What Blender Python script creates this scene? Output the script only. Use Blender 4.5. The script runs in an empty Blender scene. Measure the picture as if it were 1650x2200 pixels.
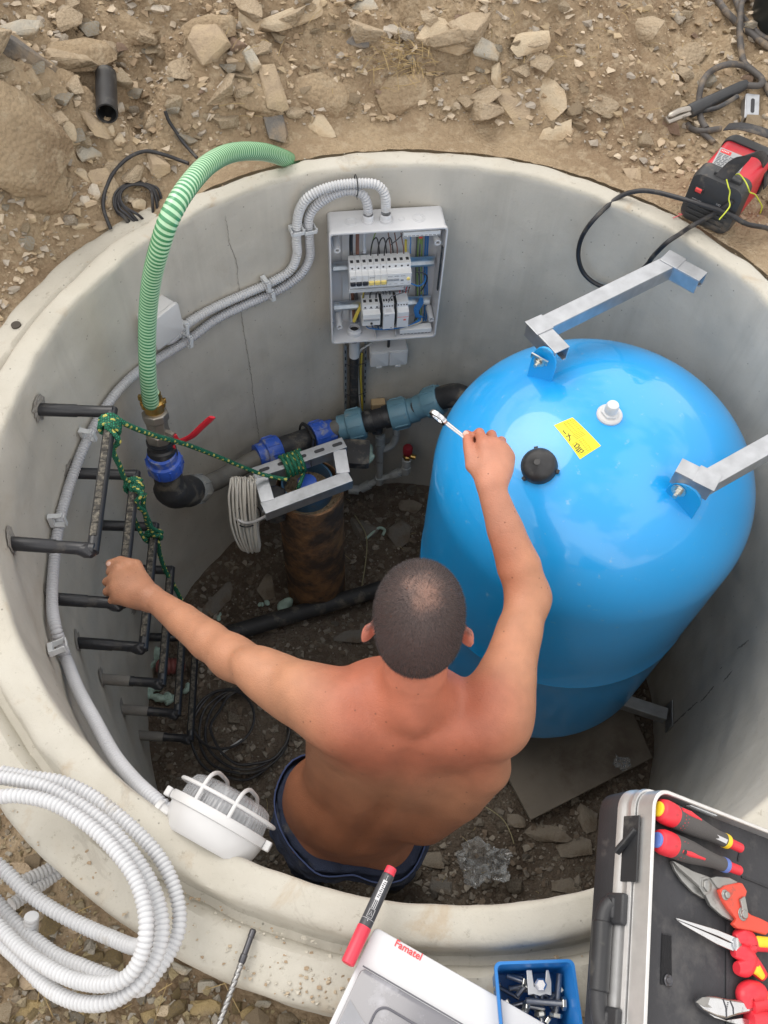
import bpy, bmesh, math, random
import numpy as np
from math import pi, sin, cos, radians, sqrt
sc = bpy.context.scene
COL = sc.collection
A = lambda *p: np.array(p, float)

# ------------------------------------------------------------------ camera
CAM = A(-0.1462, -1.2172, 1.5799) * 0.9
EUL = (0.5621, -0.0341, 0.0327)
F = 1835.4
cd = bpy.data.cameras.new('camera'); cam = bpy.data.objects.new('camera', cd); COL.objects.link(cam)
cam.location = CAM; cam.rotation_mode = 'XYZ'; cam.rotation_euler = EUL
cd.sensor_fit = 'HORIZONTAL'; cd.sensor_width = 36; cd.lens = 36 * F / 1650
cd.clip_start = .02; cd.clip_end = 500
sc.camera = cam
# ------------------------------------------------------------------ sky and sun
SUN_EL, SUN_AZ = radians(57), radians(-52)      # azimuth from north (+y), negative is to the left
w = bpy.data.worlds.new('World'); sc.world = w; w.use_nodes = True
nt = w.node_tree; nt.nodes.clear()
sky = nt.nodes.new('ShaderNodeTexSky'); sky.sky_type = 'NISHITA'; sky.sun_disc = False
sky.sun_elevation = SUN_EL; sky.sun_rotation = SUN_AZ; sky.air_density = 1.0; sky.dust_density = 2.5; sky.ozone_density = 1.0
tc = nt.nodes.new('ShaderNodeTexCoord')
mpn = nt.nodes.new('ShaderNodeMapping'); mpn.inputs['Scale'].default_value = (1, 1, 1.6)
nz = nt.nodes.new('ShaderNodeTexNoise'); nz.inputs['Scale'].default_value = 1.7; nz.inputs['Detail'].default_value = 7; nz.inputs['Roughness'].default_value = .55
rp = nt.nodes.new('ShaderNodeValToRGB'); rp.color_ramp.elements[0].position = .47; rp.color_ramp.elements[1].position = .535
mxs = nt.nodes.new('ShaderNodeMix'); mxs.data_type = 'RGBA'
mxs.inputs[7].default_value = (12.6, 12.25, 11.8, 1)      # bright cloud
bw = nt.nodes.new('ShaderNodeMix'); bw.data_type = 'RGBA'; bw.inputs[0].default_value = .8; bw.inputs[7].default_value = (6.0, 5.8, 5.55, 1)
bg = nt.nodes.new('ShaderNodeBackground'); bg.inputs['Strength'].default_value = .145
ow = nt.nodes.new('ShaderNodeOutputWorld')
L = nt.links.new
L(tc.outputs['Generated'], mpn.inputs[0]); L(mpn.outputs[0], nz.inputs['Vector']); L(nz.outputs[0], rp.inputs[0])
L(sky.outputs[0], bw.inputs[6]); L(bw.outputs[2], mxs.inputs[6]); L(rp.outputs[0], mxs.inputs[0]); L(mxs.outputs[2], bg.inputs[0]); L(bg.outputs[0], ow.inputs[0])
ld = bpy.data.lights.new('sun', 'SUN'); ld.energy = 1.25; ld.angle = radians(40); ld.color = (1, .95, .88)
sun = bpy.data.objects.new('sun', ld); COL.objects.link(sun)
SD = A(sin(SUN_AZ) * cos(SUN_EL), cos(SUN_AZ) * cos(SUN_EL), sin(SUN_EL))
import mathutils
sun.rotation_euler = mathutils.Vector(SD).to_track_quat('Z', 'Y').to_euler()
sc.view_settings.view_transform = 'Standard'; sc.view_settings.look = 'None'
sc.view_settings.gamma = 1; sc.view_settings.use_curve_mapping = False; sc.view_settings.exposure = 0.2
sc.render.engine = 'CYCLES'

# ------------------------------------------------------------------ picture point -> place on a real surface
def _rot(a, b, c):
    ca, sa, cb, sb, cc, s_ = cos(a), sin(a), cos(b), sin(b), cos(c), sin(c)
    return A([cc, -s_, 0], [s_, cc, 0], [0, 0, 1]) @ A([cb, 0, sb], [0, 1, 0], [-sb, 0, cb]) @ A([1, 0, 0], [0, ca, -sa], [0, sa, ca])
RM = _rot(*EUL)
def ray(u, v):
    d = RM @ A((u - 825) / F, (1100 - v) / F, -1.); return d / np.linalg.norm(d)
def at(u, v, z):                       # on the level z
    d = ray(u, v); return CAM + (z - CAM[2]) / d[2] * d
def wal(u, v, r=0.9):                  # on the inside of the ring
    d = ray(u, v); a = d[0]**2 + d[1]**2; b = CAM[0]*d[0] + CAM[1]*d[1]; c = CAM[0]**2 + CAM[1]**2 - r*r
    return CAM + (-b + sqrt(max(0, b*b - a*c))) / a * d
def pla(u, v, o, n):                   # on the plane through o with normal n
    d = ray(u, v); return CAM + ((A(*o) - CAM) @ A(*n)) / (d @ A(*n)) * d

# ------------------------------------------------------------------ value noise in numpy
_rs = np.random.RandomState(7); _P = _rs.rand(64, 64, 64).astype(np.float32)
def vn(p, s=1.0, o=0):
    q = p / s + o * 17.31; i = np.floor(q).astype(int); f = q - i; f = f*f*(3-2*f); r = 0
    for dx in (0, 1):
        for dy in (0, 1):
            for dz in (0, 1):
                wgt = (f[..., 0] if dx else 1-f[..., 0]) * (f[..., 1] if dy else 1-f[..., 1]) * (f[..., 2] if dz else 1-f[..., 2])
                r = r + wgt * _P[(i[..., 0]+dx) & 63, (i[..., 1]+dy) & 63, (i[..., 2]+dz) & 63]
    return r * 2 - 1
def fbm(p, s, n=4, o=0, g=.5):
    r = 0; a = 1
    for k in range(n): r = r + a * vn(p, s / 2**k, o + k); a *= g
    return r
def ss(a, b, x): t = np.clip((x - a) / (b - a), 0, 1); return t*t*(3-2*t)

# ------------------------------------------------------------------ materials
MATS = {}
def mt(name, col, rough=.5, metal=0, var=.12, vs=20, bump=0, bs=150, dirt=None, coat=0, alpha=1, trans=0, spec=.5, sheen=0):
    """dirt = (colour, amount, scale)"""
    m = bpy.data.materials.new(name); m.use_nodes = True; n = m.node_tree; l = n.links.new
    b = n.nodes['Principled BSDF']; b.inputs['Roughness'].default_value = rough; b.inputs['Metallic'].default_value = metal
    b.inputs['Specular IOR Level'].default_value = spec
    if coat: b.inputs['Coat Weight'].default_value = coat; b.inputs['Coat Roughness'].default_value = .12; b.inputs['Coat IOR'].default_value = 1.65
    if trans: b.inputs['Transmission Weight'].default_value = trans
    if alpha < 1: b.inputs['Alpha'].default_value = alpha
    t = n.nodes.new('ShaderNodeTexCoord')
    no = n.nodes.new('ShaderNodeTexNoise'); no.inputs['Scale'].default_value = vs; no.inputs['Detail'].default_value = 5; l(t.outputs['Object'], no.inputs['Vector'])
    mr = n.nodes.new('ShaderNodeMapRange'); mr.inputs['From Min'].default_value = .3; mr.inputs['From Max'].default_value = .7
    mr.inputs['To Min'].default_value = 1 - var; mr.inputs['To Max'].default_value = 1 + var; l(no.outputs[0], mr.inputs[0])
    mu = n.nodes.new('ShaderNodeVectorMath'); mu.operation = 'SCALE'; mu.inputs[0].default_value = col[:3]; l(mr.outputs[0], mu.inputs['Scale'])
    out = mu.outputs[0]
    if dirt:
        d = n.nodes.new('ShaderNodeTexNoise'); d.inputs['Scale'].default_value = dirt[2]; d.inputs['Detail'].default_value = 8; d.inputs['Roughness'].default_value = .65; l(t.outputs['Object'], d.inputs['Vector'])
        r = n.nodes.new('ShaderNodeMapRange'); r.inputs['From Min'].default_value = .66 - dirt[1] * .30; r.inputs['From Max'].default_value = .76 - dirt[1] * .2
        l(d.outputs[0], r.inputs[0]); x = n.nodes.new('ShaderNodeMix'); x.data_type = 'RGBA'; x.inputs[7].default_value = (*dirt[0], 1)
        l(r.outputs[0], x.inputs[0]); l(out, x.inputs[6]); out = x.outputs[2]
        rr = n.nodes.new('ShaderNodeMapRange'); rr.inputs['To Min'].default_value = rough; rr.inputs['To Max'].default_value = max(rough, .75); l(r.outputs[0], rr.inputs[0]); l(rr.outputs[0], b.inputs['Roughness'])
    l(out, b.inputs['Base Color'])
    if bump:
        bn = n.nodes.new('ShaderNodeTexNoise'); bn.inputs['Scale'].default_value = bs; bn.inputs['Detail'].default_value = 4; l(t.outputs['Object'], bn.inputs['Vector'])
        bb = n.nodes.new('ShaderNodeBump'); bb.inputs['Strength'].default_value = min(1, bump * 2); bb.inputs['Distance'].default_value = .004 * bump * 2; l(bn.outputs[0], bb.inputs['Height']); l(bb.outputs[0], b.inputs['Normal'])
    MATS[name] = m; return m
def nodes(m): return m.node_tree.nodes, m.node_tree.links.new, m.node_tree.nodes['Principled BSDF']

# ------------------------------------------------------------------ mesh building
WL = {}                                  # world location of things and parts
def unit(v): return v / max(np.linalg.norm(v), 1e-9)
def basis(z, hint=(0, 0, 1)):
    z = unit(A(*z)); h = A(*hint)
    if abs(z @ h) > .95: h = A(0, 1, 0) if abs(z[1]) < .9 else A(1, 0, 0)
    x = unit(np.cross(h, z)); return x, np.cross(z, x), z
def smooth_path(P, n=8, closed=False):
    P = np.array(P, float); m = len(P); out = []
    rng = range(m if closed else m - 1)
    for i in rng:
        if closed: a, b, c, d = P[(i-1) % m], P[i], P[(i+1) % m], P[(i+2) % m]
        else: a, b, c, d = P[max(i-1, 0)], P[i], P[i+1], P[min(i+2, m-1)]
        for k in range(n):
            t = k / n; out.append(.5*((2*b)+(c-a)*t+(2*a-5*b+4*c-d)*t*t+(-a+3*b-3*c+d)*t**3))
    if not closed: out.append(P[-1])
    return np.array(out)
def resample(P, step, closed=False):
    if closed: P = np.vstack([P, P[:1]])
    s = np.r_[0, np.cumsum(np.linalg.norm(np.diff(P, axis=0), axis=1))]; n = max(2, int(s[-1] / step) + 1)
    t = np.linspace(0, s[-1], n); return np.stack([np.interp(t, s, P[:, k]) for k in range(3)], 1), t
class G:
    def __init__(self): self.v = []; self.f = []; self.uv = []; self.n = 0
    def add(self, v, f, uv=None):
        v = np.asarray(v, float); base = self.n; self.v.append(v); self.n += len(v)
        for q in f: self.f.append(tuple(int(i) + base for i in q))
        if uv is None: uv = [(0, 0)] * sum(len(q) for q in f)
        self.uv.extend(uv); return self
    def box(self, c, s, X=(1, 0, 0), Y=(0, 1, 0), Z=(0, 0, 1), taper=1):
        c = A(*c); X, Y, Z = A(*X), A(*Y), A(*Z); v = []
        for k in (-1, 1):
            t = taper if k == 1 else 1
            for i, j in ((-1, -1), (1, -1), (1, 1), (-1, 1)): v.append(c + X*i*s[0]/2*t + Y*j*s[1]/2*t + Z*k*s[2]/2)
        return self.add(v, [(3, 2, 1, 0), (4, 5, 6, 7), (0, 1, 5, 4), (1, 2, 6, 5), (2, 3, 7, 6), (3, 0, 4, 7)])
    def bar(self, a, b, w, h, hint=(0, 0, 1)):
        a, b = A(*a), A(*b); x, y, z = basis(b - a, hint); return self.box((a+b)/2, (w, h, np.linalg.norm(b-a)), x, y, z)
    def loft(self, rings, cap=True, closed=False):
        n = len(rings[0]); m = len(rings); v = np.concatenate(rings); f = []
        for i in range(m if closed else m - 1):
            i2 = (i + 1) % m
            for j in range(n): f.append((i*n+j, i*n+(j+1) % n, i2*n+(j+1) % n, i2*n+j))
        if cap and not closed: f.append(tuple(range(n-1, -1, -1))); f.append(tuple((m-1)*n + j for j in range(n)))
        return self.add(v, f)
    def tube(self, P, r, n=10, closed=False, cap=True, flat=1.0):
        """r a number or one radius per point; uv = (turn, length)"""
        P = np.array(P, float); m = len(P); R = np.broadcast_to(np.asarray(r, float), (m,))
        T = np.gradient(P, axis=0) if not closed else np.roll(P, -1, 0) - np.roll(P, 1, 0)
        T /= np.maximum(np.linalg.norm(T, axis=1, keepdims=True), 1e-9)
        x, _, _ = basis(T[0]); X = [x]
        for i in range(1, m):
            x = X[-1] - T[i] * (X[-1] @ T[i]); X.append(unit(x))
        X = np.array(X)
        if closed:                                  # undo the leftover twist
            x = X[-1] - T[0]*(X[-1] @ T[0]); x = unit(x); Y0 = np.cross(T[0], X[0]); tw = math.atan2(x @ Y0, x @ X[0])
            a = -tw * np.arange(m) / m; Yv = np.cross(T, X); X = X*np.cos(a)[:, None] + Yv*np.sin(a)[:, None]
        Y = np.cross(T, X); a = np.arange(n) * 2*pi/n
        V = P[:, None] + R[:, None, None] * (X[:, None]*np.cos(a)[None, :, None] + flat * Y[:, None]*np.sin(a)[None, :, None])
        s = np.r_[0, np.cumsum(np.linalg.norm(np.diff(P, axis=0), axis=1))]
        f = []; uv = []; k2 = m if closed else m - 1
        for i in range(k2):
            i2 = (i+1) % m; s1 = s[i]; s2 = s[i2] if i2 else s[-1] + (s[1]-s[0])
            for j in range(n):
                f.append((i*n+j, i*n+(j+1) % n, i2*n+(j+1) % n, i2*n+j)); uv += [(j/n, s1), ((j+1)/n, s1), ((j+1)/n, s2), (j/n, s2)]
        if cap and not closed:
            f.append(tuple(range(n-1, -1, -1))); f.append(tuple((m-1)*n+j for j in range(n))); uv += [(0, 0)]*(2*n)
        return self.add(V.reshape(-1, 3), f, uv)
    def cyl(self, a, b, r, r2=None, n=20): return self.tube([a, b], [r, r if r2 is None else r2], n)
    def pipe(self, a, b, r, ri, n=24):              # open tube with wall thickness
        a, b = A(*a), A(*b); z = unit(b-a); L_ = np.linalg.norm(b-a)
        return self.lathe([(r, 0), (r, L_), (ri, L_), (ri, 0)], a, z, n, loop=True)
    def lathe(self, prof, o=(0, 0, 0), ax=(0, 0, 1), n=32, loop=False, hint=(0, 0, 1)):
        o = A(*o); x, y, z = basis(ax, hint); a = np.arange(n)*2*pi/n; rings = [o + z*h + r*(np.cos(a)[:, None]*x + np.sin(a)[:, None]*y) for r, h in prof]
        return self.loft(rings, cap=not loop, closed=loop)
    def prism(self, P2, o, X, Y, Z, d):             # outline in the XY frame, thickness d along Z
        X, Y, Z, o = A(*X), A(*Y), A(*Z), A(*o); n = len(P2); lo = np.array([o + X*p[0] + Y*p[1] for p in P2])
        return self.loft([lo, lo + Z*d])
    def ball(self, c, r, n=12, s=(1, 1, 1)):
        c = A(*c); s = A(*s); pr = [(r*sin(t), -r*cos(t)) for t in np.linspace(.01, pi-.01, n)]
        a = np.arange(2*n)*pi/n; return self.loft([c + s*np.stack([q*np.cos(a), q*np.sin(a), 0*a+h], 1) for q, h in pr])
    def rbox(self, c, s, r, X=(1, 0, 0), Y=(0, 1, 0), Z=(0, 0, 1), seg=4, edge=.0):  # rounded in XY, thickness s[2]
        c = A(*c); X, Y, Z = A(*X), A(*Y), A(*Z); P = []
        for cx, cy, a0 in ((1, 1, 0), (-1, 1, 90), (-1, -1, 180), (1, -1, 270)):
            for k in range(seg+1):
                a = radians(a0 + 90*k/seg); P.append((cx*(s[0]/2-r) + r*cos(a), cy*(s[1]/2-r) + r*sin(a)))
        P = np.array(P); e = edge
        def ring(P, z, ins): 
            q = P.copy(); q[:, 0] -= np.sign(q[:, 0])*ins; q[:, 1] -= np.sign(q[:, 1])*ins; return c + q[:, :1]*X + q[:, 1:]*Y + Z*z
        if e: rs = [ring(P, -s[2]/2, e), ring(P, -s[2]/2+e, 0), ring(P, s[2]/2-e, 0), ring(P, s[2]/2-e*.3, e*.3), ring(P, s[2]/2, e)]
        else: rs = [ring(P, -s[2]/2, 0), ring(P, s[2]/2, 0)]
        return self.loft(rs)
    def build(self, name, mat, parent=None, bev=0, smooth=True, ang=38, seg=2, loc=None):
        V = np.concatenate(self.v); 
        if parent is not None: off = WL[parent]
        else: off = A(*loc) if loc is not None else A((V[:, 0].min()+V[:, 0].max())/2, (V[:, 1].min()+V[:, 1].max())/2, V[:, 2].min())
        me = bpy.data.meshes.new(name); me.from_pydata((V - off).tolist(), [], self.f)
        if any(u != (0, 0) for u in self.uv[:200]):
            ul = me.uv_layers.new(name='UVMap'); ul.data.foreach_set('uv', np.array(self.uv, float).ravel())
        me.materials.append(mat)
        if smooth:
            me.shade_smooth(); me.set_sharp_from_angle(angle=radians(ang))
        o = bpy.data.objects.new(name, me); COL.objects.link(o)
        if parent is not None: o.parent = parent
        else: o.location = off
        WL[o] = off
        if bev:
            b = o.modifiers.new('edge', 'BEVEL'); b.width = bev; b.segments = seg; b.limit_method = 'ANGLE'; b.angle_limit = radians(40)
        return o
def tag(o, label=None, cat=None, group=None, kind=None):
    if label: o['label'] = label
    if cat: o['category'] = cat
    if group: o['group'] = group
    if kind: o['kind'] = kind
    return o
def thing(name, loc, label, cat, group=None):
    o = bpy.data.objects.new(name, None); COL.objects.link(o); o.location = loc; o.empty_display_size = .02; WL[o] = A(*loc)
    return tag(o, label, cat, group)
def copy_tree(o, off, label=None, parent=None):
    c = o.copy(); COL.objects.link(c); c.parent = parent
    if parent is None: c.location = A(*o.location) + off; WL[c] = WL[o] + off
    else: WL[c] = WL[parent]
    if label: c['label'] = label
    for ch in list(o.children): copy_tree(ch, off, None, c)
    return c
def text(s, size, o, X, Y, mat, parent, name='lettering', depth=.0004, align='LEFT', bold=0):
    cu = bpy.data.curves.new('t', 'FONT'); cu.body = s; cu.size = size; cu.extrude = depth; cu.align_x = align; cu.offset = bold
    t = bpy.data.objects.new('t', cu); COL.objects.link(t); dg = bpy.context.evaluated_depsgraph_get(); dg.update()
    me = bpy.data.meshes.new_from_object(t.evaluated_get(dg)); bpy.data.objects.remove(t)
    X, Y = unit(A(*X)), unit(A(*Y)); Z = np.cross(X, Y); v = np.array([x.co[:] for x in me.vertices]); 
    V = A(*o) + v[:, :1]*X + v[:, 1:2]*Y + v[:, 2:]*Z
    g = G().add(V, [tuple(p.vertices) for p in me.polygons]); bpy.data.meshes.remove(me)
    return g.build(name, mat, parent, smooth=False)
# ------------------------------------------------------------------ ground heights
RI, RO, RT = 0.9, 1.063, 0.963           # ring: inner, outer, tongue radius
FLOOR = -1.53
_b1 = at(5, 330, .12)[:2]; _h1 = at(230, 240, .05)[:2]; _k1 = at(850, 300, .0)[:2]; _k2 = at(900, 170, .25)[:2]
def H(x, y, fine=True):
    x = np.asarray(x, float); y = np.asarray(y, float); r = np.hypot(x, y)
    near = ss(.1, -.55, y)
    lft = ss(-.55, -.85, x); h = (-.004 - .058*lft) * (1-near) - .24 * near
    d = np.clip(r - 1.05, 0, 1.5)
    far = ss(-.1, .5, y); rgt = ss(.25, .75, x)
    h = h + far * d * (.62 * (1-rgt) + .16 * rgt)
    h = h + far * .05 * (1-rgt) * ss(.02, .16, d)
    h = h + .06 * near * np.clip(d, 0, 1)
    nr = ss(1.08, 1.30, r)
    h = h + nr * .20 * np.exp(-(((x-_b1[0]))**2 + ((y-_b1[1]))**2) / .05)
    h = h - nr * .12 * np.exp(-((x-_h1[0])**2/.05 + (y-_h1[1])**2/.06))
    h = h + nr * .07 * np.exp(-((x-_k2[0])**2 + (y-_k2[1])**2)/.05)
    far2 = ss(2.6, 6, r); h = h * (1 - far2) + .5 * far2
    if fine:
        p = np.stack([x, y, 0*x], -1); rough = (1 - .55*rgt*far) * ss(1.06, 1.2, r) + .25
        rg = 1 - np.abs(fbm(p, .22, 4, 9)); 
        h = h + rough * (.045 * fbm(p, .35, 3, 1) + .045 * (rg - .6) + .020 * fbm(p, .07, 3, 4) + .030 * (np.abs(fbm(p, .11, 3, 12)) - .25) + .016 * (np.abs(fbm(p, .045, 3, 13)) - .25) + .006 * fbm(p, .018, 2, 6)) * (ss(1.0, 1.08, r)*.92 + .08) + .003 * fbm(p, .03, 2, 5)
    return h
def gr(u, v, up=0.):                       # picture point -> the ground outside the ring
    d = ray(u, v); t = np.linspace(.6, 9, 2500); P_ = CAM + t[:, None]*d; hh = H(P_[:, 0], P_[:, 1]); k = np.argmax(P_[:, 2] < hh)
    if k == 0: k = 2499
    a, b = t[k-1], t[k]; fa = P_[k-1, 2] - hh[k-1]; fb = P_[k, 2] - hh[k]; q = a + (b-a)*fa/(fa-fb); p = CAM + q*d; return A(p[0], p[1], p[2]+up)
def HF(x, y):                              # pit floor
    p = np.stack([np.asarray(x, float), np.asarray(y, float), 0*np.asarray(x, float)], -1)
    return FLOOR + .018*fbm(p, .25, 3, 21) + .008*fbm(p, .05, 3, 25) + .012*(ss(.78, .9, np.hypot(x, y)))
def fl(u, v, up=0.):
    p = at(u, v, FLOOR); 
    for _ in range(4): p = at(u, v, float(HF(p[0], p[1])))
    return p + A(0, 0, up)

def mesh_np(name, V, T, mat, kind=None, label=None, smooth=False, parent=None, cat=None, col=None):
    me = bpy.data.meshes.new(name); V = np.asarray(V, np.float32); T = np.asarray(T, np.int32); k = T.shape[1]
    me.vertices.add(len(V)); me.vertices.foreach_set('co', V.ravel()); me.loops.add(T.size); me.loops.foreach_set('vertex_index', T.ravel())
    me.polygons.add(len(T)); me.polygons.foreach_set('loop_start', np.arange(len(T), dtype=np.int32)*k); me.polygons.foreach_set('loop_total', np.full(len(T), k, np.int32))
    me.polygons.foreach_set('use_smooth', np.full(len(T), smooth)); 
    if col is not None:
        a = me.color_attributes.new('tint', 'FLOAT_COLOR', 'POINT'); a.data.foreach_set('color', np.asarray(col, np.float32).ravel())
    me.update(calc_edges=True); me.validate(); me.materials.append(mat)
    o = bpy.data.objects.new(name, me); COL.objects.link(o); WL[o] = A(0, 0, 0)
    if parent is not None: o.parent = parent; me.transform(mathutils.Matrix.Translation(-mathutils.Vector(WL[parent]))); WL[o] = WL[parent]
    return tag(o, label, cat, None, kind)

# ---- soil material: tan earth with lumps
def soil(name, c1, c2, c3, s=1.0):
    m = mt(name, c1, rough=.95, var=.10, vs=90, spec=.15); n, l, b = nodes(m)
    t = n.new('ShaderNodeTexCoord')
    def N(sc_, det=8, ro=.6): q = n.new('ShaderNodeTexNoise'); q.inputs['Scale'].default_value = sc_; q.inputs['Detail'].default_value = det; q.inputs['Roughness'].default_value = ro; l(t.outputs['Object'], q.inputs[0]); return q
    src = b.inputs['Base Color'].links[0].from_socket
    a = N(3.2*s); r = n.new('ShaderNodeMapRange'); r.inputs[1].default_value = .42; r.inputs[2].default_value = .62; l(a.outputs[0], r.inputs[0])
    x = n.new('ShaderNodeMix'); x.data_type = 'RGBA'; l(r.outputs[0], x.inputs[0]); l(src, x.inputs[6]); x.inputs[7].default_value = (*c2, 1)
    a2 = N(26*s, 6, .7); r2 = n.new('ShaderNodeMapRange'); r2.inputs[1].default_value = .5; r2.inputs[2].default_value = .68; l(a2.outputs[0], r2.inputs[0])
    x2 = n.new('ShaderNodeMix'); x2.data_type = 'RGBA'; l(r2.outputs[0], x2.inputs[0]); l(x.outputs[2], x2.inputs[6]); x2.inputs[7].default_value = (*c3, 1)
    l(x2.outputs[2], b.inputs['Base Color'])
    b1 = N(120*s, 6, .75); vo = n.new('ShaderNodeTexVoronoi'); vo.inputs['Scale'].default_value = 95*s; vo.inputs['Randomness'].default_value = 1; l(t.outputs['Object'], vo.inputs[0])
    ad = n.new('ShaderNodeMath'); ad.operation = 'MULTIPLY_ADD'; l(vo.outputs[0], ad.inputs[0]); ad.inputs[1].default_value = -.9; l(b1.outputs[0], ad.inputs[2])
    bp = n.new('ShaderNodeBump'); bp.inputs['Strength'].default_value = .8; bp.inputs['Distance'].default_value = .011; l(ad.outputs[0], bp.inputs['Height']); l(bp.outputs[0], b.inputs['Normal'])
    return m
m_soil = soil('tan_soil', (.425, .325, .215), (.31, .225, .145), (.50, .40, .28))
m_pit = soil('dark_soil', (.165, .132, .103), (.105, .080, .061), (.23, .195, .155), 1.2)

# ---- ground sheet (ring shaped, out to the horizon)
nA = 900; rad = np.concatenate([np.arange(.967, 2.3, .0088), 2.3 * 1.03 ** np.arange(0, 40), [9, 14, 25, 50, 120, 300]])
th = np.arange(nA) * 2*pi/nA; RR, TT = np.meshgrid(rad, th, indexing='ij')
X_, Y_ = RR*np.cos(TT), RR*np.sin(TT); Z_ = H(X_, Y_)
V = np.stack([X_, Y_, Z_], -1).reshape(-1, 3); i, j = np.meshgrid(np.arange(len(rad)-1), np.arange(nA), indexing='ij'); j2 = (j+1) % nA
Q = np.stack([i*nA+j, (i+1)*nA+j, (i+1)*nA+j2, i*nA+j2], -1).reshape(-1, 4)
mesh_np('ground', V, Q, m_soil, 'structure', 'tan clay and stone earth banked up around the well ring', True)
# pit floor
rad = np.linspace(0.002, .93, 90); nA = 420; th = np.arange(nA)*2*pi/nA; RR, TT = np.meshgrid(rad, th, indexing='ij'); X_, Y_ = RR*np.cos(TT), RR*np.sin(TT)
V = np.stack([X_, Y_, HF(X_, Y_)], -1).reshape(-1, 3); i, j = np.meshgrid(np.arange(len(rad)-1), np.arange(nA), indexing='ij'); j2 = (j+1) % nA
Q = np.stack([i*nA+j, (i+1)*nA+j, (i+1)*nA+j2, i*nA+j2], -1).reshape(-1, 4)
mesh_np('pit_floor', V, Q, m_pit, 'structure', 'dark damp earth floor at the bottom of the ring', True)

# ---- concrete ring
def concrete(name, base, alt, stain, streak=True):
    m = mt(name, base, rough=.82, var=.07, vs=9, spec=.3); n, l, b = nodes(m); t = n.new('ShaderNodeTexCoord')
    def N(scl, det, ro, mapping=None, dist=0):
        q = n.new('ShaderNodeTexNoise'); q.inputs['Scale'].default_value = scl; q.inputs['Detail'].default_value = det; q.inputs['Roughness'].default_value = ro; q.inputs['Distortion'].default_value = dist
        if mapping: k = n.new('ShaderNodeMapping'); k.inputs['Scale'].default_value = mapping; l(t.outputs['Object'], k.inputs[0]); l(k.outputs[0], q.inputs[0])
        else: l(t.outputs['Object'], q.inputs[0])
        return q
    def mixc(src, fac, a, b_, colr, amt=1.0):
        r = n.new('ShaderNodeMapRange'); r.inputs[1].default_value = a; r.inputs[2].default_value = b_; r.inputs[4].default_value = amt; l(fac, r.inputs[0])
        x = n.new('ShaderNodeMix'); x.data_type = 'RGBA'; l(r.outputs[0], x.inputs[0]); l(src, x.inputs[6]); x.inputs[7].default_value = (*colr, 1); return x.outputs[2]
    o = b.inputs['Base Color'].links[0].from_socket
    o = mixc(o, N(3.5, 6, .6, None, .6).outputs[0], .45, .65, alt, .8)
    if not streak:
        o = mixc(o, N(7, 8, .7, None, .5).outputs[0], .56, .66, (.40, .31, .21), .55); o = mixc(o, N(38, 7, .8).outputs[0], .60, .66, (.30, .27, .22), .7); o = mixc(o, N(130, 5, .8).outputs[0], .62, .70, (.26, .23, .19), .6); o = mixc(o, N(4.5, 8, .75, None, 1.5).outputs[0], .60, .64, (.33, .30, .26), .35)
    if streak:
        o = mixc(o, N(14, 5, .6, (1, 1, .09)).outputs[0], .52, .72, tuple(c*.74 for c in base), .38)
        o = mixc(o, N(22, 5, .6, (1, 1, .05)).outputs[0], .58, .75, tuple(min(1, c*1.2) for c in base), .3)
    o = mixc(o, N(2.1, 7, .65, None, .8).outputs[0], .58, .70, stain, .35)
    o = mixc(o, N(60, 6, .8).outputs[0], .60, .72, tuple(c*.6 for c in base), .5)
    vo = n.new('ShaderNodeTexVoronoi'); vo.inputs['Scale'].default_value = 34; l(t.outputs['Object'], vo.inputs[0])
    o = mixc(o, vo.outputs[0], .085, .045, tuple(c*.35 for c in base), .75)
    l(o, b.inputs['Base Color'])
    a = N(160, 5, .7); bb = n.new('ShaderNodeBump'); bb.inputs['Strength'].default_value = .35; bb.inputs['Distance'].default_value = .002; l(a.outputs[0], bb.inputs['Height'])
    b2 = n.new('ShaderNodeBump'); b2.inputs['Strength'].default_value = .5; b2.inputs['Distance'].default_value = .004; l(N(18, 8, .6).outputs[0], b2.inputs['Height']); l(b2.outputs[0], bb.inputs['Normal']); l(bb.outputs[0], b.inputs['Normal'])
    return m
m_wall = concrete('grey_concrete', (.485, .462, .412), (.53, .507, .458), (.37, .30, .215))
m_rim = concrete('pale_concrete', (.47, .445, .385), (.53, .51, .455), (.47, .38, .27), False)
def ring_mesh(prof, n=640, noise=True):
    th = np.arange(n)*2*pi/n; R_ = np.array([p[0] for p in prof]); Zz = np.array([p[1] for p in prof]); k = np.array([p[2] for p in prof])
    P_ = np.stack([R_[:, None]*np.cos(th), R_[:, None]*np.sin(th), Zz[:, None] + 0*th], -1)
    d = fbm(P_, .09, 4, 3) * .0028 + np.minimum(0, fbm(P_, .05, 3, 8) + .62) * .012 * (k[:, None] > 1) 
    rr = R_[:, None] + d * (k[:, None] > 0) * 1.0; zz = Zz[:, None] + d * k[:, None] * .8
    P_ = np.stack([rr*np.cos(th), rr*np.sin(th), zz], -1); m = len(prof)
    i, j = np.meshgrid(np.arange(m-1), np.arange(n), indexing='ij'); j2 = (j+1) % n
    return P_.reshape(-1, 3), np.stack([i*n+j, i*n+j2, (i+1)*n+j2, (i+1)*n+j], -1).reshape(-1, 4)
ring = thing('concrete_ring', (0, 0, FLOOR), 'round precast concrete well ring with pale rim and grey inside, sunk in the earth', 'well ring')
wp = [(RI, z, .4) for z in np.linspace(-1.62, -.020, 60)] + [(RI+.0005, -.015, .6), (RI+.0015, -.011, .8)]
Vv, Qq = ring_mesh(wp); mesh_np('inner_wall', Vv, Qq[:, ::-1], m_wall, None, None, True, ring)
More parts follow.
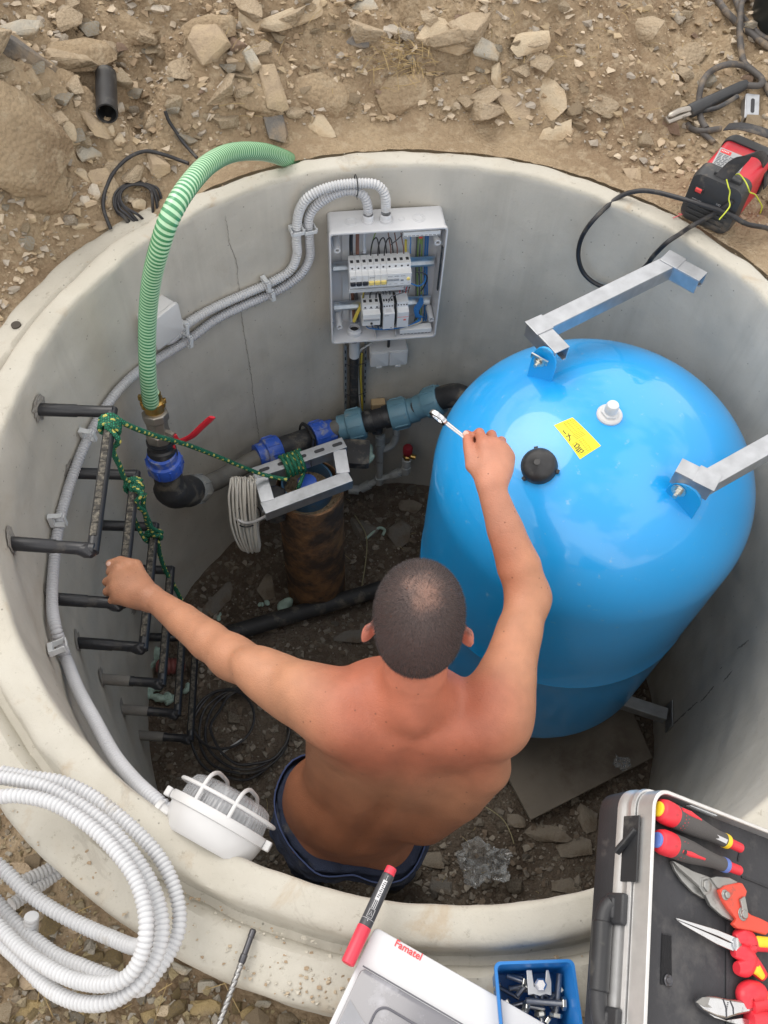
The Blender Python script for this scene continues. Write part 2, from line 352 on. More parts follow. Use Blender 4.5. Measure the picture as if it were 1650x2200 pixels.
rp_ = [(RI+.0015, -.011, .8), (RI+.0035, -.005, 1.2), (RI+.008, -.0008, 1.4), (RI+.014, .0, 1.4), (RI+.025, 0, 1), (RI+.04, .001, 1), (RI+.052, -.002, 1), (RT-.005, -.006, 1.8), (RT-.001, -.014, 1.8), (RT+.001, -.050, 1.6), (RT+.006, -.060, 1), (RT+.018, -.061, 1), (RT+.024, -.047, 1.5), (RT+.036, -.040, 1), (RT+.048, -.044, 1), (RT+.06, -.045, 1), (RT+.075, -.045, 1), (RT+.088, -.048, 1), (RO-.006, -.050, 1.4), (RO, -.058, 1.6), (RO+.001, -.075, 1), (RO, -.2, 1), (RO, -.6, 0), (RO, -1.7, 0)]
Vv, Qq = ring_mesh(rp_); o = mesh_np('rim', Vv, Qq[:, ::-1], m_rim, None, None, True, ring); o.data.set_sharp_from_angle(angle=radians(48))
# crack down the inner wall
def ribbon(pts, w_, r_off=.0006):
    P_ = resample(smooth_path(pts, 4), .006)[0]; rs = np.random.RandomState(5); g = G(); V = []; 
    for k, p in enumerate(P_):
        a = math.atan2(p[1], p[0]) + rs.normal(0, .0012); ww = w_ * (.5 + rs.rand()) * min(1, k/5+.2, (len(P_)-k)/5+.2) / 2
        for s_ in (-1, 1): V.append(((RI-r_off-.0012)*cos(a + s_*ww), (RI-r_off-.0012)*sin(a + s_*ww), p[2]))
    return g.add(V, [(2*k, 2*k+1, 2*k+3, 2*k+2) for k in range(len(P_)-1)])
m_crack = mt('crack_dark', (.20, .185, .165), .95)
ribbon([wal(484, 462), wal(492, 520), wal(507, 560), wal(511, 600), wal(513, 612)], .0016).build('crack', m_crack, ring, smooth=False)
ribbon([wal(511, 600), wal(520, 690), wal(535, 780), wal(545, 860), wal(555, 935), wal(558, 985)], .0016).build('crack', m_crack, ring, smooth=False)
for a, b in (((1445, 1558), (1500, 1508)), ((1505, 1510), (1535, 1475)), ((1540, 1450), (1553, 1432)), ((1555, 1465), (1575, 1440)), ((1585, 1395), (1610, 1375))):
    ribbon([wal(*a), wal(*b)], .006).build('scrape_mark', m_crack, ring, smooth=False)
m_red = mt('red_marker_ink', (.75, .12, .16), .8)
g = G(); z = .0045; a_ = [at(1446, 468, z), at(1470, 459, z), at(1487, 466, z), at(1470, 461.5, z), at(1450, 469.5, z)]; g.tube([a_[0], a_[1], a_[2]], .0012, 5).tube([at(1458, 459, z), at(1484, 462, z)], .001, 5); g.build('red_mark', m_red, ring)
m_hole = mt('hole_dark', (.07, .06, .05), .95)
G().cyl(at(37, 704, -.052) , at(37, 704, -.052) + A(0, 0, .0105), .011, n=24).build('lifting_hole', m_hole, ring)

# ------------------------------------------------------------------ stones
def hull(seed, s, n=16, box=.35, chip=0):
    rs = np.random.RandomState(seed); P_ = rs.normal(size=(n, 3)); P_ /= np.linalg.norm(P_, axis=1, keepdims=True)
    P_ = np.sign(P_) * np.abs(P_)**(1-box); P_ *= A(*s) * (.85 + .3*rs.rand(n, 1)) / 2
    bm = bmesh.new(); 
    for p in P_: bm.verts.new(p)
    bmesh.ops.convex_hull(bm, input=bm.verts); 
    for v_ in [v_ for v_ in bm.verts if not v_.link_faces]: bm.verts.remove(v_)
    bmesh.ops.dissolve_limit(bm, angle_limit=radians(7), verts=bm.verts, edges=bm.edges)
    bmesh.ops.triangulate(bm, faces=bm.faces[:])
    V = np.array([v_.co[:] for v_ in bm.verts]); bm.verts.index_update(); T = np.array([[v_.index for v_ in f.verts] for f in bm.faces]); bm.free(); return V, T
def rockmesh(name, seed, s, mat, n=16, det=2, rough=.06, box=.35):
    V, T = hull(seed, s, n, box); me = bpy.data.meshes.new(name); me.from_pydata(V.tolist(), [], T.tolist())
    if det:
        bm = bmesh.new(); bm.from_mesh(me)
        bmesh.ops.bevel(bm, geom=bm.edges[:], offset=min(s)*.022, segments=1, affect='EDGES')
        bmesh.ops.triangulate(bm, faces=bm.faces[:])
        for _ in range(det - 1): bmesh.ops.subdivide_edges(bm, edges=bm.edges[:], cuts=1, use_grid_fill=True)
        bmesh.ops.triangulate(bm, faces=bm.faces[:])
        C_ = np.array([v_.co[:] for v_ in bm.verts]); k = max(s); d = fbm(C_ * A(1, 1, 2.2), k*.3, 4, seed % 13) * k * rough * .35
        nn = C_ / np.maximum(np.linalg.norm(C_, axis=1, keepdims=True), 1e-6)
        for v_, q in zip(bm.verts, C_ + nn*d[:, None]): v_.co = q
        bm.to_mesh(me); bm.free(); me.shade_smooth(); me.set_sharp_from_angle(angle=radians(20))
    me.materials.append(mat); return me
def stone_mat(name, c, c2, rough=.9):
    m = mt(name, c, rough, var=.16, vs=28, bump=.5, bs=170, dirt=(c2, .75, 13), spec=.2); return m
ST = {'tan': stone_mat('tan_stone', (.52, .43, .31), (.43, .33, .22)), 'grey': stone_mat('grey_stone', (.43, .40, .34), (.42, .34, .24)),
      'brown': stone_mat('brown_stone', (.39, .305, .215), (.42, .33, .22)), 'slate': stone_mat('slate_stone', (.17, .16, .15), (.26, .205, .15)),
      'white': stone_mat('whitish_stone', (.58, .52, .44), (.45, .36, .26)), 'pink': stone_mat('pinkish_stone', (.45, .32, .25), (.40, .29, .2)),
      'gold': stone_mat('ochre_stone', (.38, .29, .15), (.30, .235, .15)),
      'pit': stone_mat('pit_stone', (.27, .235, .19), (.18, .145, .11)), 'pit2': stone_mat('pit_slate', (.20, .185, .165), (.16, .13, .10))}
def rock(u, v, wpx, hpx, rotdeg, mat, label, thick=.4, seed=0, sink=.3, where=gr, group=None, det=2, n=18, name='rock', box=.35):
    """wpx x hpx: size as seen; laid on the slope of the ground, turned so that its long side runs at rotdeg in the picture"""
    p = where(u, v); dist = np.linalg.norm(p - CAM); k = dist / F
    if where is gr:
        e = .05; gx = (H(p[0]+e, p[1], False)-H(p[0]-e, p[1], False))/(2*e); gy = (H(p[0], p[1]+e, False)-H(p[0], p[1]-e, False))/(2*e); N_ = unit(A(-gx, -gy, 1))
    else: N_ = A(0, 0, 1)
    # screen axes laid into the surface
    a = pla(u+10, v, p, N_) - p; b = pla(u, v-10, p, N_) - p; fy = np.linalg.norm(b) / (10*k)
    ca, sa = cos(radians(rotdeg)), sin(radians(rotdeg)); X = unit(a*ca + b*sa); Y = unit(np.cross(N_, X))
    sx = wpx*k * (1 + (fy-1)*abs(sa)); sy = hpx*k*(1 + (fy-1)*abs(ca)) * (.82 if abs(ca) > .5 else 1); t = min(sx, sy)*thick
    me = rockmesh(name, seed or int(u*7+v*13), (sx*1.08, sy*1.08, t), ST[mat], n, det, box=box)
    o = bpy.data.objects.new(name, me); COL.objects.link(o)
    M = mathutils.Matrix((X, Y, N_)).transposed().to_4x4(); M.translation = p + N_*t*(.5-sink); o.matrix_world = M; WL[o] = p
    return tag(o, label, name.replace('_', ' '), group)
R1 = [
 (965, 80, 118, 72, -12, 'tan', 'large pale five sided stone with a dark dimple, high on the bank right of centre', .45),
 (1137, 97, 78, 58, 20, 'tan', 'angular tan stone near the top of the bank, next to the sandy slope', .6),
 (1046, 110, 40, 55, 70, 'grey', 'grey egg shaped stone beside the large dimpled stone', .6),
 (1068, 160, 22, 62, 10, 'tan', 'small upright oblong stone below the grey egg shaped stone', .8),
 (1097, 225, 110, 62, -48, 'brown', 'flat brown slab tilted down the bank left of the sandy slope', .35),
 (1180, 215, 95, 78, -50, 'tan', 'broad tan slab right of the flat brown slab', .4),
 (1193, 288, 70, 42, 30, 'tan', 'long tan stone near the rim, below the two slabs', .5),
 (1357, 378, 34, 44, 60, 'brown', 'lone brown stone near the rim under the sandy slope', .5),
 (620, 40, 165, 50, 18, 'tan', 'longest pale stone, a bent bar lying high on the bank left of centre', .55),
 (535, 45, 40, 85, 8, 'tan', 'tall tan stone left of the longest pale bar', .7),
 (540, 128, 36, 66, 6, 'grey', 'smooth grey oblong stone standing in the middle of the bank', .6),
 (448, 95, 75, 95, 30, 'brown', 'large brown wedge shaped stone pushed into the bank', .55),
 (483, 188, 36, 34, 0, 'white', 'whitish cube shaped stone on the bank', .9),
 (515, 190, 32, 56, 12, 'brown', 'brown upright stone right of the whitish cube shaped stone', .7),
 (585, 195, 46, 130, 14, 'brown', 'tall leaning brown stone in the middle of the bank', .5),
 (592, 268, 42, 100, 14, 'slate', 'dark slate sticking up behind the green hose', .5),
 (778, 12, 70, 38, 0, 'grey', 'pale grey stone cut by the top edge of the picture', .5),
 (770, 95, 44, 30, -20, 'slate', 'dark grey stone on the bank above the dry grass', .5),
 (690, 275, 60, 50, -45, 'tan', 'flat tan stone just above the rim, left of centre', .35),
 (845, 68, 44, 26, -10, 'white', 'pale stone left of the large dimpled stone', .7),
 (340, 22, 28, 24, 0, 'white', 'small white stone alone at the top left of the bank', .9),
 (48, 70, 100, 34, 4, 'grey', 'layered grey slab at the left edge of the picture', .7),
 (40, 118, 90, 26, -30, 'slate', 'dark layered slab under the layered grey slab', .7),
 (73, 47, 30, 24, -10, 'tan', 'small blocky stone lying on the layered grey slab', .9),
 (90, 4, 50, 26, 0, 'tan', 'rounded stone at the top edge, left corner', .7),
 (150, 290, 30, 64, 14, 'tan', 'tan oblong stone left of the black pipe offcut', .7),
 (200, 265, 30, 70, 20, 'brown', 'slim brown stone leaning at the left of the black pipe offcut', .6),
 (192, 330, 56, 44, 0, 'grey', 'six sided grey stone below the black pipe offcut', .5),
 (222, 400, 56, 100, 14, 'brown', 'flat long brown slab under the six sided grey stone', .25),
 (180, 378, 48, 26, -40, 'tan', 'short tan stone lying against the flat brown slab', .7),
 (201, 414, 20, 46, -8, 'white', 'whitish pointed stone on the flat brown slab', .7),
 (180, 428, 20, 30, 20, 'white', 'small whitish stone left of the pointed whitish stone', .7),
 (341, 350, 50, 68, 12, 'brown', 'tan stone inside the black cable loop behind the green hose', .5),
 (178, 487, 38, 24, 0, 'tan', 'pale tan stone left of the coil of black cable', .6),
 (216, 488, 28, 26, 0, 'brown', 'brown stone between the pale tan stone and the coil of black cable', .6),
 (297, 442, 28, 26, 0, 'tan', 'round stone lying inside the coil of black cable', .8),
 (258, 302, 24, 30, -20, 'tan', 'small oval stone under the open end of the black pipe offcut', .7),
 (240, 284, 18, 26, 0, 'tan', 'small round stone touching the open end of the black pipe offcut', .8),
 (259, 235, 14, 26, 0, 'white', 'small white stone beside the black pipe offcut', .8),
 (660, 2040, 0, 0, 0, 'tan', '', .5),
]
for i_, q in enumerate(R1):
    if q[2]: rock(*q[:7], thick=q[7], seed=100+i_, sink=.34)
# near ground, in front of the ring
R2 = [(55, 2175, 78, 56, 5, 'gold', 'broad ochre stone in the bottom left corner', .5), (70, 2105, 48, 60, 20, 'brown', 'brown stone behind the broad ochre stone in the bottom left corner', .6),
 (186, 1985, 60, 52, 10, 'brown', 'brown stone seen through the loops of grey conduit', .5), (384, 2080, 50, 30, -20, 'grey', 'grey stone right beside the conduit coil, against the ring', .5),
 (440, 2165, 52, 48, 0, 'gold', 'ochre green stone left of the tip of the drill bit', .7), (445, 2120, 34, 34, 0, 'grey', 'grey stone above the ochre green stone', .7),
 (535, 2180, 34, 40, 10, 'gold', 'ochre stone right of the tip of the drill bit', .7), (565, 2158, 30, 20, 0, 'grey', 'small grey stone near the outer edge of the ring by the drill bit', .6),
 (322, 2185, 30, 40, 15, 'gold', 'narrow ochre stone at the bottom edge below the conduit coil', .7), (355, 2172, 30, 36, 0, 'tan', 'tan stone right of the narrow ochre stone', .7),
 (185, 2185, 40, 40, 0, 'gold', 'ochre stone under the lowest conduit loop', .7), (33, 1872, 70, 40, -5, 'brown', 'large flat brown stone behind the conduit loops at the left edge', .3)]
for i_, q in enumerate(R2): rock(*q[:7], thick=q[7], seed=300+i_, sink=.3)
# big lumps of packed earth
for i_, (u, v, W_, H_, rr_, th_, lb) in enumerate([(12, 300, 200, 260, 70, .55, 'big boulder like lump of packed earth at the left edge of the picture'), (95, 415, 110, 120, 30, .5, 'lump of packed earth at the lower right of the big earth boulder'), (862, 205, 120, 100, 10, .5, 'overhanging lump of earth under the dry grass'), (690, 205, 120, 100, -20, .35, 'broad flat lump of earth left of the dry grass'), (450, 60, 110, 70, 10, .5, 'lump of earth above the large brown wedge shaped stone'), (165, 120, 150, 80, 10, .5, 'lump of earth at the back of the hollow with the black pipe offcut'), (985, 180, 110, 70, 0, .4, 'lump of earth below the large dimpled stone'), (270, 60, 120, 90, 0, .35, 'lump of earth near the top edge left of the wedge shaped stone'), (560, 210, 90, 110, 0, .25, 'earth lump between the tall brown stones')]):
    ST['earth'] = m_soil; rock(u, v, W_, H_, rr_, 'earth', lb, thick=th_, seed=840+i_, sink=.45, name='earth_clod', det=3, n=26, box=.1)
# scattered medium stones
rs = np.random.RandomState(11); mats_ = ['tan', 'tan', 'grey', 'brown', 'white', 'brown', 'pink']
def scatter(name, where_txt, group, n_, region, sizes, mats, where, box=.35, zones=()):
    k = 0; tries = 0; protos = [rockmesh(name, 900+q+len(group), (1, .62+.3*rs.rand(), .35+.3*rs.rand()), ST[mats[q % len(mats)]], 14, 1, .05, box) for q in range(12)]
    words = dict(clod='earthy', tan='tan', grey='grey', brown='brown', white='whitish', pink='pinkish', gold='ochre', pit='dull brown', pit2='dark slaty')
    while k < n_ and tries < 9000:
        tries += 1; u = rs.uniform(region[0], region[2]); v = rs.uniform(region[1], region[3]); p = where(u, v); r = np.hypot(p[0], p[1])
        if where is gr and r < 1.09: continue
        if where is fl and (r > .87 or math.hypot(p[0]+.36, p[1]-.48) < .15): continue
        if where is gr and 1180 < u < 1460 and v < 230 and rs.rand() < .85: continue
        s = sizes[0] * (sizes[1]/sizes[0]) ** (rs.rand()**1.6)
        o = bpy.data.objects.new(name, protos[k % 12]); COL.objects.link(o); o.scale = (s, s, s*.8); o.rotation_euler = (rs.normal(0, .25), rs.normal(0, .25), rs.uniform(0, 6.3))
        o.location = p + A(0, 0, s*.07); zn = [z_[4] for z_ in zones if z_[0] <= u <= z_[2] and z_[1] <= v <= z_[3]]
        tx = ('small ' if s < (sizes[0]*sizes[1])**.5 else 'medium ') + (words[mats[(k % 12) % len(mats)]] + ' stone ' if name != 'earth_clod' else 'clod of packed earth ') + (zn[0] if zn else where_txt); tag(o, tx, 'stone', tx); k += 1
scatter('stone', 'on the earth behind the ring', 'bank', 150, (-40, -20, 1690, 560), (.022, .075), mats_, gr, zones=[(-90, -90, 300, 180, 'in the top left corner of the bank'), (-90, 180, 160, 900, 'by the earth boulder at the left edge'), (160, 180, 300, 340, 'round the black pipe offcut'), (160, 340, 430, 600, 'round the black cable loop'), (300, -90, 620, 130, 'on the upper bank left of the longest pale bar'), (300, 130, 620, 360, 'on the bank above the green hose'), (620, -90, 900, 150, 'on the upper bank by the dry grass'), (620, 150, 900, 340, 'just above the rim behind the fuse box'), (900, -90, 1180, 150, 'round the large dimpled stone'), (900, 150, 1250, 400, 'among the slabs near the rim'), (1180, -90, 1470, 450, 'on the sandy slope'), (1470, -90, 1750, 260, 'among the welding cables'), (1440, 260, 1750, 700, 'round the welding machine')])
scatter('stone', 'on the gravel in front of the ring', 'near ground', 60, (-20, 1750, 720, 2230), (.02, .05), ['gold', 'grey', 'tan', 'gold', 'brown'], gr, zones=[(-90, 1700, 400, 2080, 'seen through the loops of the conduit coil'), (-90, 2080, 400, 2300, 'below the conduit coil'), (400, 2000, 520, 2300, 'left of the drill bit'), (520, 2000, 760, 2300, 'right of the drill bit')])
ST['clod'] = soil('pale_soil', (.50, .40, .285), (.41, .32, .22), (.55, .455, .335), .13)
scatter('earth_clod', 'on the bank', 'clods', 40, (-40, -20, 1500, 420), (.06, .17), ['clod'], gr, .05, zones=[(-90, -90, 420, 200, 'in the upper left of the bank'), (-90, 200, 420, 700, 'in the lower left of the bank'), (420, -90, 900, 700, 'in the middle of the bank'), (900, -90, 1750, 700, 'on the right half of the bank')])
# gravel: too many to count
PRO = [hull(500+q, (1, .75, .6), 9) for q in range(10)]
def gravel(name, label, n_, region, sizes, mat, where, keep=lambda u, v: True, cols=None):
    us = rs.uniform(region[0], region[2], n_); vs_ = rs.uniform(region[1], region[3], n_)
    D_ = np.stack([(us-825)/F, (1100-vs_)/F, -np.ones(n_)], 1) @ RM.T; z = np.full(n_, .1 if where is grf else FLOOR); hf = (lambda x, y: H(x, y, False)) if where is grf else HF
    for _ in range(12): P_ = CAM + ((z - CAM[2])/D_[:, 2])[:, None]*D_; z = .5*z + .5*hf(P_[:, 0], P_[:, 1])
    P_[:, 2] = H(P_[:, 0], P_[:, 1]) if where is grf else z
    r = np.hypot(P_[:, 0], P_[:, 1]); P_ = P_[(r > 1.075) if where is grf else (r < .885)]; n_ = len(P_)
    S_ = sizes[0] * (sizes[1]/sizes[0]) ** (rs.rand(n_)**2.2); V = []; T = []; Cc = []; base = 0
    for k in range(n_):
        a = rs.uniform(0, 6.3); PV, PT = PRO[k % 10]; c_, s_ = cos(a), sin(a); q = rs.normal(0, .35)
        M = A([c_, -s_*cos(q), s_*sin(q)], [s_, c_*cos(q), -c_*sin(q)], [0, .75*sin(q), .75*cos(q)])
        V.append((PV @ M.T) * S_[k] + P_[k] + A(0, 0, S_[k]*.15)); T.append(PT + base); base += len(PV); c0 = cols[rs.randint(len(cols))]; t_ = rs.uniform(.8, 1.15)
        Cc.append(np.tile([c0[0]*t_, c0[1]*t_, c0[2]*t_, 1], (len(PV), 1)))
    return mesh_np(name, np.concatenate(V), np.concatenate(T), mat, 'stuff', label, False, None, None, np.concatenate(Cc))
m_grav = mt('gravel', (.4, .3, .2), .95, var=.1, spec=.15, bump=.4, bs=300); n_, l_, b_ = nodes(m_grav)
va = n_.new('ShaderNodeVertexColor'); va.layer_name = 'tint'; l_(va.outputs[0], b_.inputs['Base Color'])
grf = 'outside'
BK = [(.48, .38, .27), (.42, .33, .22), (.55, .46, .35), (.42, .37, .31), (.36, .27, .18)]
gravel('gravel', 'small stones and clods of earth all over the bank', 11000, (-60, -60, 1710, 760), (.005, .036), m_grav, grf, cols=BK)
def rimcrumbs():
    V = []; T = []; Cc = []; base = 0
    for k in range(520):
        a = rs.uniform(radians(205), radians(300)) if k < 400 else rs.uniform(radians(20), radians(170)); r = rs.uniform(RT+.012, RO-.004) if k < 400 else rs.uniform(RT-.03, RT+.01)
        if k < 400 and rs.rand() < .5: a = radians(258) + rs.normal(0, .12)
        z = -.046 if k < 400 else -.004; s_ = .0025*(4**rs.rand()) * (1 if k < 400 else .6); PV, PT = PRO[k % 10]; V.append(PV*s_ + A(r*cos(a), r*sin(a), z + s_*.2)); T.append(PT+base); base += len(PV); c0 = [(.46, .38, .28), (.52, .49, .42), (.38, .29, .2)][k % 3]; Cc.append(np.tile([*c0, 1], (len(PV), 1)))
    mesh_np('rim_crumbs', np.concatenate(V), np.concatenate(T), m_grav, 'stuff', 'crumbs of mortar and earth lying on the ledge of the concrete ring', False, None, None, np.concatenate(Cc))
rimcrumbs()
gravel('near_gravel', 'gravel and crumbs of earth in front of the ring', 2600, (-40, 1700, 760, 2260), (.005, .024), m_grav, grf, cols=[(.30, .25, .17), (.34, .28, .17), (.24, .2, .15), (.36, .33, .28)])
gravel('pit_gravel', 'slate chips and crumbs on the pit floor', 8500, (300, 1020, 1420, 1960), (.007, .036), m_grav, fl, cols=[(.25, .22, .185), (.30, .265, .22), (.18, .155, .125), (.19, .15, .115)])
# ------------------------------------------------------------------ blue pressure tank
def steel(name='galvanised', c=(.46, .475, .50), r=.42): return mt(name, c, r, .9, var=.12, vs=35, bump=.1, bs=300, dirt=((.46, .47, .48), .15, 12))
m_galv = steel(); m_galvd = mt('galvanised_dull', (.42, .44, .46), .45, .8, var=.15, vs=30); m_zinc = mt('zinc_bolt', (.66, .66, .62), .3, 1, var=.1)
m_blue = mt('blue_tank_paint', (.008, .335, .79), .34, 0, var=.05, vs=4, coat=.6, bump=.06, bs=9, dirt=((.16, .42, .72), .12, 45))
TC = A(.410, .144); TR = .399; TZ = -.353; TH = .289; BZ = -1.174; BH = .158; SEAM = -.745
m_blackp = mt('black_plastic', (.022, .023, .026), .42, 0, var=.2, bump=.12, bs=260, dirt=((.10, .095, .085), .35, 22))
m_blackr = mt('black_rubber', (.028, .028, .03), .6, 0, var=.2, bump=.2, bs=200, dirt=((.14, .125, .10), .45, 18))
m_white = mt('white_plastic', (.60, .61, .62), .38, 0, var=.03); m_lgrey = mt('light_grey_plastic', (.60, .62, .64), .42, 0, var=.04)
m_wht2 = mt('white_enamel', (.60, .60, .605), .3, 0, var=.02)
def tz(x, y):                                  # height of the dome at x, y
    r = min(.999, math.hypot(x-TC[0], y-TC[1]) / TR); return TZ + TH * (1 - r**2.15)**(1/2.05)
def tpx(u, v):                                 # picture point on the dome
    z = -.1
    for _ in range(30): p = at(u, v, z); z = .5*z + .5*tz(p[0], p[1])
    return at(u, v, z)
def tn(p):
    e = .003; return unit(A(-(tz(p[0]+e, p[1])-tz(p[0]-e, p[1]))/(2*e), -(tz(p[0], p[1]+e)-tz(p[0], p[1]-e))/(2*e), 1))
m_blue.node_tree.nodes['Principled BSDF'].inputs['Coat Roughness'].default_value = .05
tank = thing('pressure_tank', (*TC, FLOOR), 'big glossy blue steel pressure tank standing in the ring', 'pressure tank')
pr = [(0.001, BZ-BH)] + [(TR*sin(t)**.93, BZ - BH*cos(t)**.93) for t in np.linspace(.08, pi/2-.02, 18)]
pr += [(TR, z) for z in np.linspace(BZ, SEAM-.012, 6)] + [(TR+.0012, SEAM-.005), (TR+.0016, SEAM-.002), (TR+.0012, SEAM), (TR, SEAM+.004)] + [(TR, z) for z in np.linspace(SEAM+.03, TZ, 6)][1:]
rr_ = np.sin(np.linspace(pi/2, 0.0, 46))[1:]; pr += [(TR*q, TZ + TH*(1 - q**2.15)**(1/2.05)) for q in rr_[:-1]] + [(.0005, TZ+TH)]
G().lathe(pr, (*TC, 0), n=128).build('tank_shell', m_blue, tank, ang=50)
for k in range(3):                             # feet
    a = pi/2 + .4 + k*2*pi/3; c = A(TC[0]+.27*cos(a), TC[1]+.27*sin(a), 0); G().bar((*c[:2], FLOOR+.02), (*c[:2], BZ-.08), .05, .035).build('tank_leg', m_blue, tank, bev=.004)
# white valve with cap
p = tpx(1309, 892); n_ = tn(p); g = G(); g.lathe([(.029, -.004), (.029, .004), (.026, .007), (.018, .008)], p, n_, 28).build('valve_washer', m_wht2, tank)
g = G().lathe([(.0205, .006), (.0205, .014), (.014, .015)], p, n_, 6).build('valve_nut', m_lgrey, tank, smooth=False, bev=.001)
G().lathe([(.0145, .012), (.0150, .022), (.0145, .034), (.0125, .0385), (.006, .0395)], p, n_, 24).build('valve_cap', m_lgrey, tank)
# black screw cap
p = tpx(1159, 1003); n_ = tn(p); x, y, z = basis(n_); G().lathe([(.040, -.01), (.0405, .006), (.039, .016), (.033, .024), (.024, .029), (.010, .031), (.007, .034), (.003, .034)], p, n_, 40).build('screw_cap', m_blackp, tank)
g = G()
for k in range(3):
    a = .5 + k*2*pi/3; r = x*cos(a) + y*sin(a); g.bar(p + r*.038 - n_*.004, p + r*.044 + n_*.008, .009, .008, r)
g.build('cap_lug', m_blackp, tank, bev=.001)
# yellow label, wrapped on the dome
m_yel = mt('yellow_label', (.83, .72, .03), .5, 0, var=.03); m_ink = mt('black_ink', (.03, .03, .03), .7); m_dink = mt('faint_print', (.36, .30, .02), .6)
C4 = [tpx(1190, 914), tpx(1230, 897), tpx(1291, 958), tpx(1246, 987)]
def lab(s, t, h=.0006):
    q = (1-s)*((1-t)*C4[0] + t*C4[1]) + s*((1-t)*C4[3] + t*C4[2]); return A(q[0], q[1], tz(q[0], q[1])) + tn(q)*h
g = G(); N1 = 13; g.add([lab(i/(N1-1), j/(N1-1)) for i in range(N1) for j in range(N1)], [(i*N1+j, (i+1)*N1+j, (i+1)*N1+j+1, i*N1+j+1) for i in range(N1-1) for j in range(N1-1)])
lb = g.build('label', m_yel, tank)
g = G()
def lline(pts, w_): g.tube([lab(a, b, .0009) for a, b in pts], w_, 4, flat=.3)
for s0, s1, t0, t1 in ((.06, .40, .45, .95), (.62, .94, .12, .62)):
    lline([(s0, t0), (s1, t0), (s1, t1), (s0, t1), (s0, t0)], .0008)
    for q in np.linspace(s0, s1, 7)[1:-1]: lline([(q, t0), (q, t1)], .0005)
    for q in np.linspace(t0, t1, 4)[1:-1]: lline([(s0, q), (s1, q)], .0005)
for q in (.44, .48, .52, .56): lline([(q, .35), (q, .85)], .0008)
g.build('label_print', m_dink, tank)
g = G(); 
for pts in ([(.22, .18), (.28, .16), (.33, .18)], [(.38, .10), (.42, .30)], [(.35, .28), (.50, .16)], [(.48, .12), (.53, .1)], [(.70, .10), (.66, .28), (.72, .34), (.76, .22), (.74, .10)], [(.80, .06), (.78, .30)], [(.84, .08), (.82, .3), (.88, .32), (.90, .20), (.85, .18)]): lline(pts, .0011)
g.build('handwriting', m_ink, tank)
# blue lugs on the dome
def lug(base, X, out, wd, ht, name='lug'):
    """upright plate with a round top; X across, out = normal of the plate"""
    P2 = [(-wd/2, -.03), (wd/2, -.03), (wd/2, ht*.55)] + [(wd/2*cos(t), ht*.55 + ht*.45*sin(t)) for t in np.linspace(0, pi, 9)[1:-1]] + [(-wd/2, ht*.55)]
    Y = unit(np.cross(out, X)); Y = Y if Y[2] > 0 else -Y
    return G().prism(P2, base, X, Y, out, .006).build(name, m_blue, tank, bev=.001)
# ------------------------------------------------------------------ support brackets (galvanised strut channel)
def channel(g, a, b, w_, h_, hint, open_side=1, t=.003):
    """C channel from a to b, the back plate on the hint side"""
    a, b = A(*a), A(*b); z = unit(b-a); up = A(*hint) - z*(A(*hint) @ z); up = unit(up); x = np.cross(up, z); L_ = np.linalg.norm(b-a); m = (a+b)/2
    g.box(m + up*(h_/2 - t/2), (w_, t, L_), x, up, z)
    for s_ in (-1, 1):
        g.box(m + x*s_*(w_/2-t/2) - up*(t/2), (t, h_-t, L_), x, up, z); g.box(m + x*s_*(w_/2-.006) - up*(h_/2-t/2), (.009, t, L_), x, up, z)
    return x, up, z
def bracket(w1, w2, e1, e2, label, base, out):
    """wall end w1 -> corner w2 -> corner e1 -> lug e2"""
    t = thing('tank_bracket', (w1[0], w1[1], w1[2]), label, 'bracket')
    g = G(); channel(g, w2, e1, .041, .041, (0, 0, 1)); g.build('strut', m_galv, t, bev=.0008, smooth=False)
    g = G(); channel(g, w1, w2 - unit(w2-w1)*.0, .041, .041, (0, 0, 1)); g.build('wall_piece', m_galv, t, bev=.0008, smooth=False)
    g = G(); channel(g, e1 + unit(e1-e2)*.02, e2, .041, .041, (0, 0, 1)); g.build('end_piece', m_galv, t, bev=.0008, smooth=False)
    for c_, p_ in ((w2, w1), (e1, e2)): cg = G(); d_ = unit(A(*(p_ - c_))); cg.box(c_ + UZ0*.0214, (.048, .048, .003), d_, np.cross(UZ0, d_), UZ0); cg.box(c_ + UZ0*.0009, (.0405, .0405, .040), d_, np.cross(UZ0, d_), UZ0); cg.build('corner_piece', m_galv, t, bev=.0008, smooth=False)
    return t
UZ0 = A(0, 0, 1)
# bracket 1 (far, to the wall)
zb = -.02
a0 = at(1478, 615, zb); a1 = at(1448, 568, zb+.006); a2 = at(1152, 712, zb+.006); a3 = at(1200, 762, zb-.005)
d = unit(at(1500, 600, zb) - a1); 
t1 = bracket(at(1505, 608, zb), at(1440, 572, zb), at(1155, 712, zb), at(1205, 765, zb), 'galvanised channel bracket holding the back of the blue tank to the wall', None, None)
b1 = at(1168, 800, -.12); X = unit(at(1195, 790, -.1) - at(1150, 780, -.1)); 
p = tpx(1172, 778); X = unit(A(*(at(1210, 790, 0) - at(1160, 762, 0))[:2], 0)); out = unit(np.cross((0, 0, 1), X)); out = out if out[1] < 0 else -out
pl_ = at(1178, 768, -.045); lug(A(pl_[0], pl_[1], tz(pl_[0], pl_[1])) + out*.016, X, out, .062, .022 + max(.03, -.02 - tz(pl_[0], pl_[1])))
q = at(1172, 762, -.035) + out*.026
g = G(); g.lathe([(.014, 0), (.014, .003)], q, out, 24); g.build('washer', m_zinc, t1); G().lathe([(.009, .003), (.009, .011)], q, out, 6).build('nut', m_zinc, t1, smooth=False, bev=.0008); G().cyl(q, q + out*.02, .0045, n=12).build('bolt', m_zinc, t1)
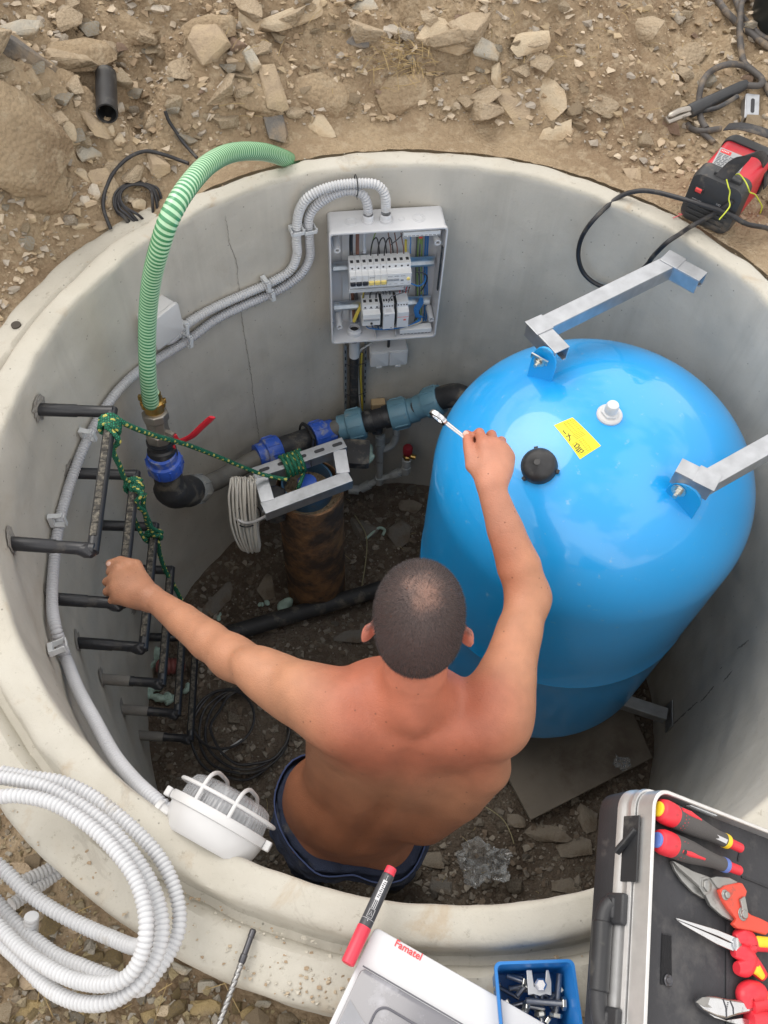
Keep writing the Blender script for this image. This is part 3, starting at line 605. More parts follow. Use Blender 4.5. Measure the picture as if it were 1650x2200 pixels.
g = G(); Yv = A(0, 0, 1); q2 = q + out*.004 + Yv*.014
g.box(q2, (.044, .004, .006), X, out, Yv)
for k in range(5): g.box(q2 + X*(-.02 + k*.0098) - Yv*.006, (.0042, .004, .010), X, out, Yv)
g.build('toothed_plate', m_zinc, t1, smooth=False)
# bracket 2 (right, running out of the picture to the wall)
zb = -.05; e2 = at(1475, 1040, zb - .02); c2_ = at(1500, 1058, zb-.02)
far = wal(1760, 905, .895); far = A(far[0], far[1], zb); 
t2 = bracket(at(1840, 880, zb), at(1800, 878, zb), at(1512, 1040, zb), at(1452, 1010, zb), 'galvanised channel bracket holding the right side of the blue tank, running out of the picture', None, None)
pl_ = at(1470, 1066, -.10); X = unit(A(*(at(1510, 1075, 0) - at(1440, 1035, 0))[:2], 0)); out = unit(np.cross((0, 0, 1), X)); out = out if out[1] < 0 else -out
zt_ = tz(pl_[0], pl_[1]); lug(A(pl_[0], pl_[1], zt_ - .02) + out*.006, X, out, .078, .085)
q = at(1458, 1054, -.075); q = q - out*((q - (A(pl_[0], pl_[1], zt_) + out*.012)) @ out) + out*.002
G().lathe([(.016, 0), (.016, .003)], q, out, 24).build('washer', m_zinc, t2); G().lathe([(.0095, .003), (.0095, .012)], q, out, 6).build('nut', m_zinc, t2, smooth=False, bev=.0008); G().cyl(q, q + out*.022, .005, n=12).build('bolt', m_zinc, t2)
# bracket 3 near the tank foot
b0 = wal(1418, 1532, .897); z3 = b0[2] = -1.33; b0 = at(1430, 1538, z3); b1_ = at(1330, 1505, z3)
t3 = thing('foot_bracket', b0, 'short galvanised channel bracket between the foot of the blue tank and the wall', 'bracket')
g = G(); channel(g, b0, b1_, .041, .041, (0, 0, 1)); g.build('strut', m_galvd, t3, bev=.0008, smooth=False)
n3 = unit(A(b0[0], b0[1], 0)); g = G(); g.box(b0 + n3*.012, (.09, .005, .07), np.cross((0, 0, 1), n3), n3, (0, 0, 1)); g.build('wall_plate', m_galvd, t3, bev=.0008, smooth=False)
# boards on the pit floor
m_board = mt('grey_board', (.19, .165, .135), .85, 0, var=.12, vs=8, bump=.2, bs=90, dirt=((.14, .115, .09), .6, 7))
zf = FLOOR + .06; q = [at(1075, 1640, zf), at(1140, 1762, zf), at(1402, 1628, zf), at(1362, 1535, zf), at(1290, 1440, zf)]
P2 = [(p_[0], p_[1]) for p_ in (q[0], q[1], q[2], q[3], q[4], at(1000, 1500, zf))]
tag(G().prism(P2, (0, 0, zf-.012), (1, 0, 0), (0, 1, 0), (0, 0, 1), .014).build('board', m_board, bev=.002), 'flat grey cement board lying on the pit floor under the blue tank', 'board')
zf = FLOOR + .035; m_board2 = mt('tan_board', (.27, .23, .16), .85, 0, var=.1, vs=10, bump=.15, bs=90)
P2 = [(p_[0], p_[1]) for p_ in (at(755, 1450, zf), at(850, 1405, zf), at(960, 1450, zf), at(830, 1560, zf))]
tag(G().prism(P2[::-1], (0, 0, zf-.01), (1, 0, 0), (0, 1, 0), (0, 0, 1), .012).build('board', m_board2, bev=.002), 'piece of tan board on the pit floor behind the neck of the man', 'board')
# ------------------------------------------------------------------ the man: one smooth body grown from a distance field
class Field:
    def __init__(s, lo, hi, h):
        s.lo = A(*lo); s.h = h; s.n = np.ceil((A(*hi) - s.lo)/h).astype(int) + 1; s.d = np.full(s.n, .08, np.float32)
    def win(s, lo, hi):
        a = np.clip(np.floor((lo - s.lo)/s.h).astype(int), 0, s.n); b = np.clip(np.ceil((hi - s.lo)/s.h).astype(int)+1, 0, s.n)
        ax = [(s.lo[k] + s.h*np.arange(a[k], b[k])).astype(np.float32) for k in range(3)]; X, Y, Z = np.meshgrid(*ax, indexing='ij', sparse=True)
        return tuple(slice(a[k], b[k]) for k in range(3)), X, Y, Z
    def put(s, sl, q, k, sub=False):
        d = s.d[sl]
        if sub: q = -q; hh = np.maximum(k - np.abs(d - q), 0)/k; s.d[sl] = np.maximum(d, q) + hh*hh*k*.25
        elif k <= 0: s.d[sl] = np.minimum(d, q)
        else: hh = np.maximum(k - np.abs(d - q), 0)/k; s.d[sl] = np.minimum(d, q) - hh*hh*k*.25
    def cap(s, a, b, ra, rb, k=.02, sub=False):
        a, b = A(*a), A(*b); m = max(ra, rb) + .07; sl, X, Y, Z = s.win(np.minimum(a, b)-m, np.maximum(a, b)+m)
        if s.d[sl].size == 0: return
        ba = b - a; L2 = max(ba @ ba, 1e-9); t = np.clip(((X-a[0])*ba[0] + (Y-a[1])*ba[1] + (Z-a[2])*ba[2])/L2, 0, 1)
        q = np.sqrt((X-a[0]-t*ba[0])**2 + (Y-a[1]-t*ba[1])**2 + (Z-a[2]-t*ba[2])**2) - (ra + t*(rb-ra)); s.put(sl, q.astype(np.float32), k, sub)
    def chain(s, P, R, k=.02):
        P = [A(*p) for p in P]; m = max(R) + .07; sl, X, Y, Z = s.win(np.min(P, 0)-m, np.max(P, 0)+m); q = None
        for i in range(len(P)-1):
            a, ba = P[i], P[i+1]-P[i]; L2 = max(ba @ ba, 1e-9); t = np.clip(((X-a[0])*ba[0] + (Y-a[1])*ba[1] + (Z-a[2])*ba[2])/L2, 0, 1)
            c = np.sqrt((X-a[0]-t*ba[0])**2 + (Y-a[1]-t*ba[1])**2 + (Z-a[2]-t*ba[2])**2) - (R[i] + t*(R[i+1]-R[i]))
            if q is None: q = c
            else: kk = .012 if m > .1 else .004; hh = np.maximum(kk - np.abs(q-c), 0)/kk; q = np.minimum(q, c) - hh*hh*kk*.12
        s.put(sl, q.astype(np.float32), k)
    def ell(s, c, r, k=.03, ax=None, sub=False):
        c = A(*c); m = max(r) + .07; sl, X, Y, Z = s.win(c-m, c+m)
        if s.d[sl].size == 0: return
        M = np.eye(3) if ax is None else np.array([unit(A(*v)) for v in ax]); p = [X-c[0], Y-c[1], Z-c[2]]
        q = [M[i, 0]*p[0] + M[i, 1]*p[1] + M[i, 2]*p[2] for i in range(3)]
        k0 = np.sqrt(sum((q[i]/r[i])**2 for i in range(3))); k1 = np.sqrt(sum((q[i]/r[i]**2)**2 for i in range(3))) + 1e-6
        s.put(sl, (k0*(k0-1)/k1).astype(np.float32), k, sub)
    def mesh(s):                                # surface nets
        d = s.d; ins = d < 0; n = s.n; c = ins[:-1, :-1, :-1]; allin = c.copy(); anyin = c.copy()
        for dx in (0, 1):
            for dy in (0, 1):
                for dz in (0, 1):
                    q = ins[dx:n[0]-1+dx, dy:n[1]-1+dy, dz:n[2]-1+dz]; allin &= q; anyin |= q
        act = anyin & ~allin; I = np.argwhere(act); idx = np.full(act.shape, -1, np.int32); idx[act] = np.arange(len(I)); acc = np.zeros((len(I), 3)); cnt = np.zeros(len(I))
        cor = [(x, y, z) for x in (0, 1) for y in (0, 1) for z in (0, 1)]; val = {c_: d[I[:, 0]+c_[0], I[:, 1]+c_[1], I[:, 2]+c_[2]] for c_ in cor}
        for a in cor:
            for k in range(3):
                if a[k]: continue
                b = list(a); b[k] = 1; b = tuple(b); m = (val[a] < 0) != (val[b] < 0); t = val[a]/(val[a]-val[b] + 1e-12)
                p = np.tile(np.array(a, float), (len(I), 1)); p[:, k] += t; acc[m] += p[m]; cnt[m] += 1
        V = s.lo + s.h*(I + acc/cnt[:, None]); Q = []
        for k in range(3):
            sl0 = [slice(1, n[j]-1) for j in range(3)]; sl0[k] = slice(0, n[k]-1); sl1 = list(sl0); sl1[k] = slice(1, n[k]); a = ins[tuple(sl0)]; b = ins[tuple(sl1)]
            u, v = (k+1) % 3, (k+2) % 3
            for flip, m in ((0, a & ~b), (1, ~a & b)):
                J = np.argwhere(m); 
                for j in range(3):
                    if j != k: J[:, j] += 1
                def cell(du, dv): K = J.copy(); K[:, u] -= du; K[:, v] -= dv; return idx[K[:, 0], K[:, 1], K[:, 2]]
                q = np.stack([cell(0, 0), cell(1, 0), cell(1, 1), cell(0, 1)], 1); Q.append(q[:, ::-1] if flip else q)
        return V, np.concatenate(Q)
def relax(V, Q, it=2):
    e = np.concatenate([Q[:, [0, 1]], Q[:, [1, 2]], Q[:, [2, 3]], Q[:, [3, 0]]]); n = len(V)
    deg = np.bincount(e.ravel(), minlength=n)[:, None]
    for _ in range(it):
        for lam in (.5, -.52):
            s = np.stack([np.bincount(e[:, 0], V[e[:, 1], k], n) + np.bincount(e[:, 1], V[e[:, 0], k], n) for k in range(3)], 1); V = V + lam*(s/np.maximum(deg, 1) - V)
    return V
h = .0036
B = Field((-.80, -.92, -.80), (.32, .08, .32), h)
# --- spine frame
def mid(a, b, t=.5): return a*(1-t) + b*t
C7 = A(-.047, -.572, -.030); T6 = A(-.072, -.560, -.20); L2_ = A(-.105, -.600, -.40); SA = A(-.150, -.640, -.58)
shL = at(732, 1530, -.080); shR = at(1063, 1545, -.080)
lat = unit(A(1, -.03, -.0))
sp1 = unit(C7 - T6); sp2 = unit(L2_ - SA); sp3 = unit(T6 - L2_)
fw1 = unit(np.cross(sp1, lat)); fw1 = fw1 if fw1[1] > 0 else -fw1
fw2 = unit(np.cross(sp2, lat)); fw2 = fw2 if fw2[1] > 0 else -fw2
# rib cage and chest
B.ell(mid(T6, C7, .12) + fw1*.015, (.148, .100, .185), .03, (lat, fw1, sp1))
B.ell(T6 + A(.0, .0, -.07), (.156, .102, .16), .05, (lat, fw1, sp3))
B.ell(L2_ + A(.022, .0, .02), (.155, .098, .13), .06, (lat, fw2, sp3))
B.ell(SA + A(.0, .01, .05), (.150, .105, .12), .06, (lat, fw2, sp2))
B.ell(SA + A(.0, .01, -.06), (.165, .115, .13), .05, (lat, fw2, sp2))
B.ell(mid(T6, L2_, .62) + lat*.070, (.095, .088, .12), .05, (lat, fw1, sp3))
B.ell(mid(L2_, SA, .35) + lat*.045, (.10, .090, .10), .05, (lat, fw1, sp3))
B.chain([shR + A(-.01, -.012, -.055), at(1040, 1648, -.215), at(985, 1705, -.33), at(915, 1755, -.46)], [.046, .050, .054, .055], .05)
# glutes and tops of the thighs
for s_ in (-1, 1):
    B.ell(SA + lat*s_*.073 + A(0, -.030, -.095), (.078, .085, .105), .018)
    B.ell(SA + lat*s_*.085 + A(0, .01, -.15), (.085, .095, .12), .03)
# shoulders: trapezius, scapulae, deltoids, lats
for S_, sg in ((shL, -1), (shR, 1)):
    B.chain([C7 + A(0, .0, .015), mid(C7, S_, .45) + A(0, .0, -.022), S_ + A(0, -.004, -.005)], [.040, .040, .052], .035)
    B.cap(mid(C7, S_, .3) + A(0, .02, -.07), S_ + A(0, .01, -.04), .066, .052, .04)
    B.ell(S_ + A(0, .0, -.004), (.058, .060, .060), .03)
    sc_ = mid(T6, S_, .55) + A(0, -.040, .008)
    B.ell(sc_, (.052, .040, .082), .030, (unit(lat + A(0, 0, -.1*sg)), fw1, sp1))            # shoulder blade
    B.chain([mid(T6, S_, .80) + A(.0, .0, -.045), T6 + lat*sg*.115 + A(0, .0, -.06), L2_ + lat*sg*.085 + A(0, .0, .02)], [.046, .050, .045], .05)
    B.chain([C7 + lat*sg*.032 + A(0, -.034, -.06), T6 + lat*sg*.035 + A(0, -.045, -.02), L2_ + lat*sg*.036 + A(0, -.047, 0), SA + lat*sg*.035 + A(0, -.055, .05)], [.034, .04, .036, .03], .03)   # erectors
B.cap(mid(C7, T6, .3) + A(0, -.103, 0), mid(L2_, T6, .3) + A(0, -.112, 0), .016, .018, .022, sub=True)     # spine furrow
B.cap(L2_ + A(0, -.112, .03), SA + A(0, -.128, .06), .015, .014, .03, sub=True)
B.cap(SA + A(0, -.126, .004), SA + A(.0, -.128, -.14), .009, .024, .012, sub=True)                        # cleft
B.ell(C7 + A(0, -.037, .0), (.016, .014, .02), .025)                                                    # C7 bump
# neck and head
HC = A(-.051, -.486, .160)
B.chain([C7 + A(0, .020, -.02), C7 + A(-.002, .034, .07), HC + A(0, -.016, -.03)], [.060, .054, .055], .024)
hup = unit(A(.0, .22, 1)); hfw = unit(np.cross(A(1, 0, 0), hup)); hfw = hfw if hfw[1] > 0 else -hfw; hx = A(1, 0, 0)
hp = lambda x, y, z: HC + hx*x + hfw*y + hup*z
B.ell(hp(0, -.008, .012), (.0708, .083, .079), .02, (hx, hfw, hup))
B.ell(hp(0, .000, -.025), (.064, .076, .070), .03, (hx, hfw, hup))
B.ell(hp(0, -.050, -.02), (.056, .042, .055), .03, (hx, hfw, hup))                                        # back of the skull
B.ell(hp(0, .040, -.070), (.050, .050, .050), .04, (hx, hfw, hup))                                        # jaw
B.ell(hp(0, .078, -.098), (.024, .018, .018), .02)                                                       # chin
B.chain([hp(0, .092, -.010), hp(0, .108, -.036)], [.009, .014], .012)                                    # nose
for s_ in (-1, 1):
    B.ell(hp(s_*.030, .080, -.006), (.018, .010, .008), .012); B.ell(hp(s_*.031, .088, -.020), (.014, .008, .009), .01, sub=True)
    B.ell(hp(s_*.031, .080, -.020), (.012, .011, .010), .002)
    B.ell(hp(s_*.042, .066, -.040), (.022, .02, .018), .02)
    # ears
    ex = unit(hx*s_ + hfw*-.35); e0 = hp(s_*.0745, -.014, -.038); eup = unit(hup + hfw*-.25)
    d1 = unit(hx*s_*.75 - hfw*.65); d2 = np.cross(eup, d1)
    B.ell(e0 + d1*.006, (.0175, .0060, .0315), .007, (d1, d2, eup)); B.ell(e0 + d1*.013 + eup*.012, (.0060, .0065, .017), .004, (d1, d2, eup))
B.chain([hp(-.022, .094, -.066), hp(0, .098, -.064), hp(.022, .094, -.066)], [.005, .008, .005], .008); B.chain([hp(-.02, .104, -.066), hp(.02, .104, -.066)], [.002, .002], .004)
# --- left arm, holding the second step
elL = at(498, 1412, -.185); wrL = at(335, 1290, -.305)
B.chain([shL, mid(shL, elL, .35) + A(0, 0, .0), mid(shL, elL, .7), elL], [.059, .053, .0455, .0395], .03)
B.ell(mid(shL, elL, .42) + A(0, -.012, -.006), (.12, .044, .046), .04, (unit(elL-shL), unit(np.cross(elL-shL, A(0, 0, 1))), (0, 0, 1)))
B.ell(mid(shL, elL, .12), (.085, .058, .060), .03, (unit(elL-shL), unit(np.cross(elL-shL, A(0, 0, 1))), (0, 0, 1)))
B.chain([elL, mid(elL, wrL, .28) + A(0, -.002, 0), mid(elL, wrL, .62), wrL], [.0395, .0410, .0355, .0275], .03)
def fing(P, R, k=.006): B.chain(P, R, k)
Z = -.325
mcp = [at(258, 1221, Z), at(249, 1242, Z), at(250, 1263, Z), at(258, 1282, Z-.004)]
pip = [at(237, 1229, Z-.014), at(229, 1250, Z-.014), at(230, 1271, Z-.016), at(240, 1291, Z-.020)]
dip = [at(238, 1232, Z-.042), at(231, 1253, Z-.042), at(233, 1274, Z-.043), at(244, 1293, Z-.044)]
tip = [at(258, 1236, Z-.054), at(252, 1257, Z-.055), at(254, 1277, Z-.055), at(262, 1295, Z-.054)]
for i in range(4): fing([mcp[i], pip[i], dip[i], tip[i]], [.0115, .0098, .009, .0078] if i < 3 else [.0105, .0088, .0082, .0072], .005)
for i in range(4): B.cap(mid(wrL, mcp[i], .2) + A(0, 0, 0), mcp[i] + A(0, 0, -.004), .021, .0125, .02)
B.ell(mid(wrL, mcp[1], .55) + A(0, 0, -.006), (.046, .038, .022), .02, (unit(mcp[1]-wrL), unit(np.cross(mcp[1]-wrL, A(0, 0, 1))), (0, 0, 1)))
fing([mid(wrL, mcp[0], .25), at(292, 1215, Z-.006), at(258, 1205, Z-.008), at(236, 1211, Z-.014)], [.019, .0145, .0112, .0098], .012)
# --- right arm, raised over the tank with the spanner
elR = at(1136, 1284, -.085); wrR = at(1054, 1046, .045)
B.chain([shR, mid(shR, elR, .35), mid(shR, elR, .7), elR], [.057, .052, .044, .0385], .03)
B.ell(mid(shR, elR, .12), (.080, .056, .058), .03, (unit(elR-shR), unit(np.cross(elR-shR, A(0, 0, 1))), (0, 0, 1)))
B.chain([elR, mid(elR, wrR, .28) + A(.002, 0, 0), mid(elR, wrR, .62), wrR], [.0385, .0425, .035, .027], .03)
mcp = [at(1043, 958, .062), at(1062, 956, .058), at(1077, 966, .050), at(1088, 982, .042)]
pip = [at(1030, 930, .052), at(1056, 934, .026), at(1077, 948, .018), at(1092, 972, .014)]
dip = [at(1024, 936, .026), at(1045, 945, .006), at(1066, 960, .0), at(1080, 982, -.002)]
tip = [at(1020, 955, .022), at(1040, 968, .014), at(1058, 978, .010), at(1070, 995, .008)]
for i in range(4): fing([mcp[i], pip[i], dip[i], tip[i]], [.0118, .0102, .0092, .008] if i < 3 else [.0105, .0090, .0082, .0072], .005)
for i in range(4): B.cap(mid(wrR, mcp[i], .2), mcp[i] + A(0, 0, -.004), .020, .0125, .02)
B.ell(mid(wrR, mcp[1], .55) + A(.002, 0, -.008), (.044, .038, .023), .02, (unit(mcp[1]-wrR), unit(np.cross(mcp[1]-wrR, A(0, 0, 1))), (0, 0, 1)))
fing([mid(wrR, mcp[0], .2), at(1016, 1000, .044), at(1007, 962, .046), at(1003, 934, .044)], [.018, .0150, .0112, .0098], .012)
V, Q = B.mesh(); V = relax(V, Q, 3)
BODY = V
# --- skin colour by place (sunburn, darker towards the lower back, scalp stubble)
def skin_cols(V):
    n = len(V); c = np.tile(A(.47, .225, .132), (n, 1)); r = fbm(V, .06, 3, 2)[:, None]
    def mx(c, w_, col): return c*(1-w_[:, None]) + w_[:, None]*A(*col)
    upper = ss(-.28, -.10, V[:, 2]) * ss(.24, .10, np.abs(V[:, 0] + .04)); c = mx(c, .94*upper, (.44, .140, .082))
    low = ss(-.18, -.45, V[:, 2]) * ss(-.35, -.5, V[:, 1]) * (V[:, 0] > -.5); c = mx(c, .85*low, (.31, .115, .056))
    wst = ss(-.52, -.60, V[:, 2]) * (V[:, 0] > -.5); c = mx(c, .5*wst, (.42, .20, .125))
    neck = ss(.02, .06, V[:, 2]) * (V[:, 1] > -.62) * (np.linalg.norm(V - HC, axis=1) < .17); c = mx(c, .7*neck, (.56, .20, .125))
    foreL = ss(.14, .03, np.linalg.norm(V - wrL, axis=1)); c = mx(c, .6*foreL, (.47, .22, .135))
    handR = ss(.16, .05, np.linalg.norm(V - wrR, axis=1)); c = mx(c, .7*handR, (.52, .255, .17))
    arm = ss(.13, .07, np.linalg.norm(V - mid(shR, elR, .5), axis=1)); c = mx(c, .6*arm, (.48, .235, .137))
    arm = ss(.13, .07, np.linalg.norm(V - mid(shL, elL, .5), axis=1)); c = mx(c, .6*arm, (.48, .235, .137))
    ear = np.maximum(ss(.045, .03, np.linalg.norm(V - hp(-.088, -.012, -.036), axis=1)), ss(.045, .03, np.linalg.norm(V - hp(.088, -.012, -.036), axis=1))); c = mx(c, .7*ear, (.60, .21, .16))
    crown = ss(.02, .06, (V - HC) @ hup) * (np.linalg.norm(V - HC, axis=1) < .15); c = mx(c, .8*crown, (.40, .235, .17))
    c = c * (1 + .07*r); w_, _ = scalp(V); c = mx(c, .93*w_, (.062, .046, .046)); return c
def scalp(V):
    q = V - HC; x = q @ hx; y = q @ hfw; z = q @ hup; nrm = np.linalg.norm(q, axis=1)
    nn = fbm(V, .02, 3, 6)*.006
    m = ss(-.080, -.062, z - .1*np.clip(y, -.2, .02) + nn + .0) * ss(.075, .062, y + nn) * (nrm < .16)
    earz = ss(.035, .022, np.hypot(y + .012, z + .036)) * (np.abs(x) > .062); m = m * (1-earz)
    side = (np.abs(x) > .05) * (z < -.005) * (y > .018); m = m * (1 - side)
    wh = hp(.002, -.030, .094); dd = V - wh; bald = ss(.044, .004, np.linalg.norm(dd * A(1, .9, 1), axis=1) + nn*1.5)
    return m * (1 - .40*bald), bald
m_skin = mt('skin', (.5, .28, .18), .46, 0, var=.0, bump=.28, bs=330, spec=.45); n_, l_, b_ = nodes(m_skin)
va = n_.new('ShaderNodeVertexColor'); va.layer_name = 'tint'; t_ = n_.new('ShaderNodeTexCoord')
fr = n_.new('ShaderNodeTexVoronoi'); fr.inputs['Scale'].default_value = 55; l_(t_.outputs['Object'], fr.inputs[0])
mr = n_.new('ShaderNodeMapRange'); mr.inputs[1].default_value = .13; mr.inputs[2].default_value = .08; mr.inputs[4].default_value = .7; l_(fr.outputs[0], mr.inputs[0])
gt = n_.new('ShaderNodeSeparateColor'); l_(fr.outputs['Color'], gt.inputs[0]); cmp = n_.new('ShaderNodeMath'); cmp.operation = 'GREATER_THAN'; cmp.inputs[1].default_value = .66; l_(gt.outputs[0], cmp.inputs[0])
ml = n_.new('ShaderNodeMath'); ml.operation = 'MULTIPLY'; l_(mr.outputs[0], ml.inputs[0]); l_(cmp.outputs[0], ml.inputs[1])
no = n_.new('ShaderNodeTexNoise'); no.inputs['Scale'].default_value = 30; no.inputs['Detail'].default_value = 6; l_(t_.outputs['Object'], no.inputs[0])
hs = n_.new('ShaderNodeMapRange'); hs.inputs[1].default_value = .3; hs.inputs[2].default_value = .7; hs.inputs[3].default_value = .92; hs.inputs[4].default_value = 1.08; l_(no.outputs[0], hs.inputs[0])
vm = n_.new('ShaderNodeVectorMath'); vm.operation = 'SCALE'; l_(va.outputs[0], vm.inputs[0]); l_(hs.outputs[0], vm.inputs['Scale'])
mxn = n_.new('ShaderNodeMix'); mxn.data_type = 'RGBA'; mxn.inputs[7].default_value = (.16, .06, .035, 1); l_(ml.outputs[0], mxn.inputs[0]); l_(vm.outputs[0], mxn.inputs[6]); l_(mxn.outputs[2], b_.inputs['Base Color'])
b_.inputs['Subsurface Weight'].default_value = .12; b_.inputs['Subsurface Radius'].default_value = (.012, .005, .003); b_.inputs['Subsurface Scale'].default_value = 1
feet = (-.13, -.60, FLOOR)
man = thing('person', feet, 'shirtless man with cropped hair, one hand on a wall step, holding up a spanner', 'person')
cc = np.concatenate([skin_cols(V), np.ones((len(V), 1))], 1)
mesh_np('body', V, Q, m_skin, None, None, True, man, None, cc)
# --- cropped hair: short strands standing on the scalp
m_hair = mt('cropped_hair', (.040, .030, .031), .55, var=.3, vs=200)
wgt, bald = scalp(V); rs2 = np.random.RandomState(3); e1 = V[Q[:, 1]] - V[Q[:, 0]]; e2 = V[Q[:, 3]] - V[Q[:, 0]]; NQ = np.cross(e1, e2); NQ /= np.maximum(np.linalg.norm(NQ, axis=1, keepdims=True), 1e-9)
wq = wgt[Q].mean(1); cand = np.where(wq > .08)[0]; pk = cand[rs2.rand(len(cand)*5).argsort() % len(cand)]; pk = pk[rs2.rand(len(pk)) < wq[pk]**1.3]
a_, b2_ = rs2.rand(2, len(pk)); base = (V[Q[pk, 0]]*(1-a_[:, None]) + V[Q[pk, 1]]*a_[:, None])*(1-b2_[:, None]) + (V[Q[pk, 3]]*(1-a_[:, None]) + V[Q[pk, 2]]*a_[:, None])*b2_[:, None]
N_ = NQ[pk]; N_ = np.where(((base - HC) * N_).sum(1, keepdims=True) < 0, -N_, N_)
wh = hp(.002, -.030, .094); out = base - wh; out -= N_*(out*N_).sum(1, keepdims=True); out /= np.maximum(np.linalg.norm(out, axis=1, keepdims=True), 1e-6)
dirn = N_*.75 + out*.8 + rs2.normal(0, .22, base.shape); dirn /= np.linalg.norm(dirn, axis=1, keepdims=True)
Lh = (.0035 + .0035*rs2.rand(len(pk)))[:, None]; side = np.cross(dirn, rs2.normal(size=base.shape)); side /= np.maximum(np.linalg.norm(side, axis=1, keepdims=True), 1e-6); wd = .00018
hv = np.stack([base - side*wd, base + side*wd, base + dirn*Lh], 1).reshape(-1, 3); mesh_np('hair', hv, np.arange(len(hv)).reshape(-1, 3), m_hair, None, None, False, man)
# --- trousers
Tf = Field((-.42, -.92, FLOOR+.02), (.12, -.30, -.42), .0055)
PL0 = at(757, 1850, -.655); 
for c_, r_, k_ in ((A(0, .0, -.02), (.154, .108, .14), .05), (A(.0, .012, -.10), (.170, .122, .14), .05)): Tf.ell(SA + c_, r_, k_, (lat, fw2, sp2))
for s_ in (-1, 1):
    Tf.ell(SA + lat*s_*.073 + A(0, -.032, -.11), (.082, .086, .112), .05)
    hpj = SA + lat*s_*.085 + A(0, .0, -.13); kn = hpj + A(s_*.035, .05, -.36); an = kn + A(s_*.01, -.02, -.36)
    Tf.chain([hpj, mid(hpj, kn, .5), kn, mid(kn, an, .5), an], [.100, .088, .070, .066, .062], .04)
sl = tuple(slice(0, n) for n in Tf.n); X, Y, Zc = np.meshgrid(*[Tf.lo[k] + Tf.h*np.arange(Tf.n[k]) for k in range(3)], indexing='ij', sparse=True)
near_ = np.argwhere(np.abs(Tf.d) < .03); pw = Tf.lo + Tf.h*near_; fo = fbm(pw * A(1, 1, 1.8), .09, 3, 14)*.011 + np.abs(fbm(pw*A(1, 1, 2.5), .05, 2, 19))*-.006
Tf.d[near_[:, 0], near_[:, 1], near_[:, 2]] += fo.astype(np.float32)
top = ((Zc + .606) - (X + .15)*-.16 - (Y + .70)*.30).astype(np.float32)       # the waistline, low at the back
Tf.d = np.maximum(Tf.d, top).astype(np.float32)
Vt, Qt = Tf.mesh(); Vt = relax(Vt, Qt, 2)
m_cloth = mt('navy_work_cloth', (.030, .042, .085), .85, var=.2, vs=40, bump=.4, bs=500, dirt=((.10, .10, .105), .3, 14)); 
mesh_np('trousers', Vt, Qt, m_cloth, None, None, True, man)
# waistband: a dark band with a blue lining along the top of the trousers
m_band = mt('dark_waistband', (.012, .016, .03), .7); m_band2 = mt('blue_lining', (.05, .08, .20), .75)
tz_ = lambda x, y: -.606 + (x+.15)*-.16 + (y+.70)*.30
ring_ = Vt[np.abs(Vt[:, 2] - tz_(Vt[:, 0], Vt[:, 1]) + .012) < .006]; cx, cy = ring_[:, 0].mean(), ring_[:, 1].mean(); an_ = np.arctan2(ring_[:, 1]-cy, ring_[:, 0]-cx); rd = np.hypot(ring_[:, 0]-cx, ring_[:, 1]-cy)
bp = []
for a in np.linspace(-pi, pi, 61)[:-1]:
    dlt = np.abs((an_ - a + pi) % (2*pi) - pi); k = dlt < .12; r_ = rd[k].max() if k.any() else .15; bp.append((a, r_))
rr2 = np.array([q[1] for q in bp]); rr2 = (np.roll(rr2, 1) + rr2 + np.roll(rr2, -1))/3
def band(z0, z1, grow, mat, name):
    g = G(); rings = []
    for dz, dr in ((z0, 0), (z0, grow), (z1, grow), (z1, 0)):
        R_ = rr2 + dr - .001; P_ = [A(cx + R_[k]*cos(bp[k][0]), cy + R_[k]*sin(bp[k][0]), 0) for k in range(60)]; rings.append(np.array([p + A(0, 0, tz_(p[0], p[1]) + dz) for p in P_]))
    g.loft(rings, cap=False, closed=True); g.build(name, mat, man, ang=60)
band(-.036, -.002, .0012, m_band, 'waistband'); band(-.004, .003, .0032, m_band2, 'waistband_lining')
m_shoe = mt('dark_work_shoe', (.03, .027, .025), .7, bump=.2)
for s_ in (-1, 1):
    S2 = Field((-.5, -.95, FLOOR-.01), (.2, -.3, FLOOR+.14), .006); hpj = SA + lat*s_*.085 + A(0, .0, -.13); an = hpj + A(s_*.045, .03, -.72); f0 = A(an[0], an[1], FLOOR+.05)
    S2.ell(f0 + A(0, -.01, .01), (.042, .055, .055), .03); S2.ell(f0 + A(s_*.01, .10, -.008), (.048, .085, .036), .04); S2.cap(f0 + A(0, -.02, -.035), f0 + A(s_*.012, .14, -.035), .036, .042, .01)
    vs3, qs3 = S2.mesh(); mesh_np('shoe', vs3, qs3, m_shoe, None, None, True, man)
# finger nails
m_nail = mt('nail', (.62, .40, .33), .3, var=.05)
for p, n1, d1 in ((tip[0]*0 + at(1001, 931, .0535), unit(A(-.15, -.35, 1)), unit(at(1002, 925, .04) - at(1006, 955, .046))), (at(233, 1211, Z-.0045), unit(A(-.3, -.2, 1)), unit(at(228, 1213, Z) - at(258, 1205, Z)))):
    y_ = unit(d1 - n1*(d1 @ n1)); x_ = np.cross(y_, n1); G().lathe([(.0062, -.003), (.0058, .0), (.004, .0008)], p, n1, 14).build('nail', m_nail, man)
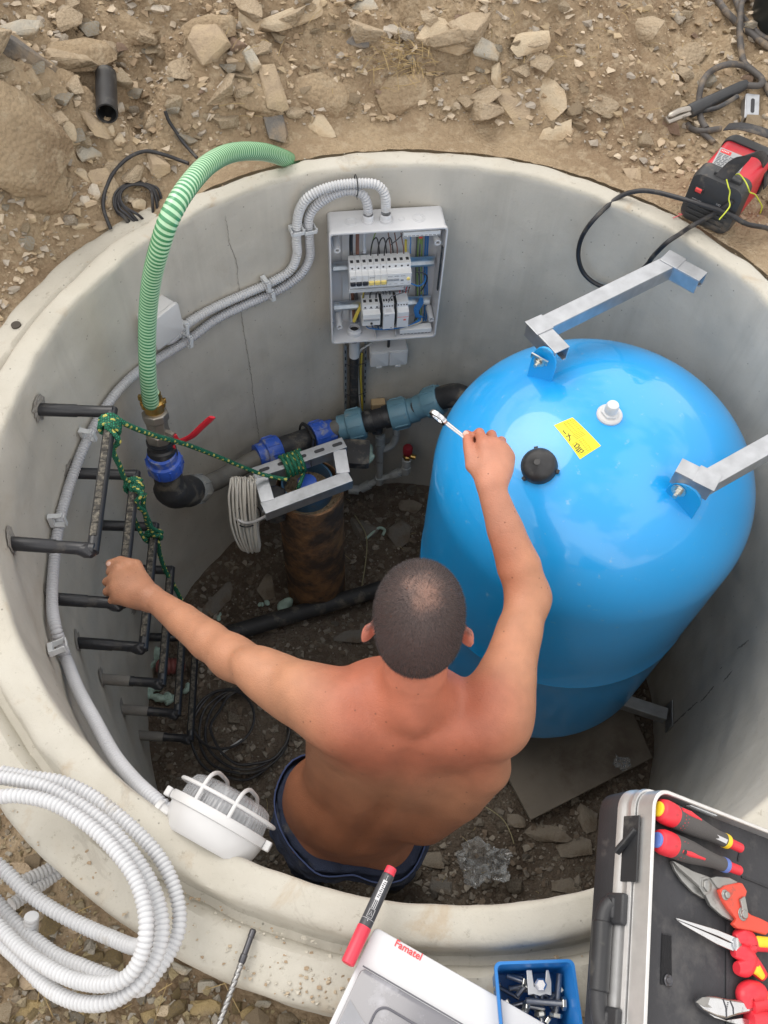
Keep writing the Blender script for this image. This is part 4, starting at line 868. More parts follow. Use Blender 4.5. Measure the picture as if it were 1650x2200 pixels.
# --- spanner in the right hand
m_chr = mt('chrome', (.62, .62, .64), .24, 1, var=.04)
a = at(1036, 969, .040); b = at(957, 907, .055); hd = at(942, 897, .058); dr = unit(b - a)
wr = thing('spanner', a, 'chrome spanner held in the raised right hand of the man', 'spanner'); nW = unit(np.cross(dr, A(.2, .9, .3))); nV = unit(np.cross(nW, dr))
g = G(); g.tube([a - dr*.06, a, mid(a, b), b], [.0042, .0045, .0045, .0052], 12, flat=.55); g.build('shank', m_chr, wr)
rg = G(); rr3 = []; 
for r_, dz in ((.0155, -.0045), (.0165, 0), (.0155, .0045), (.0098, .0045), (.0095, -.0045)):
    t_ = np.arange(28)*2*pi/28; rr3.append(hd + nV*dz + r_*(np.cos(t_)[:, None]*dr*1.35 + np.sin(t_)[:, None]*nW*.9))
rg.loft(rr3, cap=False, closed=True); rg.build('ring_head', m_chr, wr)
# ------------------------------------------------------------------ wall steps
m_step = mt('step_plastic', (.017, .018, .022), .36, 0, var=.2, bump=.15, bs=120, dirt=((.07, .065, .06), .1, 14))
m_wear = mt('worn_step_tread', (.20, .18, .145), .75, 0, var=.35, vs=140, bump=.6, bs=260, dirt=((.045, .042, .038), 1.0, 75))
SX = [at(240, 885, -.105), at(200, 1180, -.105)]
snames = ['top wall step with the green rope tied round its far corner', 'second wall step from the top, gripped by the left hand of the man', 'third wall step from the top, the green rope knotted on its far end', 'fourth wall step from the top, below the left forearm of the man', 'fifth wall step from the top, with a pale smear of cement on its leg', 'sixth and lowest wall step, just above the pit floor']
m_cem = mt('cement_smear', (.20, .19, .175), .9, bump=.3)
def step(i):
    z = -.105 - .25*i; f = A(SX[0][0], SX[0][1], z); n_ = A(SX[1][0], SX[1][1], z); wf = A(-.905, .098, z); wn = A(-.872, -.248, z)
    t = thing('wall_step', wn, snames[i], 'wall step', 'black steps up the inside wall')
    dr = unit(n_ - f)
    for w_, c_, s_ in ((wf, f, -1), (wn, n_, 1)):
        ax = unit(c_ - w_); P_ = [w_ - ax*.01, w_, mid(w_, c_, .55), mid(w_, c_, .56), c_ - ax*.02, c_ + ax*.004, c_ + ax*.009]
        g = G(); g.tube(P_, [.0150, .0150, .0145, .0132, .0135, .0148, .006], 18)
        if s_ == 1: g.tube([c_ - ax*.035 - A(0, 0, .002), c_ - ax*.01 + dr*.004, c_ + dr*.016 - ax*.0], [.011, .0165, .006], 16, flat=1)
        g.build('leg', m_step, t)
    P_ = smooth_path([f - dr*.008, f + dr*.012, mid(f, n_), n_ - dr*.012, n_ + dr*.006], 4); g = G().tube(P_, .0128, 16); g.build('bar', m_step, t)
    # ribbed, worn tread pads
    zz = A(0, 0, 1); px_ = unit(np.cross(zz, dr)); L_ = np.linalg.norm(n_ - f)
    g = G(); Ls = np.linspace(.07, .93, 11)
    for k in range(10):
        a, b = f + (n_-f)*(Ls[k]+.0015), f + (n_-f)*(Ls[k+1]-.0015); g.box((a+b)/2 + zz*.0125 + px_*.0, (.0135 if k % 2 else .0139, np.linalg.norm(b-a), .0035), px_, dr, zz)
    g.build('tread', m_wear, t, bev=.0008)
    if i >= 3:
        ax = unit(n_ - wn); G().tube([wn, mid(wn, n_, .5)], [.0156, .0152], 18).build('cement_smear', m_cem, t)
    if i < 3:
        g = G(); q = wf - unit(f-wf)*.0; y_ = A(0, 0, 1)
    return t
for i in range(6): step(i)
m_hal = mt('wall_patch', (.27, .255, .235), .9, bump=.8, bs=120)
for i in range(5):
    for w_ in (A(-.905, .098, 0), A(-.872, -.248, 0)):
        a0_ = math.atan2(w_[1], w_[0]); z = -.105 - .25*i; rsd = np.random.RandomState(i+40); pts = []
        for q in np.linspace(0, 2*pi, 21)[:-1]: rr_ = .028*(.75 + .5*rsd.rand()); pts.append(((RI-.0022)*cos(a0_ + rr_*cos(q)/RI), (RI-.0022)*sin(a0_ + rr_*cos(q)/RI), z + .005 + rr_*1.15*sin(q)))
        c_ = A((RI-.0045)*cos(a0_), (RI-.0045)*sin(a0_), z); G().add(pts + [tuple(c_)], [(k, (k+1) % 20, 20) for k in range(20)]).build('mortar_patch', m_hal, ring)

# ------------------------------------------------------------------ corrugated conduit
m_cond = mt('grey_conduit', (.50, .51, .54), .42, 0, var=.07, vs=9); m_condw = mt('white_conduit', (.56, .57, .59), .4, 0, var=.08, vs=9, dirt=((.40, .37, .32), .22, 11))
def corr(P, R, pitch=.0078, n=12, amp=.24, closed=False, sub=4):
    Q, t = resample(smooth_path(P, 10, closed), pitch/sub); k = np.arange(len(Q)) % sub; prof = A(0, .75, 1, .75)[:sub] if sub == 4 else A(0, 1, 1)
    g = G(); g.tube(Q, R*(1 - amp*(1-prof[k])), n); return g
def thread(P, R, mat, name, label, cat, n=10, sm=8, r=None, group=None, closed=False, up=None):
    return tag(G().tube(smooth_path(P, sm, closed), R, n, closed=closed).build(name, mat), label, cat, group)
RW = .882
w1 = [wal(829, 452, .85), wal(828, 425, .845), wal(819, 405, .85), wal(793, 394, .855), wal(721, 399, .865), wal(665, 422, .87), wal(641, 460, RW), wal(637, 515, RW), wal(638, 548, RW), wal(622, 582, RW), wal(580, 608, RW), wal(530, 630, RW), wal(480, 652, RW), wal(440, 672, RW), wal(403, 695, RW), wal(383, 716, RW), wal(363, 730, .875), wal(344, 728, .87), wal(334, 718, .87)]
tag(corr(w1, .0138).build('corrugated_conduit', m_condw), 'light grey corrugated conduit arching from the fuse box to the small white junction box', 'conduit')
w2 = [wal(791, 462, .855), wal(789, 440, .85), wal(778, 418, .855), wal(742, 410, .865), wal(692, 432, .875), wal(664, 466, RW), wal(665, 515, RW), wal(665, 556, RW), wal(641, 594, RW), wal(589, 628, RW), wal(520, 658, RW), wal(460, 689, RW), wal(406, 729, RW), wal(333, 775, RW), wal(291, 803, RW), wal(252, 842, RW), wal(224, 880, RW), wal(204, 915, RW), wal(182, 957, RW), wal(158, 1018, RW), wal(137, 1085, RW), wal(123, 1150, RW), wal(115, 1225, RW), wal(112, 1300, RW), wal(122, 1357, RW-.005), at(142, 1414, -.365), at(167, 1479, -.30), at(204, 1548, -.22), at(244, 1621, -.15), at(287, 1675, -.09), at(327, 1713, -.045), at(352, 1733, -.035), at(378, 1752, -.05), at(400, 1768, -.07)]
tag(corr(w2, .0135).build('corrugated_conduit', m_cond), 'long light grey corrugated conduit running from fuse box along left wall to the lamp', 'conduit')
# cable tie round both
ct = wal(768, 402, .835); g = G(); a_ = math.atan2(ct[1], ct[0]); tx = A(-sin(a_), cos(a_), 0); pts = [ct + A(0, 0, 1)*.028*cos(q) + unit(A(ct[0], ct[1], 0))*.022*sin(q) + A(0, 0, -.006) + unit(A(ct[0], ct[1], 0))*.016 for q in np.linspace(0, 2*pi, 25)[:-1]]
g.tube(pts, .0017, 6, closed=True); g.box(pts[12] + tx*0, (.006, .006, .005)); g.tube([pts[12], pts[12] - A(0, 0, .006) - unit(A(ct[0], ct[1], 0))*.014], .001, 5)
tag(g.build('cable_tie', m_blackp), 'black cable tie round the two conduits above the fuse box', 'cable tie')
# clips
def clip(u, v, du, dv, label):
    p = wal(u, v, .872); q = wal(u+du, v+dv, .872); dr = unit(q - p); nn = unit(A(p[0], p[1], 0)); z_ = unit(np.cross(nn, dr)); nn = unit(nn - dr*(nn @ dr))
    t = thing('conduit_clip', p, label, 'conduit clip', 'grey clips holding the conduits to the wall')
    g = G(); g.box(p + nn*.018, (.014, .036, .010), dr, z_, nn)
    for s_ in (-1, 1): g.box(p + z_*s_*.0165 + nn*.004, (.013, .0035, .026), dr, z_, nn); g.box(p + z_*s_*.0185 - nn*.009, (.013, .005, .003), dr, z_, nn)
    g.build('clip_base', m_lgrey, t, bev=.0008); G().box(p - nn*.0145, (.011, .034, .0028), dr, z_, nn).build('clip_strap', m_lgrey, t, bev=.0008)
for q in ((638, 496, 0, 40, 'grey clip highest on the wall, on the outer conduit left of the fuse box'), (665, 493, 0, 40, 'grey clip highest on the wall, on the inner conduit nearer the fuse box'), (573, 612, -40, 18, 'grey clip on the upper conduit midway between the fuse box and the hose'), (583, 631, -40, 18, 'grey clip on the lower conduit midway between the fuse box and the hose'),
          (395, 704, -35, 20, 'grey clip on the upper conduit beside the small white junction box'), (404, 731, -40, 22, 'grey clip on the lower conduit beside the small white junction box'), (192, 935, -18, 40, 'grey clip just below the top wall step'), (127, 1118, -8, 40, 'grey clip above the near leg of the top wall step'), (128, 1388, 20, 40, 'grey clip lowest on the conduit, near the rim on the left')): clip(*q)

# ------------------------------------------------------------------ fuse box
BA = A(-.300, .849, -.130); BXv = unit(A(.314, .051, 0)); BN = A(BXv[1], -BXv[0], 0); UZ = A(0, 0, 1); BW, BHt, BD = .322, .418, .094
lc = lambda x, y, d: BA + BXv*x + BN*d + UZ*y                       # local place in the box
def c3(x, y, d):                                                     # close-up picture coordinates
    return pla(650 + x/4.714, 400 + y/4.714, BA + BN*d, BN)
def loc3(x, y, d): p = c3(x, y, d) - BA; return p @ BXv, p[2]
m_box = mt('enclosure_plastic', (.60, .61, .635), .35, 0, var=.025); m_boxin = m_box
fb = thing('fuse_box', lc(BW/2, -BHt, 0), 'open light grey fuse box full of breakers and wires on the back wall', 'fuse box')
cx_, cz_ = BW/2, -BHt/2
def rrect(w_, h_, r, d, seg=4):
    P_ = []
    for sx_, sy_, a0 in ((1, 1, 0), (-1, 1, 90), (-1, -1, 180), (1, -1, 270)):
        for k in range(seg+1): a = radians(a0+90*k/seg); P_.append(lc(cx_ + sx_*(w_/2-r) + r*cos(a), cz_ + sy_*(h_/2-r) + r*sin(a), d))
    return np.array(P_)
g = G(); g.loft([rrect(BW, BHt, .010, 0), rrect(BW, BHt, .010, BD-.012), rrect(BW+.005, BHt+.005, .011, BD-.011), rrect(BW+.005, BHt+.005, .011, BD), rrect(BW-.004, BHt-.004, .009, BD), rrect(BW-.006, BHt-.006, .008, .006)]); g.build('enclosure_body', m_box, fb, ang=40)
for x, y in ((352, 655), (1370, 575), (375, 1430), (1305, 1352)):
    e = c3(x, y, .082); G().pipe(e - BN*.056, e, .0095, .0052, 20).build('screw_post', m_box, fb)
def knock(x, y, R_):
    xx, _ = loc3(x, y, .05); d = .046; g = G()
    for r in R_: g.lathe([(r, 0), (r, .0012), (r-.0012, .0012), (r-.0012, 0)], lc(xx, .0, d), UZ, 28, loop=True)
    g.build('knockout', m_box, fb)
knock(497, 320, (.017, .012)); knock(1010, 255, (.0085,)); knock(1185, 270, (.018, .0125)); knock(850, 300, (.021,))
for x in (668, 848):
    xx, _ = loc3(x, 250, .05); G().lathe([(.0165, 0), (.0165, .005), (.0150, .006), (.0150, .020), (.0135, .022), (.0135, .004)], lc(xx, 0, .046), UZ, 24, loop=True).build('conduit_gland', m_box, fb)
# rails
m_rail = mt('zinc_rail', (.60, .64, .68), .32, .85, var=.08, vs=60)
ROW = [loc3(455, 705, .038), loc3(588, 1105, .038)]; XL, XR = .012, BW - .012
for k in (0, 1):
    zc = ROW[k][1] - .0425; g = G(); X_, N2, Z2 = BXv, BN, UZ; xm = (XL+XR)/2; L_ = XR-XL
    g.box(lc(xm, zc, .026), (L_, .001, .026), X_, N2, Z2)
    for s_ in (-1, 1): g.box(lc(xm, zc+s_*.0125, .030), (L_, .008, .001), X_, N2, Z2); g.box(lc(xm, zc+s_*.0155, .034), (L_, .001, .0065), X_, N2, Z2)
    g.build('mounting_rail', m_rail, fb, smooth=False)
    for xs in (XL+.012, XR-.012): G().lathe([(.004, 0), (.004, .002)], lc(xs, zc+.004, .027), BN, 12).build('rail_screw', m_zinc, fb)
m_brk = mt('breaker_white', (.74, .75, .76), .4, 0, var=.02); m_hole2 = mt('terminal_hole', (.035, .035, .04), .7); m_yelt = mt('toggle_yellow', (.85, .68, .22), .45); m_btog = mt('toggle_black', (.03, .032, .04), .45); m_gtog = mt('toggle_grey', (.32, .34, .37), .5); m_print = mt('grey_print', (.20, .21, .23), .7)
PROF = [(.038, .0425), (.082, .0425), (.082, .0245), (.1015, .0225), (.1015, -.0225), (.082, -.0245), (.082, -.0425), (.038, -.0425)]
def breaker(row, x0, i, w_=.0177, tog=m_btog, style='sw', dz=0, name='breaker'):
    zc = ROW[row][1] - .0425 + dz; xl = x0 + i*.0178 + .0002; W_ = w_ - .0004
    g = G(); lo = np.array([lc(xl, zc + z, d) for d, z in PROF]); g.loft([lo, lo + BXv*W_]); b = g.build(name, m_brk, fb, bev=.0007, smooth=False)
    xm = xl + W_/2; nm = max(1, round(w_/.0178)) 
    for j in range(nm):
        xj = xl + W_*(j+.5)/nm
        G().box(lc(xj, zc+.0426, .064), (.0085, .0110, .0012), BXv, BN, UZ).build('terminal', m_hole2, b)
        g = G(); g.lathe([(.0031, 0), (.0031, .0006)], lc(xj, zc+.0335, .0819), BN, 12); g.build('screw_hole', m_hole2, b)
        if style == 'sw':
            G().box(lc(xj, zc-.0045, .1045), (.0148, .0072, .0105), BXv, BN, UZ).build('toggle', tog, b, bev=.0006, smooth=False)
            G().box(lc(xj, zc-.0165, .1016), (.0075, .0006, .0009), BXv, BN, UZ).build('print', m_print, b, smooth=False)
        if style == 'rcd':
            if j < 2: G().box(lc(xj, zc+.002, .103), (.0165, .004, .0058), BXv, BN, UZ).build('toggle', m_gtog, b, bev=.0006, smooth=False)
            if j == 3: G().lathe([(.0050, 0), (.0050, .003), (.003, .004)], lc(xj, zc+.002, .1015), BN, 20).build('test_button', m_yelt, b)
            if j == 2: G().box(lc(xj, zc-.003, .1018), (.008, .0006, .006), BXv, BN, UZ).build('print', m_print, b, smooth=False)
            G().box(lc(xj, zc-.015, .1016), (.009, .0006, .0009), BXv, BN, UZ).build('print', m_print, b, smooth=False)
    return b
X0 = ROW[0][0]
for i in range(3): breaker(0, X0, i)
text('EATON', .0042, lc(X0+.003, ROW[0][1]-.0425+.0120, .1018), BXv, UZ, m_print, fb)
for i in range(3, 6): breaker(0, X0, i, tog=m_yelt)
text('EATON', .0042, lc(X0+.057, ROW[0][1]-.0425+.0120, .1018), BXv, UZ, m_print, fb)
breaker(0, X0, 6, .0178*4, style='rcd')
for k in range(3): text('EATON', .0038, lc(X0+.110+k*.0185, ROW[0][1]-.0425+.0120, .1018), BXv, UZ, m_print, fb)
G().box(lc(X0+.080, ROW[0][1]-.098+.004, .078), (.162, .012, .012), BXv, BN, UZ).build('comb_busbar', m_lgrey, fb, bev=.001)
X1 = ROW[1][0]
b = breaker(1, X1, 0, .0178*3, style='none'); zc = ROW[1][1]-.0425
G().box(lc(X1+.0265, zc+.0025, .103), (.048, .004, .0058), BXv, BN, UZ).build('toggle', m_gtog, b, bev=.0006, smooth=False)
G().lathe([(.0038, 0), (.0038, .003)], lc(X1+.0265, zc-.013, .1015), BN, 16).build('adjust_dial', m_hole2, b)
for k in range(3): G().box(lc(X1+.009+k*.0178, zc+.0285, .0822), (.013, .0006, .0016), BXv, BN, UZ).build('print', m_print, b, smooth=False)
m_cont = mt('contactor_white', (.70, .72, .75), .42, 0, var=.02)
G().box(lc(X1+.0580, zc-.001, .062), (.0062, .058, .084), BXv, BN, UZ).build('spacer', m_blackp, fb, bev=.001)
def block(x, w_, zt, zb, dmax, mat, label=None, name='contactor'):
    lo = np.array([lc(x, zc+z, d) for d, z in ((.038, zt), (.080, zt), (.080, zt-.02), (dmax, zt-.023), (dmax, zb), (.038, zb))]); return G().loft([lo, lo + BXv*w_]).build(name, mat, fb, bev=.0008, smooth=False)
b = block(X1+.0622, .0345, .043, -.044, .100, m_cont)
for k in range(4): G().box(lc(X1+.067+k*.008, zc+.0432, .066), (.005, .009, .0012), BXv, BN, UZ).build('terminal', m_hole2, b); G().lathe([(.0026, 0), (.0026, .0006)], lc(X1+.067+k*.008, zc+.032, .0799), BN, 10).build('screw_hole', m_hole2, b)
G().box(lc(X1+.0795, zc+.0232, .088), (.016, .014, .001), BXv, BN, UZ).build('window', m_boxin, b); G().box(lc(X1+.088, zc-.038, .1003), (.005, .0006, .002), BXv, BN, UZ).build('print', m_print, b); text('EATON', .0042, lc(X1+.066, zc+.011, .1002), BXv, UZ, m_print, b)
G().box(lc(X1+.1008, zc+.001, .060), (.0065, .052, .088), BXv, BN, UZ).build('spacer', m_blackp, fb, bev=.001)
m_redp = mt('red_print', (.70, .16, .14), .6); m_redpl = mt('red_plastic', (.72, .07, .07), .4)
b = block(X1+.1052, .0350, .045, -.040, .100, m_cont, name='relay')
for k in range(4): G().lathe([(.0024, 0), (.0024, .0006)], lc(X1+.1098+k*.0085, zc+.034, .0799), BN, 10).build('screw_hole', m_hole2, b)
G().box(lc(X1+.1225, zc+.0030, .1002), (.034, .0006, .0012), BXv, BN, UZ).build('print', m_redp, b); G().box(lc(X1+.128, zc-.0085, .1004), (.0075, .001, .006), BXv, BN, UZ).build('print', m_redp, b)
# terminal strips
def strip(xa, ya, xb, yb, d, rows):
    xl, zl = loc3(xa, ya, d); xr, zr = loc3(xb, yb, d); zm = (zl+zr)/2; s_ = G().box(lc((xl+xr)/2, zm, d-.012), (xr-xl, .024, .016), BXv, BN, UZ).build('terminal_strip', m_brk, fb, bev=.001)
    for k in range(9): G().box(lc(xl + (xr-xl)*(k+.5)/9, zm-.0095 if rows else zm-.004, d+.0002), ((xr-xl)/9*.7, .0008, .0022), BXv, BN, UZ).build('slot', m_print, s_, smooth=False)
    return xl, xr, zm
strip(1020, 500, 1400, 470, .080, 0); xl, xr, zm = strip(985, 1480, 1305, 1455, .086, 1)
# wires inside
WC = {k: mt('wire_'+k, c, .45, var=.05) for k, c in dict(black=(.02, .021, .025), brown=(.17, .08, .055), grey=(.42, .45, .50), blue=(.03, .16, .42), yellow=(.62, .50, .08), green=(.20, .32, .08), dgrey=(.09, .095, .11), red=(.55, .05, .05), tan=(.55, .46, .30)).items()}
def wire(col, r, pts, name='wire'): G().tube(smooth_path([c3(*p) for p in pts], 6), r, 8).build(name, WC[col], fb)
wire('black', .0052, [(495, 470, .05), (490, 560, .05), (492, 650, .052), (493, 700, .060)]); wire('brown', .0050, [(558, 460, .05), (556, 560, .05), (556, 650, .052), (556, 690, .060)]); wire('grey', .0048, [(622, 455, .05), (624, 560, .05), (626, 640, .052), (626, 680, .060)])
for xx, tw in ((690, 0), (762, 8), (828, 4)):
    wire('black', .0019, [(xx, 700, .062), (xx+6, 620, .07), (xx+28, 545, .075), (xx+60, 525, .07), (xx+80, 590, .05), (xx+90, 700, .03)])
wire('green', .0017, [(740, 470, .04), (715, 540, .04), (700, 620, .035), (690, 700, .03)])
for xx, c_ in ((895, 'brown'), (960, 'brown'), (1025, 'brown'), (1093, 'blue')): wire(c_, .0017, [(xx, 680, .062), (xx-2, 620, .066), (xx-14 if c_ == 'brown' else xx+2, 560, .06), (xx-28 if c_ == 'brown' else xx, 470, .045)])
wire('yellow', .0034, [(1045, 545, .05), (1045, 610, .05), (1046, 660, .05)]); wire('dgrey', .0017, [(885, 600, .06), (960, 540, .06), (1010, 490, .05)])
for xx, c_ in ((1165, 'green'), (1185, 'dgrey'), (1205, 'green'), (1240, 'blue'), (1262, 'blue'), (1150, 'dgrey')): wire(c_, .0020 if c_ != 'blue' else .0026, [(xx+10, 500, .045), (xx, 700, .022), (xx-4, 900, .022), (xx, 1080, .022), (xx-6, 1300, .03), (xx-16, 1360, .05)])
wire('red', .003, [(1178, 522, .07), (1215, 518, .07)]); wire('green', .003, [(1195, 535, .068), (1196, 580, .06)])
wire('blue', .0022, [(1100, 985, .08), (1180, 1010, .085), (1240, 960, .085), (1250, 890, .08), (1225, 880, .05)]); wire('black', .0020, [(1145, 870, .085), (1220, 880, .088), (1262, 920, .088), (1240, 1000, .075), (1200, 1060, .04)])
for k in range(6): wire('blue', .0018, [(1150+k*14, 1330, .06), (1130+k*8, 1240+k*8, .055), (1170+k*10, 1180, .04), (1200, 1100, .03)])
for k in range(5): wire('blue' if k < 4 else 'tan', .0018, [(640+k*60, 1400, .06), (680+k*50, 1440+k*4, .085), (860, 1450-k*5, .09), (1050, 1420, .088), (1150+k*12, 1370, .07), (1190, 1320, .05)])
for xx, c_ in ((618, 'black'), (682, 'black'), (745, 'black'), (610, 'yellow')): wire(c_, .0021, [(xx, 1130, .062), (xx+8, 1080, .07), (xx+60 if c_ == 'black' else xx+20, 1035, .06), (xx+110 if c_ == 'black' else xx+30, 990, .04)])
for k, xx in enumerate((820, 848, 885)): wire('dgrey', .0019, [(xx, 1095, .066), (xx-10, 1060, .072), (xx-60-k*10, 1030, .06), (xx-70, 990, .04)])
for xx in (985, 1015, 1045, 1072): wire('red' if xx in (985, 1045) else 'brown', .0016, [(xx, 1080, .062), (xx+4, 1040, .068), (xx+14, 1020, .06)])
wire('dgrey', .0014, [(1060, 1060, .08), (980, 1090, .105), (900, 1120, .108), (870, 1175, .102)]); wire('black', .002, [(720, 1405, .07), (770, 1415, .085), (830, 1390, .07)])
for xx, c_, r in ((478, 'grey', .0035), (500, 'brown', .0055), (540, 'dgrey', .005)): wire(c_, r, [(xx, 1030, .012), (xx+4, 1120, .012), (xx+14, 1260, .02), (xx+22, 1380, .045)])
G().box(lc(.050, -BHt/2, .011), (.020, .006, BHt-.04), BXv, BN, UZ).build('cable_duct', m_lgrey, fb)
xx, zz_ = loc3(525, 1400, .055); G().lathe([(.0230, 0), (.0230, .012), (.0165, .015), (.0165, .022), (.0150, .022), (.0150, 0)], lc(xx, -BHt+.003, .055), UZ, 28, loop=True).build('entry_collar', m_box, fb)
G().lathe([(.0148, 0), (.0148, .012)], lc(xx, -BHt+.0, .055), UZ, 24).build('entry_plug', m_blackr, fb); wire('yellow', .0055, [(520, 1370, .055), (548, 1300, .05), (580, 1235, .04), (600, 1180, .02)])
for x in (740, 940): G().box(lc(loc3(x, 1500, .08)[0], -BHt+.012, .06), (.0012, .06, .018), BXv, BN, UZ).build('rib', m_box, fb)
G().box(lc(BW-.007, -BHt*.36, .085), (.003, .01, .16), BXv, BN, UZ).build('gasket', m_blackp, fb)

# socket under it
pS = wal(798, 739, .897); sb = pS; u1 = pla(795, 758, pS + BN*.045, BN); u2 = pla(877, 751, pS + BN*.045, BN); Ws = np.linalg.norm(u2-u1); so = thing('double_socket', mid(u1, u2) - UZ*.07, 'white double socket with two closed lids just under the fuse box', 'socket')
Xs = BXv; c_ = mid(u1, u2) - UZ*.036; G().rbox(c_ - BN*.026, (Ws, .072, .050), .007, Xs, UZ, BN, edge=.002).build('socket_body', m_wht2, so)
for s_ in (-1, 1): G().rbox(c_ + Xs*s_*Ws*.245 + BN*.001, (Ws*.455, .062, .006), .003, Xs, UZ, BN, edge=.0012).build('lid', m_white, so); G().box(c_ + Xs*s_*Ws*.25 - UZ*.0345 + BN*.003, (.018, .006, .005), Xs, BN, UZ).build('lid_tab', m_white, so)
G().cyl(c_ + UZ*.034 - BN*.02, c_ + UZ*.095 - BN*.02, .0045, n=12).build('inlet_cable', m_blackr, so)
# channel with pipe and cables below the box
def wz(u, v, off): p = wal(u, v, RI-off); return p
dt = thing('cable_channel', wz(765, 890, 0), 'perforated channel running down the wall under the fuse box', 'cable channel')
for ux in (742, 786):
    a = wz(ux, 742, .03); b = wz(ux+4, 888, .03); b = A(a[0], a[1], b[2]); nn = unit(A(a[0], a[1], 0)); tt = np.cross(UZ, nn)
    g = G(); g.box((a+b)/2 + nn*.014, (.002, .028, a[2]-b[2]), tt, nn, UZ); g.box((a+b)/2, (.008, .0015, a[2]-b[2]), tt, nn, UZ); g.build('channel_flange', m_galvd, dt, smooth=False)
    g = G(); 
    for k in range(9): g.box(A(a[0], a[1], a[2] - .03 - k*.032) - nn*.001, (.004, .001, .014), tt, nn, UZ)
    g.build('slots', m_hole2, dt, smooth=False)
a = wz(761, 742, .03); b = wz(766, 905, .03); P_ = [a + UZ*.05, A(a[0], a[1], a[2]-.15), A(a[0], a[1], b[2])]; tag(G().tube(smooth_path(P_, 4), .0155, 16).build('black_pipe', m_blackr), 'black pipe rising inside the perforated channel below the fuse box', 'pipe')
G_ = G(); a2 = A(a[0], a[1], a[2]-.004) ; tag(G().pipe(a2 - UZ*.045, a2 + UZ*.03, .0175, .0158).build('pipe_sleeve', m_lgrey), 'grey sleeve on the black pipe right under the fuse box', 'pipe sleeve')
thread([wz(799, 738, .03), wz(785, 745, .03), wz(772, 757, .025), wz(769, 790, .02), wz(771, 840, .02), wz(775, 890, .02)], .0035, mt('white_cable', (.62, .62, .60), .5), 'cable', 'white cable bending down from the socket beside the black pipe', 'cable')
thread([wz(777, 760, .02), wz(775, 800, .018), wz(777, 850, .018), wz(780, 900, .02)], .0042, WC['yellow'], 'cable', 'dull yellow cable running down next to the black pipe', 'cable')
g = G(); 
for v_ in (782, 846): g.tube(smooth_path([wz(741, v_, .045), wz(755, v_+4, .055), wz(768, v_+3, .055), wz(787, v_-3, .045)], 5), .0013, 5)
tag(g.build('cable_tie', m_blackp), 'thin black ties holding the pipe in the perforated channel', 'cable tie')
# small junction box
pj = wal(334, 700, .90); nj = -unit(A(pj[0], pj[1], 0)); xj = np.cross(UZ, nj); c_ = pj + nj*.026 + UZ*.03
jb = thing('junction_box', pj, 'small white junction box on the wall behind the green hose', 'junction box')
G().rbox(c_ - nj*.006, (.096, .098, .044), .008, xj, UZ, nj, edge=.002).build('junction_body', m_wht2, jb); G().rbox(c_ + nj*.022, (.100, .102, .012), .009, xj, UZ, nj, edge=.003).build('junction_lid', m_wht2, jb)
G().lathe([(.017, 0), (.017, .012), (.014, .014)], c_ - UZ*.05, -UZ, 20).build('junction_gland', m_cond, jb)
# ------------------------------------------------------------------ pipework
m_bluef = mt('blue_fitting', (.035, .11, .52), .42, 0, var=.12, vs=30, bump=.1, bs=200, dirt=((.30, .31, .36), .45, 26)); m_gbf = mt('grey_blue_fitting', (.13, .26, .33), .42, 0, var=.08, dirt=((.22, .28, .30), .25, 20)); m_grf = mt('grey_nut', (.24, .25, .25), .55, 0, var=.1, bump=.2, bs=150, dirt=((.33, .32, .29), .5, 18))
m_pipe = mt('dusty_black_pipe', (.14, .137, .128), .6, 0, var=.2, vs=20, bump=.2, bs=250, dirt=((.17, .155, .13), .6, 14)); m_brass = mt('brass', (.55, .36, .12), .32, 1, var=.1, dirt=((.35, .30, .22), .3, 40)); m_nick = mt('nickel', (.40, .37, .33), .4, .9, var=.12)
RP = .78
def nut(g_parent, c, ax, R, L_, mat, name='compression_nut', ribs=10, flare=.8):
    c = A(*c); ax = unit(A(*ax)); x, y, z = basis(ax)
    b = G().lathe([(R*flare*.86, -L_*.5), (R*flare, -L_*.48), (R*flare*1.02, -L_*.16), (R*.97, -L_*.12), (R, -L_*.06), (R, L_*.42), (R*.95, L_*.5), (R*.72, L_*.5)], c, ax, 36).build(name, mat, g_parent, ang=30)
    for k in range(ribs):
        a = 2*pi*k/ribs; r = x*cos(a) + y*sin(a); t = np.cross(ax, r); G().box(c + r*R*1.0 + ax*L_*.17, (.005, .006, L_*.46), t, r, ax).build('grip_rib', mat, b, bev=.001)
    return b
pl = thing('water_pipe', wal(430, 1050, RP), 'black water pipe with blue screw fittings along the back wall, valve at its left end', 'water pipe')
pth = smooth_path([wal(u, v, RP) for u, v in ((432, 1046), (470, 1030), (510, 1008), (545, 988), (585, 971), (630, 952), (680, 935), (720, 921), (755, 912))], 6)
G().tube(pth, .0305, 24).build('pipe_body', m_pipe, pl)
q = [wal(u, v, RP) for u, v in ((575, 972), (692, 932), (755, 914), (868, 886), (922, 866))]
nut(pl, q[0], q[1]-q[0], .050, .085, m_bluef); nut(pl, q[1], q[0]-q[1], .050, .085, m_bluef); nut(pl, q[2], q[3]-q[2], .056, .092, m_gbf, ribs=8)
G().tube([q[0] + unit(q[1]-q[0])*.03, q[1] - unit(q[1]-q[0])*.03], .037, 24).build('coupling_body', m_blackr, pl)
G().tube([q[2], q[3]], .036, 24).build('tee_body', m_blackr, pl); tm = mid(q[2], q[3], .50)
g = G(); g.tube([mid(q[2], q[3], .30), mid(q[2], q[3], .42)], .041, 24).tube([mid(q[2], q[3], .62), mid(q[2], q[3], .72)], .041, 24); g.tube([tm, tm - UZ*.05 + A(0, -.02, 0)], [.022, .020], 18); g.build('tee_collar', m_blackp, pl)
